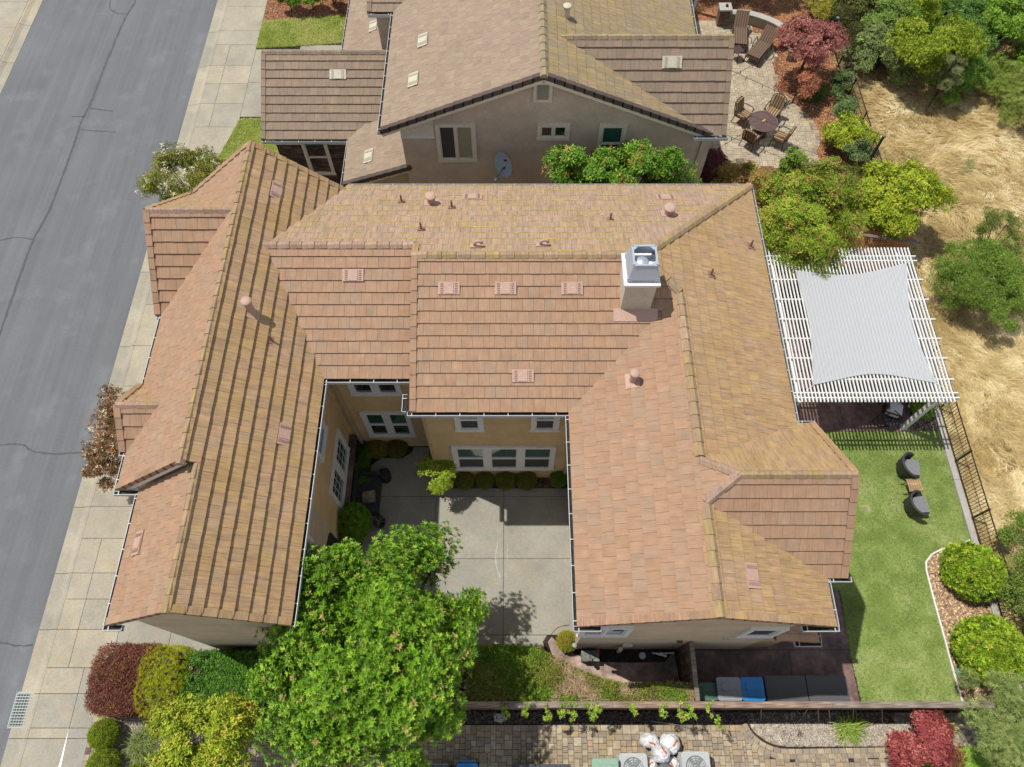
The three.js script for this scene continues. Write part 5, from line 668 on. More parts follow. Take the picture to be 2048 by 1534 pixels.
tree({ name: 'wild_shrub', label: 'dark green thicket shrub at the top edge on the right', x: 20.6, z: -31.2, h: .85, r: [1.5, .95, 1.5], lobes: 34, lobe: .48, n: 2600, size: .125, cols: [[0.08, 0.16, 0.03, 4], [0.13, 0.22, 0.05, 3]], spray: 'loose', seed: 505, tr: .04, cat: 'shrub' });
tree({ name: 'wild_shrub', label: 'olive thicket shrub at the top edge in the middle', x: 17.6, z: -31.6, h: .85, r: [1.5, .95, 1.5], lobes: 34, lobe: .48, n: 2600, size: .125, cols: [[0.15, 0.18, 0.04, 4], [0.22, 0.25, 0.06, 3]], spray: 'loose', seed: 506, tr: .04, cat: 'shrub' });
tree({ name: 'wild_shrub', label: 'pale green thicket shrub in the top-right corner', x: 24.2, z: -30.3, h: .85, r: [1.5, .95, 1.5], lobes: 34, lobe: .48, n: 2600, size: .125, cols: [[0.2, 0.29, 0.06, 4], [0.28, 0.37, 0.1, 3]], spray: 'loose', seed: 507, tr: .04, cat: 'shrub' });
tree({ name: 'wild_shrub', label: 'sagging feathery shrub lowest of the top-right thicket', x: 22.4, z: -24.9, h: .85, r: [1.5, .95, 1.5], lobes: 34, lobe: .48, n: 2600, size: .125, cols: [[0.2, 0.26, 0.06, 4], [0.27, 0.33, 0.09, 3]], spray: 'feather', seed: 508, tr: .04, cat: 'shrub' });
tree({ name: 'young_conifer', label: 'thin pale young conifer at the edge of the field', x: 18.4, z: -25.4, h: 1.5, r: [.42, 1.1, .42], lobes: 18, lobe: .22, n: 700, size: .14, cols: [[.20, .23, .12, 4], [.27, .29, .16, 3], [.15, .18, .08, 2]], spray: 'feather', seed: 33, tr: .03 });
tree({ name: 'grey_green_tree', label: 'grey green feathery tree in the bottom-right corner', x: 13.35, z: -.55, h: 1.35, r: [1.25, 1.1, 1.3], lobes: 38, lobe: .42, n: 4200, size: .13, cols: [[.22, .29, .10, 4], [.31, .37, .15, 4], [.14, .20, .06, 3]], spray: 'feather', seed: 34, tr: .06, cat: 'tree' });
tree({ name: 'wild_shrub', label: 'broad green shrub outside the iron fence at the right edge', x: 16.0, z: -4.6, h: .95, r: [1.1, .9, 2.2], lobes: 40, lobe: .42, n: 4200, size: .115, cols: [[.17, .26, .05, 4], [.25, .34, .07, 3], [.11, .17, .03, 3]], spray: 'fine', seed: 35, tr: .04, cat: 'shrub' });
tree({ name: 'wild_shrub', label: 'green shrub outside the fence behind the lower round shrub', x: 16.0, z: -1.6, h: .95, r: [.9, .8, 1.6], lobes: 26, lobe: .4, n: 2600, size: .115, cols: [[.17, .26, .05, 4], [.25, .34, .07, 3], [.11, .17, .03, 3]], spray: 'fine', seed: 36, tr: .04, cat: 'shrub' });
tree({ name: 'yellow_shrub', label: 'yellow green leafy shrub by the iron fence below the roses', x: 14.1, z: -22.9, h: .75, r: [.95, .6, .75], lobes: 24, lobe: .34, n: 1900, size: .12, cols: LIME, spray: 'loose', seed: 37, tr: .03, cat: 'shrub', mat: LMgloss });
for (const [x, z, r, l, s] of [[14.35, -24.4, .5, 'grey green rose bush above the yellow shrub', 38], [14.25, -21.9, .62, 'grey green rose bush below the yellow shrub', 39], [14.45, -26.2, .5, 'dark rose bush under the iron fence by the maple', 40]]) tree({ name: 'rose_bush', label: l, x, z, h: .7, r: [r, .5, r], lobes: 16, lobe: .26, n: 800, size: .1, cols: [[.13, .20, .08, 4], [.20, .27, .12, 3], [.08, .13, .04, 3], [.5, .3, .28, .15]], spray: 'loose', seed: s, tr: .025, cat: 'shrub' });
for (const [x, z, l, s] of [[-10.64, -31.9, 'leftmost green shrub in the mulch at the top edge', 41], [-9.6, -32.0, 'middle green shrub in the mulch at the top edge', 42], [-8.6, -32.1, 'rightmost green shrub in the mulch at the top edge', 43]]) tree({ name: 'garden_shrub', label: l, x, z, h: .65, r: [.5, .5, .45], lobes: 14, lobe: .26, n: 800, size: .12, cols: [[.14, .26, .03, 4], [.24, .38, .06, 3], [.09, .17, .02, 2]], spray: 'loose', seed: s, tr: .03, cat: 'shrub', group: 'shrubs in the top mulch bed' });
tree({ name: 'garden_shrub', label: 'small green shrub under the neighbour low eave', x: -9.3, z: -21.6, h: .45, r: [.6, .4, .45], lobes: 12, lobe: .25, n: 600, size: .11, cols: GREEN, spray: 'loose', seed: 44, tr: .02, cat: 'shrub' });
tree({ name: 'leafy_shrub', label: 'green shrub in the dark bed beside the brick base', x: -5.0, z: -8.4, h: .4, r: [.3, .4, .7], lobes: 12, lobe: .2, n: 500, size: .1, cols: [[.06, .13, .02, 3], [.10, .19, .03, 3]], spray: 'loose', seed: 45, tr: .02, cat: 'shrub' });
tree({ name: 'flowering_plant', label: 'white flowered green plant at the pergola post', x: 14.2, z: -10.6, h: .4, r: [.35, .35, .55], lobes: 12, lobe: .2, n: 500, size: .1, cols: [[.14, .24, .02, 4], [.22, .33, .04, 3], [.8, .8, .78, .7]], spray: 'loose', seed: 46, tr: .015, cat: 'plant' });
tree({ name: 'columnar_shrub', label: 'narrow golden conifer at the neighbour garden top', x: 14.15, z: -31.2, h: 1.0, r: [.45, 1.0, 1.5], lobes: 22, lobe: .3, n: 1500, size: .11, cols: [[.36, .33, .04, 4], [.46, .40, .08, 3], [.25, .24, .03, 2]], spray: 'feather', seed: 47, tr: .03, cat: 'shrub' });
tree({ name: 'shade_tree', label: 'bright green tree over the dark corner at the neighbour wall top', x: 12.1, z: -33.2, h: 2.0, r: [1.6, 1.0, 1.1], lobes: 22, lobe: .4, n: 1600, size: .14, cols: GREEN, spray: 'loose', seed: 48, tr: .06 });
tree({ name: 'shade_tree', label: 'dark pink leafed tree above the neighbour patio top', x: 9.3, z: -34.2, h: 2.6, r: [2.6, 1.0, 1.4], lobes: 34, lobe: .5, n: 2600, size: .15, cols: [[.09, .10, .05, 4], [.22, .15, .14, 3], [.07, .12, .03, 4]], spray: 'loose', seed: 49, tr: .08 });

// rounded and clipped shrubs
const ballCols = [[.20, .27, .02, 4], [.28, .34, .04, 4], [.13, .19, .015, 3]], courtCols = [[.16, .19, .025, 4], [.24, .26, .04, 3], [.22, .11, .06, 2.4], [.10, .13, .02, 3]];
const B = (x, z, r, hgt, label, group, cols, s, ex = {}) => shrub({ name: ex.name || 'round_shrub', label, group, x, z, r: [r, hgt / 2, ex.rz || r], n: Math.round(ex.n || 900 * r * r / .09), size: ex.size || .06, cols, seed: s, ...ex });
for (const [i, [x, r]] of [[-1.56, .29], [-.89, .26], [-.21, .29], [.48, .31]].entries()) B(x, -7.98, r, .62, ['first', 'second', 'third', 'fourth'][i] + ' clipped bronze green shrub from the small maple under the triple window', 'clipped shrubs under the courtyard window', courtCols, 60 + i, { n: 1100 });
B(1.56, -8.05, .27, .66, 'clipped green shrub at the downspout end of the courtyard bed', 'clipped shrubs under the courtyard window', [[.13, .22, .02, 4], [.19, .29, .035, 3], [.09, .15, .015, 3]], 64, { n: 1100 });
B(-4.5, -9.08, .3, .62, 'shaded yellowish shrub left in the dark corner bed', 'shrubs in the dark corner bed', [[.26, .21, .03, 4], [.18, .16, .025, 3], [.34, .24, .06, 2]], 65, { n: 1000, wild: .9 }); B(-3.87, -9.12, .32, .62, 'shaded shrub right in the dark corner bed', 'shrubs in the dark corner bed', [[.16, .14, .025, 4], [.11, .12, .02, 3], [.22, .17, .04, 2]], 66, { n: 1000, wild: .9 });
shrub({ name: 'dwarf_conifer', label: 'bright green fluffy conifer against the courtyard wing wall', x: -4.98, z: -6.4, r: [.46, .75, .55], n: 2000, size: .11, cols: [[.13, .28, .02, 4], [.19, .36, .03, 3], [.08, .18, .015, 3]], seed: 67, spray: 'feather', lump: .35 });
B(-11.48, -.42, .38, .78, 'clipped green ball on gravel nearest the red hedge', 'clipped balls on the gravel', ballCols, 68, { n: 2200, size: .05 }); B(-11.3, .36, .42, .78, 'clipped green ball cut by the bottom edge near the kerb', 'clipped balls on the gravel', ballCols, 69, { n: 2200, size: .05 }); B(-10.4, .62, .3, .6, 'small clipped ball cut by the bottom edge beside the grass clump', 'clipped balls on the gravel', ballCols, 70, { n: 1400, size: .05 });
B(1.63, -2.92, .27, .72, 'yellow green shrub at the corner of the side wall', undefined, [[.30, .29, .03, 4], [.22, .23, .025, 3], [.36, .30, .06, 2]], 71, { n: 1300 });
B(13.38, -25.9, .4, .85, 'dark glossy clipped globe in the mulch under the red maple', undefined, [[.07, .15, .03, 4], [.11, .22, .05, 3], [.05, .1, .02, 3]], 72, { n: 1500 }); B(13.65, -20.35, .42, .6, 'smooth green clipped globe near the dark post', undefined, [[.15, .21, .05, 4], [.19, .25, .07, 3]], 73, { n: 1800, size: .045 });
shrub({ name: 'purple_shrub', label: 'dark purple shrub in shade of the neighbour wall corner', x: 8.0, z: -20.9, r: [.75, .85, .9], n: 1700, size: .085, cols: [[.17, .04, .07, 4], [.11, .03, .045, 4], [.25, .07, .10, 2]], seed: 74, red: true, lump: .2 });
shrub({ name: 'round_shrub', label: 'leafy yellow green round shrub at the top of the chip bed', x: 14.15, z: -4.95, r: [.84, .62, .8], n: 2300, size: .105, cols: [[.20, .31, .02, 4], [.29, .41, .03, 4], [.12, .20, .015, 3], [.40, .38, .06, 1]], seed: 75, spray: 'rosette', wild: .9, depth: .3, lump: .2, group: 'round shrubs in the chip bed', mat: LMgloss });
shrub({ name: 'round_shrub', label: 'larger leafy round shrub below it beside the irrigation lid', x: 13.98, z: -2.65, r: [1.0, .66, .92], n: 3000, size: .105, cols: [[.20, .31, .02, 4], [.30, .42, .03, 4], [.12, .20, .015, 3], [.42, .42, .07, 1]], seed: 76, spray: 'rosette', wild: .9, depth: .3, lump: .2, group: 'round shrubs in the chip bed', mat: LMgloss });
shrub({ name: 'red_hedge', label: 'clipped dark red hedge nearest the footpath', cat: 'hedge', x: -10.95, z: -1.85, r: [1.0, .58, .9], e: 6, n: 5600, size: .075, cols: [[.21, .075, .065, 4], [.28, .11, .09, 4], [.15, .05, .05, 3], [.27, .19, .05, 1.2]], seed: 77, red: true });
shrub({ name: 'lime_hedge', label: 'clipped lime yellow hedge between red and green hedges', cat: 'hedge', x: -9.85, z: -1.82, r: [.62, .66, .9], e: 6, n: 4600, size: .07, cols: [[.33, .36, .012, 4], [.42, .44, .02, 4], [.23, .27, .012, 2.5]], seed: 78, spray: 'feather' });
shrub({ name: 'green_hedge', label: 'deep green hedge with few pink flowers under the big tree', cat: 'hedge', x: -7.95, z: -1.72, r: [1.45, .62, .85], e: 5, n: 5600, size: .085, cols: [[.075, .20, .02, 5], [.12, .27, .035, 4], [.05, .13, .015, 3], [.5, .22, .3, .06]], seed: 79, spray: 'loose', mat: LMgloss });
{
  const P = [[-1.2, -2.6], [.55, -2.6], [1.28, -2.3], [1.85, -1.97], [2.57, -1.72], [3.15, -1.62], [4.93, -1.62], [4.93, -1.19], [-1.2, -1.19]], r = rng(81), h = thing('boundary_hedge', 'long clipped hedge from the big tree along the side path to the gate', 'hedge', [0, 0, 0]);
  const cx = 1.9, cz = -1.75; new MB().prism(P.map(q => [cx + (q[0] - cx) * .97, cz + (q[1] - cz) * .86]), 0, 1.3).build('branches', M.coreGreen, h);
  const l = [], tw = [], put = (x, y, z, n) => { const c = W(x, z, 1.6, 41) + (r() - .5) * .5 - (x > 1.2 ? .12 : 0), out = V3(...n).add(dirOn(r).multiplyScalar(.8)).normalize(); Q.setFromUnitVectors(UP, out); Q2.setFromAxisAngle(UP, r() * 6.28); l.push([x, y, z, Q.clone().multiply(Q2), (.085 + .04 * W(x, z, 2, 9)) * (.7 + .6 * r()), tone(c > .5 ? [[.16, .27, .03, 4], [.25, .36, .05, 3], [.11, .19, .02, 3]] : [[.20, .22, .04, 4], [.30, .33, .07, 3], [.26, .19, .10, 2], [.13, .16, .03, 3]], r)]); };
  for (let i = 0; i < 9500;) { const x = mix(-1.2, 4.95, r()), z = mix(-2.6, -1.17, r()); if (!inside([x, z], P)) continue; i++; put(x, 1.32 + .34 * W(x, z, 2.6, 5) + .06 * r(), z, [0, 1, 0]); if (x > 1.0 && r() < .2) tw.push([x, 1.5 + r() * .06, z, [r() * .8, r() * 6.28, r() * .8], .1 + .07 * r(), tone([[.36, .25, .18, 3], [.45, .33, .25, 3], [.26, .17, .12, 2]], r)]); }
  for (let k = 0; k + 1 < P.length; k++) { const a = P[k], b = P[k + 1], L2 = Math.hypot(b[0] - a[0], b[1] - a[1]), nx = (b[1] - a[1]) / L2, nz = -(b[0] - a[0]) / L2; for (let i = 0; i < L2 * 480; i++) { const t = r(), x = mix(a[0], b[0], t), z = mix(a[1], b[1], t), d = -.06 * r(); put(x + nx * d, .1 + 1.38 * Math.pow(r(), .7), z + nz * d, [nx, .4, nz]); } }
  inst('foliage', SP.fine, LM, l, h); inst('twigs', SP.twig, LMtwig, tw, h);
}
const vineTips = [[-.2, .2], [.35, .15], [.95, .3], [1.35, .35], [1.6, .25], [2.05, .4], [2.3, .5], [3.2, .25], [4.05, .25], [4.5, .35], [4.7, .4], [5.3, .45]];
for (const [i, [x, len]] of vineTips.entries()) { const r = rng(400 + i), t = thing('trailing_vine', ['first', 'second', 'third', 'fourth', 'fifth', 'sixth', 'seventh', 'eighth', 'ninth', 'tenth', 'eleventh', 'twelfth'][i] + ' green vine sprig hanging over the fence from the big tree', 'vine', [x, 1.78, -1.02], 0, 'vine sprigs over the fence'), l = []; const sx = (r() - .35) * .5, len2 = len * (.45 + .8 * r()), pts = [[0, .02, -.14], [sx * .2, .06, .05], [sx * len2, -.02 - .1 * r(), .05 + len2 * .4], [sx * 2 * len2, -.3 * r(), .05 + len2 * .7]]; new MB().tube(pts, .006, 4, 8).build('stem', M.bark, t); const c = new THREE.CatmullRomCurve3(pts.map(q => V3(...q))); for (let k = 0; k < 10 + 14 * len2; k++) { const p = c.getPoint(r()), c2 = tone([[.22, .34, .04, 4], [.32, .43, .07, 3], [.40, .30, .14, .6]], r); l.push([p.x + (r() - .5) * .2, p.y + (r() - .5) * .06, p.z + (r() - .5) * .13, [(r() - .5) * 1.2, r() * 6.28, (r() - .5) * 1.2], .05 + .04 * r(), c2]); } inst('leaves', SP.rosette, LM, l, t); }

// grassy clumps
function clump(o) { const r = rng(o.seed), t = thing(o.name, o.label, 'plant', [o.x, 0, o.z], 0, o.group), l = []; for (let i = 0; i < o.n; i++) { const a = r() * 6.28, d = Math.sqrt(r()) * o.r * .5; l.push([Math.cos(a) * d, 0, Math.sin(a) * d, [(r() - .5) * .7, r() * 6.28, (r() - .5) * .7], o.r * (.55 + .6 * r()), tone(o.cols, r)]); } inst('leaves', tuftGeo[o.kind || 'fan'], LM, l, t); return t; }
clump({ name: 'strap_leaf_plant', label: 'spiky green strap leaf clump on the gravel by the fence', x: 9.72, z: -.5, r: .5, n: 16, cols: [[.20, .29, .05, 3], [.30, .37, .10, 3], [.12, .18, .03, 2]], seed: 91 }); clump({ name: 'strap_leaf_plant', label: 'pale strap leaf clump between red maple and grey green tree', x: 12.45, z: -.6, r: .42, n: 12, cols: [[.28, .33, .10, 3], [.36, .40, .16, 3]], seed: 92 }); clump({ name: 'lily_clump', label: 'grey green strappy clump between ball and golden tree', x: -10.5, z: -.12, r: .52, n: 34, cols: [[.13, .18, .05, 4], [.20, .25, .08, 3], [.30, .32, .17, 1.2]], seed: 93, kind: 'soft' }); clump({ name: 'ground_cover', label: 'white flowered ground cover at the foot of the red hedge', x: -11.75, z: -1.12, r: .4, n: 26, cols: [[.20, .26, .04, 4], [.30, .30, .06, 2], [.75, .74, .68, 2]], seed: 94, kind: 'soft' });
clump({ name: 'dead_clump', label: 'dry brown plant with thin stems on the beige gravel', x: 8.25, z: -.42, r: .16, n: 4, cols: [[.10, .08, .07]], seed: 95 });

// ---------- pergola and sail ----------
{
  const g = thing('pergola', 'white slatted pergola over the brown patio', 'pergola', [11, 0, -12.6]), X = x => x - 11, Z = z => z + 12.6;
  for (const [x, z] of [[13.52, -9.98], [13.52, -15.15], [8.9, -9.98], [8.9, -15.15]]) { const p = new MB().bb(X(x) - .075, 0, Z(z) - .075, X(x) + .075, 2.46, Z(z) + .075).build('post', M.perg, g); new MB().bb(X(x) - .095, 0, Z(z) - .095, X(x) + .095, .12, Z(z) + .095).build('post_base', M.perg, p); }
  for (const x of [8.8, 9.0, 13.42, 13.62]) new MB().bb(X(x) - .022, 2.42, Z(-15.5), X(x) + .022, 2.6, Z(-9.72)).build('beam', M.perg, g);
  const zz = [-15.27, -15.08, -14.29, -13.49, -12.71, -11.97, -11.24, -10.48, -10.0, -9.83]; zz.forEach(z => new MB().bb(X(7.55), 2.58, Z(z) - .02, X(13.96), 2.72, Z(z) + .02).build('rafter', M.perg, g));
  for (let i = 0; i < 54; i++) { const x = 7.62 + i * .1155; new MB().bb(X(x) - .021, 2.722, Z(-15.6), X(x) + .021, 2.765, Z(-9.66)).build('slat', M.perg, g); }
}
{
  const c = [[9.62, -14.62], [13.5, -14.9], [13.3, -10.3], [9.42, -10.22]], n = 60, mb = new MB(), edge = (a, b, t, bow) => { const k = bow * 4 * t * (1 - t), mx = mix(a[0], b[0], t), mz = mix(a[1], b[1], t), l = Math.hypot(11.46 - mx, -12.5 - mz); return [mx + (11.46 - mx) / l * k, mz + (-12.5 - mz) / l * k]; };
  const P = (u, v) => { const b = edge(c[3], c[2], u, .36), t = edge(c[0], c[1], u, .32), l = edge(c[0], c[3], v, .2), r = edge(c[1], c[2], v, .3), bl = [mix(mix(c[0][0], c[1][0], u), mix(c[3][0], c[2][0], u), v), mix(mix(c[0][1], c[1][1], u), mix(c[3][1], c[2][1], u), v)], x = mix(t[0], b[0], v) + mix(l[0], r[0], u) - bl[0], z = mix(t[1], b[1], v) + mix(l[1], r[1], u) - bl[1], ph = (x - 7.62) / .1155; return [x, 2.79 + .011 * Math.cos(ph * Math.PI * 2) + .004 * (W(x, z, 2, 3) - .5) + c.reduce((q, k) => { const d = Math.hypot(x - k[0], z - k[1]), a = Math.atan2(z - k[1], x - k[0]); return q + .022 * Math.exp(-d * 1.3) * (1 + Math.sin(a * 26)); }, 0), z]; };
  const N2 = 270; for (let i = 0; i < N2; i++) for (let j = 0; j < 40; j++) { const a = i / N2, b = (i + 1) / N2, d = j / 40, e = (j + 1) / 40; mb.quad(P(a, e), P(b, e), P(b, d), P(a, d)); }
  const s = mb.build('shade_sail', M.sail); tag(s, 'white four-cornered shade sail spread on the pergola slats', 'shade sail');
  for (const q of c) { const o = [q[0] + Math.sign(q[0] - 11.46) * .25, q[1] + Math.sign(q[1] + 12.5) * .2]; new MB().bar([q[0], 2.785, q[1]], [o[0], 2.77, o[1]], .012).build('cord', M.white, s); }
}
// ---------- fences ----------
{
  const f = thing('wooden_fence', 'brown board fence with flat cap along the rear of the lot', 'fence', [5.6, 0, -1.1]);
  for (let x = -9.0; x < 7.5; x += .145) new MB().bb(x + .003, .02, .0, x + .14, 1.72, .022).build('board', hash2(Math.round(x * 100), 3) < .5 ? M.fenceDk : M.fence, f);
  for (let x = -9; x < 7.4; x += 2.4) new MB().bb(x - .05, 0, -.11, x + .05, 1.74, -.01).build('post', M.fenceDk, f); for (const y of [.35, 1.45]) new MB().bb(-9, y, -.05, 7.5, y + .09, -.004).build('rail', M.fenceDk, f);
  [-9, -5.9, -2.9, .1, 3.0, 7.5].forEach((x, i, a) => { if (i) new MB().bb(a[i - 1] + .004, 1.75, -.1, x - .004, 1.79, .06).build('cap', [M.fence, M.fenceGrey, M.fence, M.fence, M.fenceGrey][i - 1], f); });
}
{
  const g = thing('wooden_gate', 'brown wooden gate panel from the side wall to the fence', 'gate', [5.0, 0, -1.95]);
  for (let i = 0; i < 10; i++) new MB().bb(-.012, .05, -.74 + i * .148, .012, 1.74, -.74 + i * .148 + .142).build('board', i % 2 ? M.fenceDk : M.fence, g); new MB().bb(-.06, 1.75, -.78, .06, 1.8, .78).build('cap', M.fenceGrey, g); for (const z of [-.75, .12, .76]) new MB().bb(-.06, 0, z - .045, .0, 1.75, z + .045).build('post', M.fenceDk, g); for (const y of [.3, 1.4]) new MB().bb(-.05, y, -.75, -.013, y + .09, .75).build('rail', M.fenceDk, g); new MB().bar([-.03, .35, -.7], [-.03, 1.4, .1], .03, .08).build('brace', M.fenceDk, g);
}
function ironFence(z0, z1, label, posts) {
  const f = thing('iron_fence', label, 'fence', [14.95, 0, (z0 + z1) / 2]), h = 1.02, L2 = (z1 - z0) / 2; for (const y of [h, .13]) new MB().box(0, y, 0, .028, .03, L2 * 2).build('rail', M.iron, f);
  for (let z = -L2; z <= L2; z += .112) new MB().box(0, h / 2 + .05, z, .014, h - .1, .014).build('picket', M.iron, f); for (const z of posts) { new MB().box(0, h / 2 + .02, z - (z0 + z1) / 2, .05, h + .06, .05).build('post', M.iron, f); new MB().box(-.02, .06, z - (z0 + z1) / 2, .14, .03, .1).build('post_foot', M.iron, f); }
}
ironFence(-17.2, -1.2, 'black iron picket fence along the turf', [-16.6, -14.65, -12.65, -10.7, -8.72, -6.75, -4.8, -2.85]);
ironFence(-31, -17.3, 'black iron picket fence beside the neighbour garden', [-30, -28, -26, -24, -22, -20, -18]);
{ const f = thing('cedar_fence', 'short orange cedar fence behind the pergola corner', 'fence', [13.2, 0, -17.25]); for (let i = 0; i < 14; i++) new MB().box(-1.3 + i * .225, .8, .0 + i * .035, .21, 1.56, .022, -.15, -.45).build('board', M.cedar, f); new MB().bar([-1.4, 1.6, 0], [1.75, 1.6, .48], .12, .04).build('cap', M.fenceGrey, f); new MB().bar([-1.4, .4, -.03], [1.75, .4, .45], .04, .09).build('rail', M.cedar, f); }
// ---------- posts and string lights ----------
const lightPost = (x, z, h, label) => { const p = thing('light_post', label, 'post', [x, 0, z]); new MB().box(0, h / 2, 0, .075, h, .075).build('pole', M.iron, p); new MB().box(0, h + .012, 0, .11, .024, .11).build('cap', M.steel, p); return p; };
lightPost(14.69, -21.65, 2.0, 'black square post at the fence below the rose bush'); lightPost(13.95, -28.0, 2.5, 'post carrying string lights above the red maple'); 
function stringLight(a, b, sag, n, label) { const s = thing('string_light', label, 'string light', [0, 0, 0], 0, 'string lights over the neighbour patio'), c = new THREE.QuadraticBezierCurve3(V3(...a), V3((a[0] + b[0]) / 2, (a[1] + b[1]) / 2 - sag * 2, (a[2] + b[2]) / 2), V3(...b)); new MB().geo(new THREE.TubeGeometry(c, 30, .011, 4)).build('cable', M.black, s); for (let i = 1; i < n; i++) { const q = c.getPoint(i / n); new MB().cyl(q.x, q.y - .07, q.z, .014, .02, .06, 8).build('socket', M.black, s); new MB().geo(new THREE.SphereGeometry(.03, 8, 6), new THREE.Matrix4().makeTranslation(q.x, q.y - .1, q.z)).build('bulb', M.blind, s); } }
stringLight([6.95, 2.8, -25.8], [14.69, 2.0, -21.65], .1, 12, 'string of lights crossing above the round table'); stringLight([6.95, 2.8, -22.9], [13.95, 2.5, -28.0], .12, 12, 'string of lights rising towards the red maple'); stringLight([6.6, 2.8, -21.9], [12.9, 1.9, -19.3], .1, 10, 'string of lights over the lower patio edge'); stringLight([9.5, 2.8, -31.6], [13.95, 2.5, -28.0], .12, 8, 'string of lights above the curved wall');

// ---------- neighbour patio ----------
{
  const w = thing('curved_wall', 'low curved tan seat wall with pale cap behind the loungers', 'wall', [0, 0, 0]), out = [[10.25, -31.15], [11.14, -31.1], [12.05, -30.66], [12.62, -30.15], [12.95, -29.4], [12.75, -28.4]], c = new THREE.CatmullRomCurve3(out.map(q => V3(q[0], 0, q[1]))), a = new MB(), n = 24; let p0 = null; const cap = [];
  for (let i = 0; i <= n; i++) { const p = c.getPointAt(i / n), t = c.getTangentAt(i / n), s = V3(-t.z, 0, t.x), q = k => [p.x + s.x * k, p.z + s.z * k], cur = [q(-.13), q(.13), q(-.17), q(.17)]; if (p0) { for (const [u, v, y0, y1, mb] of [[0, 1, 0, .46, a]]) mb.prism([p0[u], cur[u], cur[v], p0[v]], y0, y1); if (i % 2 === 0) { const m = new MB(); m.prism([cap[0][2], cur[2], cur[3], cap[0][3]], .462, .52); m.build('cap_stone', M.capN, w); } } if (i % 2 === 0) cap[0] = cur; p0 = cur; } a.build('wall_body', M.wallN, w);
  const p = thing('stone_pillar', 'short stone pillar with pale cap at the end of the curved wall', 'pillar', [9.98, 0, -31.0]); new MB().bb(-.24, 0, -.22, .24, .82, .22).build('shaft', M.stoneCap, p); new MB().bb(-.29, .82, -.27, .29, .9, .27).build('cap', M.capN, p); new MB().box(.05, .95, 0, .1, .1, .1).build('lamp', M.black, p);
  const t = thing('patio_table', 'round bronze lattice patio table with small gold ornament', 'table', [10.66, 0, -23.8]); const top = new MB(); top.geo(new THREE.TorusGeometry(.6, .022, 8, 40), new THREE.Matrix4().makeRotationX(Math.PI / 2).setPosition(0, .72, 0)); for (let i = -7; i <= 7; i++) { const k = i * .078, l = Math.sqrt(.36 - k * k) * 2 - .02; top.box(k, .72, 0, .05, .016, l).box(0, .7215, k, l, .014, .05); } top.build('table_top', M.bronzeTop, t); const b = new MB(); b.lathe([[.03, .7], [.05, .5], [.09, .3], [.2, .12], [.3, .04], [.32, .0]], 0, 0, 0, 16); for (let i = 0; i < 8; i++) { const a2 = i * Math.PI / 4; b.tube([[Math.cos(a2) * .05, .5, Math.sin(a2) * .05], [Math.cos(a2) * .22, .4, Math.sin(a2) * .22], [Math.cos(a2) * .3, .2, Math.sin(a2) * .3], [Math.cos(a2) * .34, .02, Math.sin(a2) * .34]], .014, 5, 10); } b.build('pedestal', M.bronze, t); new MB().geo(new THREE.SphereGeometry(.05, 8, 6), new THREE.Matrix4().makeTranslation(.03, .78, 0)).geo(new THREE.SphereGeometry(.04, 8, 6), new THREE.Matrix4().makeTranslation(-.03, .77, .05)).box(0, .74, .02, .12, .03, .1).build('ornament', M.gold, t);
}
function striped(mb, st, x0, x1, n, f) { for (let i = 0; i < n; i++) { const a = mix(x0, x1, i / n), b = mix(x0, x1, (i + 1) / n); f(i % 2 ? st : mb, (a + b) / 2, b - a); } }
function patioChair(pos, turn, label) {
  const c = thing('patio_armchair', label, 'armchair', pos, turn, 'armchairs around the round table'); const cu = new MB(), st = new MB(); // faces +z
  striped(cu, st, -.25, .25, 9, (m, x, w) => { m.box(x, .47, .03, w, .1, .5); m.box(x, .74 + .05 * Math.cos(x * 5), -.27, w, .52, .09, 0, -.25); }); cu.build('cushion', M.cushTan, c); st.build('cushion_stripe', M.cushStripe, c);
  new MB().box(0, .4, .02, .56, .035, .54).build('seat_frame', M.bronze, c); const bf = new MB(); bf.tube([[-.29, .42, -.24], [-.29, .95, -.36], [-.15, 1.04, -.39], [.15, 1.04, -.39], [.29, .95, -.36], [.29, .42, -.24]], .02, 6, 30); for (let i = 0; i < 5; i++) bf.bar([-.2 + i * .1, .45, -.29], [-.2 + i * .1 + (i % 2 ? .06 : -.06), 1.0, -.4], .014); bf.build('back_frame', M.bronze, c);
  for (const s of [-1, 1]) { new MB().tube([[s * .3, .68, -.3], [s * .33, .7, 0], [s * .33, .66, .25], [s * .33, .58, .3]], .022, 6, 16).build('armrest', M.bronze, c); for (const z of [-.24, .26]) new MB().tube([[s * .29, .64, z], [s * .28, .3, z * 1.0], [s * .31, .0, z * 1.2]], .02, 6, 10).build('leg', M.bronze, c); }
  return c;
}
const pc0 = patioChair([9.98, 0, -24.55], .82, 'striped armchair at the table nearest the neighbour roof'); dup(pc0, [11.3, 0, -24.7], -.62, 'striped armchair at the table nearest the red maple'); dup(pc0, [10.12, 0, -23.15], 2.45, 'striped armchair with its back towards the purple shrub'); dup(pc0, [11.4, 0, -23.2], -2.15, 'striped armchair nearest the rounded patio end');
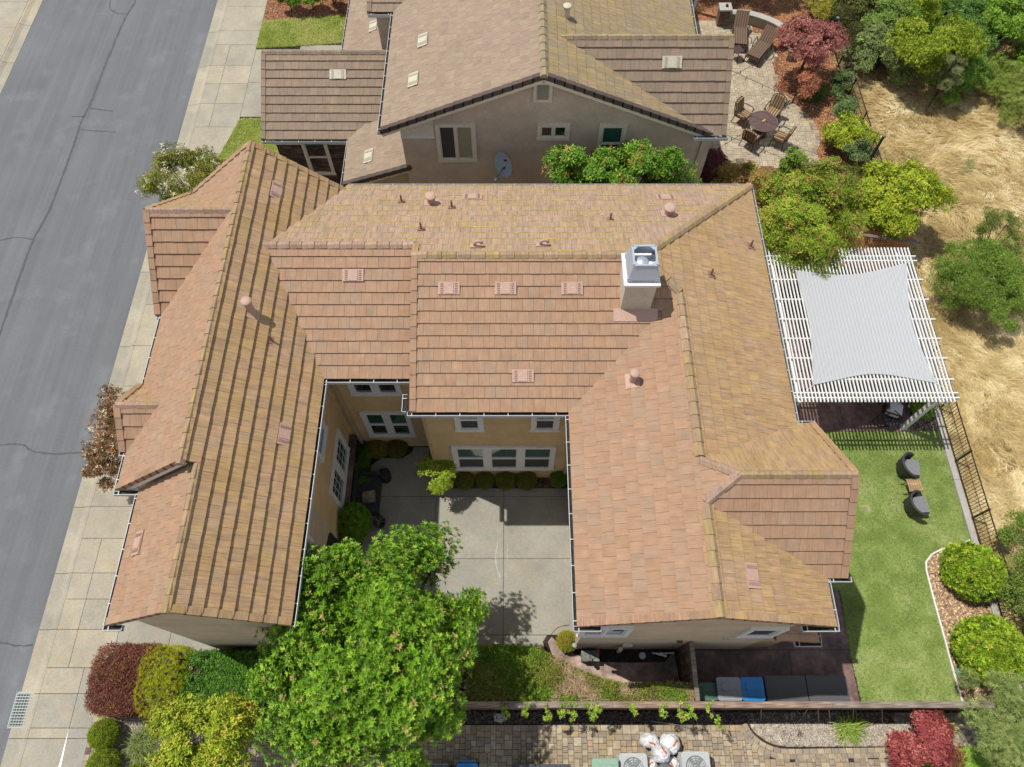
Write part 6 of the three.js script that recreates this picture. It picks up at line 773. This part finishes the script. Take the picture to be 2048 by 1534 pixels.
function lounger(pos, turn, label) { const c = thing('chaise_lounger', label, 'lounger', pos, turn, 'striped loungers on the neighbour patio'), cu = new MB(), st = new MB(); striped(cu, st, -.3, .3, 11, (m, x, w) => { m.box(x, .4, .42, w, .1, 1.15); m.box(x, .64, -.42, w, .1, .78, 0, .75); }); cu.build('cushion', std([.20, .135, .09], { map: T.grain, roughness: .95 }), c); st.build('cushion_stripe', M.cushStripe, c); const f = new MB(); f.box(-.33, .33, .3, .05, .05, 1.5).box(.33, .33, .3, .05, .05, 1.5).box(0, .33, 1.03, .7, .05, .05); f.build('frame', M.bronze, c); for (const [x, z] of [[-.32, .98], [.32, .98], [-.32, -.4], [.32, -.4]]) new MB().tube([[x, .33, z], [x * 1.05, .15, z], [x * 1.1, 0, z * 1.06]], .025, 6, 8).build('leg', M.bronze, c); for (const s of [-1, 1]) new MB().tube([[s * .36, .35, -.2], [s * .38, .58, -.1], [s * .38, .58, .25], [s * .36, .35, .35]], .022, 6, 16).build('armrest', M.bronze, c); return c; }
const lo = lounger([11.55, 0, -29.0], -.62, 'brown striped lounger beside the red maple'); dup(lo, [10.65, 0, -30.0], -.15, 'brown striped lounger beside the stone pillar');
{ const s = thing('side_table', 'small bronze side table half hidden by the neighbour roof edge', 'side table', [10.3, 0, -28.55]); new MB().box(0, .5, 0, .45, .03, .45, .4).build('table_top', M.bronze, s); for (let i = 0; i < 4; i++) { const a = i * 1.57 + 1.18; new MB().tube([[Math.cos(a) * .2, .49, Math.sin(a) * .2], [Math.cos(a) * .14, .25, Math.sin(a) * .14], [Math.cos(a) * .26, 0, Math.sin(a) * .26]], .016, 5, 10).build('leg', M.bronze, s); } }

// ---------- turf furniture ----------
function tubChair(pos, turn, label) { // faces +x when turn = 0
  const c = thing('wicker_chair', label, 'chair', pos, turn, 'black wicker chairs on the turf'), b = new MB(), n = 22; let q = null;
  for (let i = 0; i <= n; i++) { const a = Math.PI * (.42 + 1.16 * i / n), e = Math.abs(i / n - .5) * 2, h = .80 - .22 * e * e, R2 = .36, x = Math.cos(a) * R2, z = Math.sin(a) * R2, x2 = Math.cos(a) * (R2 + .07), z2 = Math.sin(a) * (R2 + .07), cur = [[x * .86, .18, z * .86], [x, h, z], [x2, h, z2], [x2 * .8, .18, z2 * .8]]; if (q) { b.quad(q[0], cur[0], cur[1], q[1]).quad(q[1], cur[1], cur[2], q[2]).quad(q[2], cur[2], cur[3], q[3]); } else b.quad(cur[0], cur[1], cur[2], cur[3]); if (i === n) b.quad(cur[3], cur[2], cur[1], cur[0]); q = cur; } b.build('backrest', M.wicker, c);
  const s = new MB(); s.prism([[-.28, -.27], [.3, -.3], [.34, 0], [.3, .3], [-.28, .27]], .2, .36); s.build('seat', M.wicker, c); new MB().prism([[-.26, -.25], [.28, -.27], [.32, 0], [.28, .27], [-.26, .25]], .362, .42).build('cushion', M.cushGrey, c); for (const [x, z] of [[.27, .26], [.27, -.26], [-.24, .22], [-.24, -.22]]) new MB().cyl(x, 0, z, .02, .026, .22, 8).build('leg', M.black, c); return c;
}
const tc = tubChair([13.18, 0, -8.4], -.12, 'black wicker tub chair on the turf nearer the pergola'); dup(tc, [13.12, 0, -7.1], .1, 'black wicker tub chair on the turf farther from the pergola');
{ const t = thing('side_table', 'small slatted wooden side table between the wicker chairs', 'side table', [13.15, 0, -7.76], .06); for (let i = 0; i < 6; i++) new MB().box(-.19 + i * .076, .45, 0, .066, .022, .42).build('slat', M.teak, t); for (const z of [-.2, .2]) new MB().box(0, .43, z, .46, .03, .03).build('rail', M.teak, t); for (const s of [-1, 1]) for (const k of [-1, 1]) new MB().bar([s * .2, .42, k * .17], [-s * .24, 0, k * .17], .022).build('leg', M.black, t); }
{ const c = thing('patio_armchair', 'black patio armchair with pale cushion at the pergola edge', 'armchair', [13.1, 0, -10.5], 1.2); const s = new MB(); s.prism([[-.26, -.27], [.26, -.27], [.29, .2], [.2, .3], [-.2, .3], [-.29, .2]], .4, .5); s.build('cushion', M.cushWhite, c); new MB().prism([[-.28, -.3], [.28, -.3], [.3, .24], [-.3, .24]], .34, .395).build('seat', M.black, c); new MB().box(0, .72, -.33, .58, .62, .07, 0, -.18).build('backrest', M.black, c); new MB().box(.05, .58, -.22, .3, .26, .1, .2, -.5).build('throw_pillow', std([.28, .08, .13], { map: T.grain }), c); for (const k of [-1, 1]) { new MB().box(k * .3, .62, -.03, .05, .035, .55).build('armrest', M.black, c); for (const z of [-.3, .22]) new MB().bar([k * .29, .62, z], [k * .3, 0, z * 1.1], .03).build('leg', M.black, c); } }
{ const t = thing('glass_table', 'dark round patio table under the pergola corner', 'table', [13.5, 0, -11.15]); new MB().cyl(0, .68, 0, .48, .48, .02, 32).build('table_top', M.glass, t); new MB().geo(new THREE.TorusGeometry(.48, .02, 8, 36), new THREE.Matrix4().makeRotationX(Math.PI / 2).setPosition(0, .69, 0)).build('rim', M.black, t); for (let i = 0; i < 4; i++) { const a = i * 1.57 + .4; new MB().bar([Math.cos(a) * .1, .67, Math.sin(a) * .1], [Math.cos(a) * .36, 0, Math.sin(a) * .36], .03).build('leg', M.black, t); } }
{ const c = thing('patio_rocker', 'black curved rocker frame on the patio edge', 'chair', [12.95, 0, -10.02], .4); new MB().tube([[-.55, .35, -.28], [-.3, .12, -.1], [.0, .05, .0], [.3, .08, .05], [.45, .2, .05]], .025, 6, 18).build('rocker_rail', M.black, c); new MB().tube([[-.55, .35, -.28], [-.5, .8, -.3], [-.1, .75, -.2]], .022, 6, 12).build('arm', M.black, c); new MB().box(.1, .36, -.12, .5, .04, .5).build('seat', M.black, c); new MB().tube([[.45, .2, .05], [.4, .45, .02], [.3, .5, -.3]], .022, 6, 10).build('leg', M.black, c); }
tag(new MB().cyl(11.66, .0, -7.07, .08, .08, .022, 20).cyl(11.66, .02, -7.07, .055, .05, .008, 18).build('round_drain', M.stampTan), 'small round tan drain cap set in the turf', 'drain cap');
{ const b = thing('irrigation_box', 'green rectangular irrigation box lid in the wood chips', 'utility box', [13.4, 0, -2.12], .08); const s = new THREE.Shape(); s.moveTo(-.2, -.17).lineTo(.2, -.17).quadraticCurveTo(.24, -.17, .24, -.13).lineTo(.24, .13).quadraticCurveTo(.24, .17, .2, .17).lineTo(-.2, .17).quadraticCurveTo(-.24, .17, -.24, .13).lineTo(-.24, -.13).quadraticCurveTo(-.24, -.17, -.2, -.17); new MB().geo(new THREE.ExtrudeGeometry(s, { depth: .05, bevelSize: .008, bevelThickness: .008, bevelSegments: 2 }), new THREE.Matrix4().makeRotationX(-Math.PI / 2).setPosition(0, .0, 0)).build('lid', M.greenBox, b); new MB().box(.0, .062, .05, .08, .01, .03).build('grip', M.black, b); }
{ const s = thing('garden_spotlight', 'small dark garden spotlight in the wood chips', 'spotlight', [13.55, 0, -4.85]); new MB().cyl(0, 0, 0, .012, .012, .12, 8).build('stake', M.black, s); new MB().geo(new THREE.CylinderGeometry(.045, .03, .1, 12), new THREE.Matrix4().makeRotationZ(1.1).setPosition(-.02, .14, 0)).build('lamp_head', M.iron, s); }
{ const s = thing('path_light', 'small blue grey path light in the red mulch', 'garden light', [13.75, 0, -23.9]); new MB().cyl(0, 0, 0, .012, .012, .38, 8).build('stake', M.iron, s); new MB().lathe([[0, .07], [.1, .0], [.0, .0]], 0, .36, 0, 16).build('lamp_head', M.steel, s); }

// ---------- bins, boxes, machines at the fence ----------
function bin(pos, turn, w, d, h, mat, name, label, category = 'bin') {
  const b = thing(name, label, category, pos, turn), body0 = new MB(), p = (k, y) => [[-w * k / 2, y, -d * k / 2], [w * k / 2, y, -d * k / 2], [w * k / 2, y, d * k / 2], [-w * k / 2, y, d * k / 2]], lo2 = p(.8, .06), hi = p(.96, h - .07); for (let i = 0; i < 4; i++) { const j = (i + 1) % 4; body0.quad(lo2[j], lo2[i], hi[i], hi[j]); } body0.fan([lo2[0], lo2[1], lo2[2], lo2[3]]); body0.fan(hi.slice().reverse()); body0.build('body', mat, b);
  const s = new THREE.Shape(), a = w / 2, c = d / 2, r = .07; s.moveTo(-a + r, -c).lineTo(a - r, -c).quadraticCurveTo(a, -c, a, -c + r).lineTo(a, c - r).quadraticCurveTo(a, c, a - r, c).lineTo(-a + r, c).quadraticCurveTo(-a, c, -a, c - r).lineTo(-a, -c + r).quadraticCurveTo(-a, -c, -a + r, -c);
  const lid = new MB(); lid.geo(new THREE.ExtrudeGeometry(s, { depth: .035, bevelSize: .012, bevelThickness: .02, bevelSegments: 3 }), new THREE.Matrix4().makeRotationX(-Math.PI / 2).setPosition(0, h - .06, 0)); lid.box(0, h + .005, .06, w * .62, .02, d * .34).box(0, h + .004, -d * .26, w * .5, .018, d * .16); lid.build('lid', mat, b); new MB().bb(-w * .4, h - .1, -c - .075, w * .4, h - .065, -c - .04).build('handle', mat, b); for (const x of [-.2, 0, .2]) new MB().bb(x * w - .02, h - .1, -c - .045, x * w + .02, h - .065, -c + .02).build('handle_bracket', mat, b);
  for (const x of [-1, 1]) new MB().geo(new THREE.CylinderGeometry(.1, .1, .05, 16), new THREE.Matrix4().makeRotationZ(Math.PI / 2).setPosition(x * w * .46, .1, -d * .36)).build('wheel', M.black, b); return b;
}
bin([5.52, 0, -1.5], Math.PI, .5, .46, .98, M.binGreen, 'wheelie_bin', 'dark green wheelie bin beside the gate'); bin([6.08, 0, -1.56], Math.PI, .66, .6, 1.1, M.binGrey, 'wheelie_bin', 'grey wheelie bin between green and blue bins'); bin([6.74, 0, -1.56], Math.PI, .62, .6, 1.1, M.binBlue, 'wheelie_bin', 'bright blue wheelie bin beside the black deck boxes'); bin([2.5, 0, .5], Math.PI, .7, .66, 1.08, M.binPale, 'wheelie_bin', 'pale green wheelie bin at the bottom edge beside the air conditioner'); bin([-1.2, 0, .55], 0, .56, .52, 1.05, M.binBlue, 'wheelie_bin', 'blue wheelie bin cut by the bottom edge'); bin([-1.95, 0, .62], 0, .56, .5, 1.05, M.binGrey, 'wheelie_bin', 'grey wheelie bin cut by the bottom edge left of the blue one');
for (const [x, l] of [[7.76, 'black woven deck box next to the blue bin'], [8.94, 'black woven deck box nearest the turf']]) { const b = thing('deck_box', l, 'deck box', [x, 0, -1.56], 0, 'deck boxes at the fence'); new MB().bb(-.54, 0, -.33, .54, .78, .33).build('body', M.wicker, b); new MB().prism([[-.575, -.365], [.575, -.365], [.575, .365], [-.575, .365]], .782, .86).build('lid', M.wickerGrey, b); for (const s of [-1, 1]) new MB().box(s * .3, .72, -.34, .1, .03, .03).build('latch', M.black, b); }
function acUnit(pos, label) {
  const a = thing('air_conditioner', label, 'air conditioner', pos, 0, 'air conditioners on the paving'), w = .72, h = .8; new MB().bb(-w / 2, .05, -w / 2, w / 2, h - .04, w / 2).build('cabinet', M.acGrey, a); for (let i = 0; i < 10; i++) { const l = new MB(); l.bb(-w / 2 - .008, .12 + i * .06, -w / 2 - .008, w / 2 + .008, .15 + i * .06, w / 2 + .008); l.build('louvre', M.acGrey, a); }
  const s = new THREE.Shape(), r = .1, k = w / 2 + .015; s.moveTo(-k + r, -k).lineTo(k - r, -k).quadraticCurveTo(k, -k, k, -k + r).lineTo(k, k - r).quadraticCurveTo(k, k, k - r, k).lineTo(-k + r, k).quadraticCurveTo(-k, k, -k, k - r).lineTo(-k, -k + r).quadraticCurveTo(-k, -k, -k + r, -k); const hole = new THREE.Path(); hole.absarc(0, 0, .29, 0, 6.2832, true); s.holes.push(hole); new MB().geo(new THREE.ExtrudeGeometry(s, { depth: .06, bevelSize: .01, bevelThickness: .01, bevelSegments: 2, curveSegments: 32 }), new THREE.Matrix4().makeRotationX(-Math.PI / 2).setPosition(0, h - .05, 0)).build('top_cover', M.acGrey, a); new MB().cyl(0, h - .055, 0, .29, .29, .01, 32).build('fan_well', M.acDark, a);
  for (let i = 0; i < 5; i++) { const an = i * 1.2566 + .3; new MB().box(Math.cos(an) * .15, h - .02, Math.sin(an) * .15, .24, .008, .1, -an, .35).build('fan_blade', M.acBlade, a); } new MB().cyl(0, h - .03, 0, .07, .07, .03, 18).build('fan_hub', M.acBlade, a); const gr = new MB(); for (let i = 0; i < 8; i++) { const an = i * Math.PI / 4; gr.bar([0, h + .015, 0], [Math.cos(an) * .3, h + .012, Math.sin(an) * .3], .008); } for (const q of [.1, .16, .22, .27]) gr.geo(new THREE.TorusGeometry(q, .004, 4, 32), new THREE.Matrix4().makeRotationX(Math.PI / 2).setPosition(0, h + .014, 0)); gr.build('guard', M.steel, a);
}
acUnit([3.3, 0, .42], 'air conditioner with fan grille beside the pale green bin'); acUnit([5.0, 0, .38], 'air conditioner with fan grille right of the white bags');
for (const [i, [x, y, z, rx, ry, rz, l]] of [[3.85, .36, -.28, .27, .36, .22, 'white rubbish bag with a pointed corner above the left air conditioner'], [4.42, .34, -.2, .29, .34, .3, 'white rubbish bag lying on the paving to the right'], [4.1, .52, .06, .26, .52, .25, 'tall white rubbish bag in the middle of the heap'], [3.86, .3, .34, .17, .3, .2, 'white rubbish bag with orange tie at the bottom left'], [4.45, .3, .3, .19, .3, .2, 'white rubbish bag with orange tie at the bottom right']].entries()) {
  const b = thing('rubbish_bag', l, 'rubbish bag', [x, 0, z], i * 1.3, 'white rubbish bags on the paving'), g = new THREE.IcosahedronGeometry(1, 5), p = g.attributes.position, q = V3(0, 0, 0); for (let k = 0; k < p.count; k++) { q.fromBufferAttribute(p, k).normalize(); const w = 1 + .16 * (W(q.x * 2 + 5, q.z * 2 + q.y, 1.6, 100 + i) - .5) + .16 * (Math.abs(W(q.x * 5 + 9, q.z * 5 + q.y * 3, 1.3, 110 + i) - .5) - .25) + .09 * (W(q.x * 11, q.z * 11 + q.y * 7, 1, 120 + i) - .5) + .25 * Math.max(0, q.x * .7 + q.z * .7 - .85); p.setXYZ(k, q.x * rx * w, Math.max(-y + .01, q.y * ry * w), q.z * rz * w); } g.translate(0, y, 0); g.computeVertexNormals(); g.deleteAttribute('uv'); const m = new MB(); m.geo(g); m.build('bag', M.bag, b); const t = new MB(); t.tube([[-.06, y + ry * .9, .05], [0, y + ry * 1.03, .07], [.08, y + ry * .95, .1], [.1, y + ry * .8, .14]], .022, 5, 12); t.build('tie', M.tie, b);
}
{ const b = thing('black_barrel', 'dark grey round drum among the white bags at the bottom', 'barrel', [4.18, 0, .52]); new MB().cyl(0, 0, 0, .22, .24, .62, 24).build('drum', M.acDark, b); new MB().lathe([[0, .06], [.2, .05], [.25, .02], [.25, -.02], [0, -.02]], 0, .64, 0, 24).build('lid', M.acDark, b); }
{ const b = thing('black_tarp_box', 'long navy covered box at the bottom edge in shade', 'storage box', [.8, 0, .62]); new MB().bb(-.78, 0, -.28, .78, .55, .5).build('body', M.wicker, b); new MB().bb(-.81, .552, -.31, .81, .62, .52).build('lid', std([.05, .055, .075], { map: T.grain, roughness: .7 }), b); }
{ const g = thing('covered_grill', 'dark covered barbecue beside the house wall near the turf', 'grill', [9.0, 0, -4.7]); new MB().prism([[-.42, -.3], [.42, -.3], [.42, .3], [-.42, .3]], 0, .85).build('cover_skirt', M.black, g); const t = new MB(); t.geo(new THREE.CylinderGeometry(.3, .3, .8, 16, 1, false, 0, Math.PI), new THREE.Matrix4().makeRotationZ(Math.PI / 2).setPosition(0, .85, 0)); t.build('cover_top', M.black, g); }
{ const b = thing('utility_box', 'pale green grey utility pedestal by the side path', 'utility box', [2.3, 0, -2.5]); new MB().bb(-.24, 0, -.13, .24, .42, .13).build('cabinet', std([.36, .40, .36], { map: T.soil, roughness: .7 }), b); new MB().bb(-.26, .422, -.15, .26, .46, .15).build('lid', std([.34, .39, .37], { map: T.soil, roughness: .7 }), b); new MB().bar([.16, .4, -.12], [.24, .62, -.2], .03).build('pipe', M.steel, b); }
tag(new MB().geo(new THREE.SphereGeometry(.06, 14, 10), new THREE.Matrix4().makeTranslation(2.52, .5, -2.63)).cyl(2.52, 0, -2.63, .014, .014, .46, 8).build('red_marker', M.red), 'red round cap on a stake by the side wall', 'marker');
{ const p = thing('pipe_manifold', 'white pipework and valves on the ground by the gate', 'pipework', [4.35, 0, -2.6]); new MB().tube([[-.2, .3, 0], [0, .32, .02], [.45, .3, 0]], .022, 8, 12).build('pipe', M.white, p); new MB().bar([.05, 0, .02], [.05, .42, .02], .05).build('riser', M.white, p); new MB().bar([-.1, .36, .02], [.2, .36, .1], .05).build('valve', M.white, p); new MB().tube([[.45, .3, 0], [.5, .18, 0], [.45, .02, 0]], .022, 8, 10).build('elbow', M.white, p); new MB().cyl(-.45, 0, .05, .1, .1, .06, 18).build('lid', M.galv, p); }
{ const l = thing('wall_lantern', 'white metal coach lantern on the corner of the side wall', 'lantern', [1.72, 1.95, -2.72]); new MB().lathe([[0, .16], [.06, .1], [.07, .08], [.0, .08]], 0, 0, .12, 12).build('hood', M.acGrey, l); new MB().cyl(0, -.12, .12,   .035, .05, .2, 10).build('lamp_glass', M.blind, l); new MB().bar([0, .05, 0], [0, .1, .12], .03).build('bracket', M.black, l); }
// ---------- courtyard seating ----------
{ const s = thing('wicker_sofa', 'black wicker seat in deep shade with a patterned cushion', 'sofa', [-4.68, 0, -7.5]); new MB().bb(-.3, .1, -.62, .36, .4, .62).build('seat', M.wicker, s); new MB().bb(-.42, .1, -.64, -.3, .85, .64).build('backrest', M.wicker, s); for (const k of [-1, 1]) new MB().bb(-.3, .1, k * .62 - .05, .38, .6, k * .62 + .05).build('armrest', M.wicker, s); new MB().box(.05, .47, .16, .4, .12, .38, .1, 0, .2).build('patterned_cushion', std([.55, .48, .36], { map: T.stamp, roughness: .95 }), s); for (const k of [-1, 1]) new MB().bar([.3, .1, k * .6], [.46, 0, k * .68], .03).build('leg', M.black, s); }
{ const p = thing('round_pouf', 'black round stool beside the curved path', 'stool', [-4.22, 0, -8.15]); new MB().lathe([[.0, .46], [.16, .455], [.21, .42], [.2, .25], [.17, .05], [.19, 0]], 0, 0, 0, 22).build('seat', M.black, p); }
{ const p = thing('potted_plant', 'black pot with spiky pale leaves near the fluffy conifer', 'potted plant', [-4.25, 0, -6.55]); new MB().lathe([[.12, 0], [.19, .34], [.2, .36], [.17, .36], [.16, .3], [0, .3]], 0, 0, 0, 20).build('pot', M.black, p); const r = rng(7), l = []; for (let i = 0; i < 2; i++) l.push([0, .3, 0, [(r() - .5) * .3, r() * 6, 0], .42, [.26, .27, .12]]); inst('leaves', bladeGeo(5, 1, .09, 1.4, 6.28, 55, .6), LM, l, p); }
{ const p = thing('door_mat', 'dark framed mat at the corner of the courtyard wall', 'mat', [-2.62, .003, -8.95], 0); new MB().bb(-.16, 0, -.3, .14, .012, .3).build('mat', M.acDark, p); new MB().bb(-.19, 0, -.33, .165, .008, .33).build('border', M.black, p); }
tag(new MB().tube([[4.0, .03, -.78], [4.6, .035, -.7], [5.0, .04, -.62], [5.2, .05, -.55]], .022, 6, 16).build('drain_pipe', M.steel), 'thin grey pipe lying across the mulch by the paving', 'pipe');
for (const [i, [x, l]] of [[7.0, .35], [8.3, .2], [8.6, .45], [8.9, .5], [9.6, .4], [10.4, .5]].entries()) tag(new MB().bar([x, .75, -1.06], [x + l * .5, .05, -1.0 + l * .5], .018).build('garden_stake', M.teak), ['first', 'second', 'third', 'fourth', 'fifth', 'sixth'][i] + ' thin wooden stake leaning on the outside of the fence from the white bags', 'stake', 'stakes along the fence');
{ const p = thing('patio_cover_post', 'white slanting patio cover post at the neighbour house top', 'post', [8.75, 0, -31.9]); new MB().box(0, 1.25, 0, .14, 2.5, .14).build('post', M.perg, p); new MB().box(0, 2.55, -1.2, 4.6, .16, .1).build('beam', M.rust, p); }
for (const [x, z, s, l] of [[-.35, -.86, .3, 'flat pale stepping stone in the shaded mulch near the tree'], [-2.2, -.9, .2, 'small pale stone at the mulch edge under the tree']]) tag(new MB().prism([[x - s * .6, z - s * .35], [x + s * .4, z - s * .4], [x + s * .65, z + s * .1], [x + s * .1, z + s * .45], [x - s * .55, z + s * .25]], -.02, .03).build('stepping_stone', M.capN), l, 'stone');
renderer.render(scene, camera);
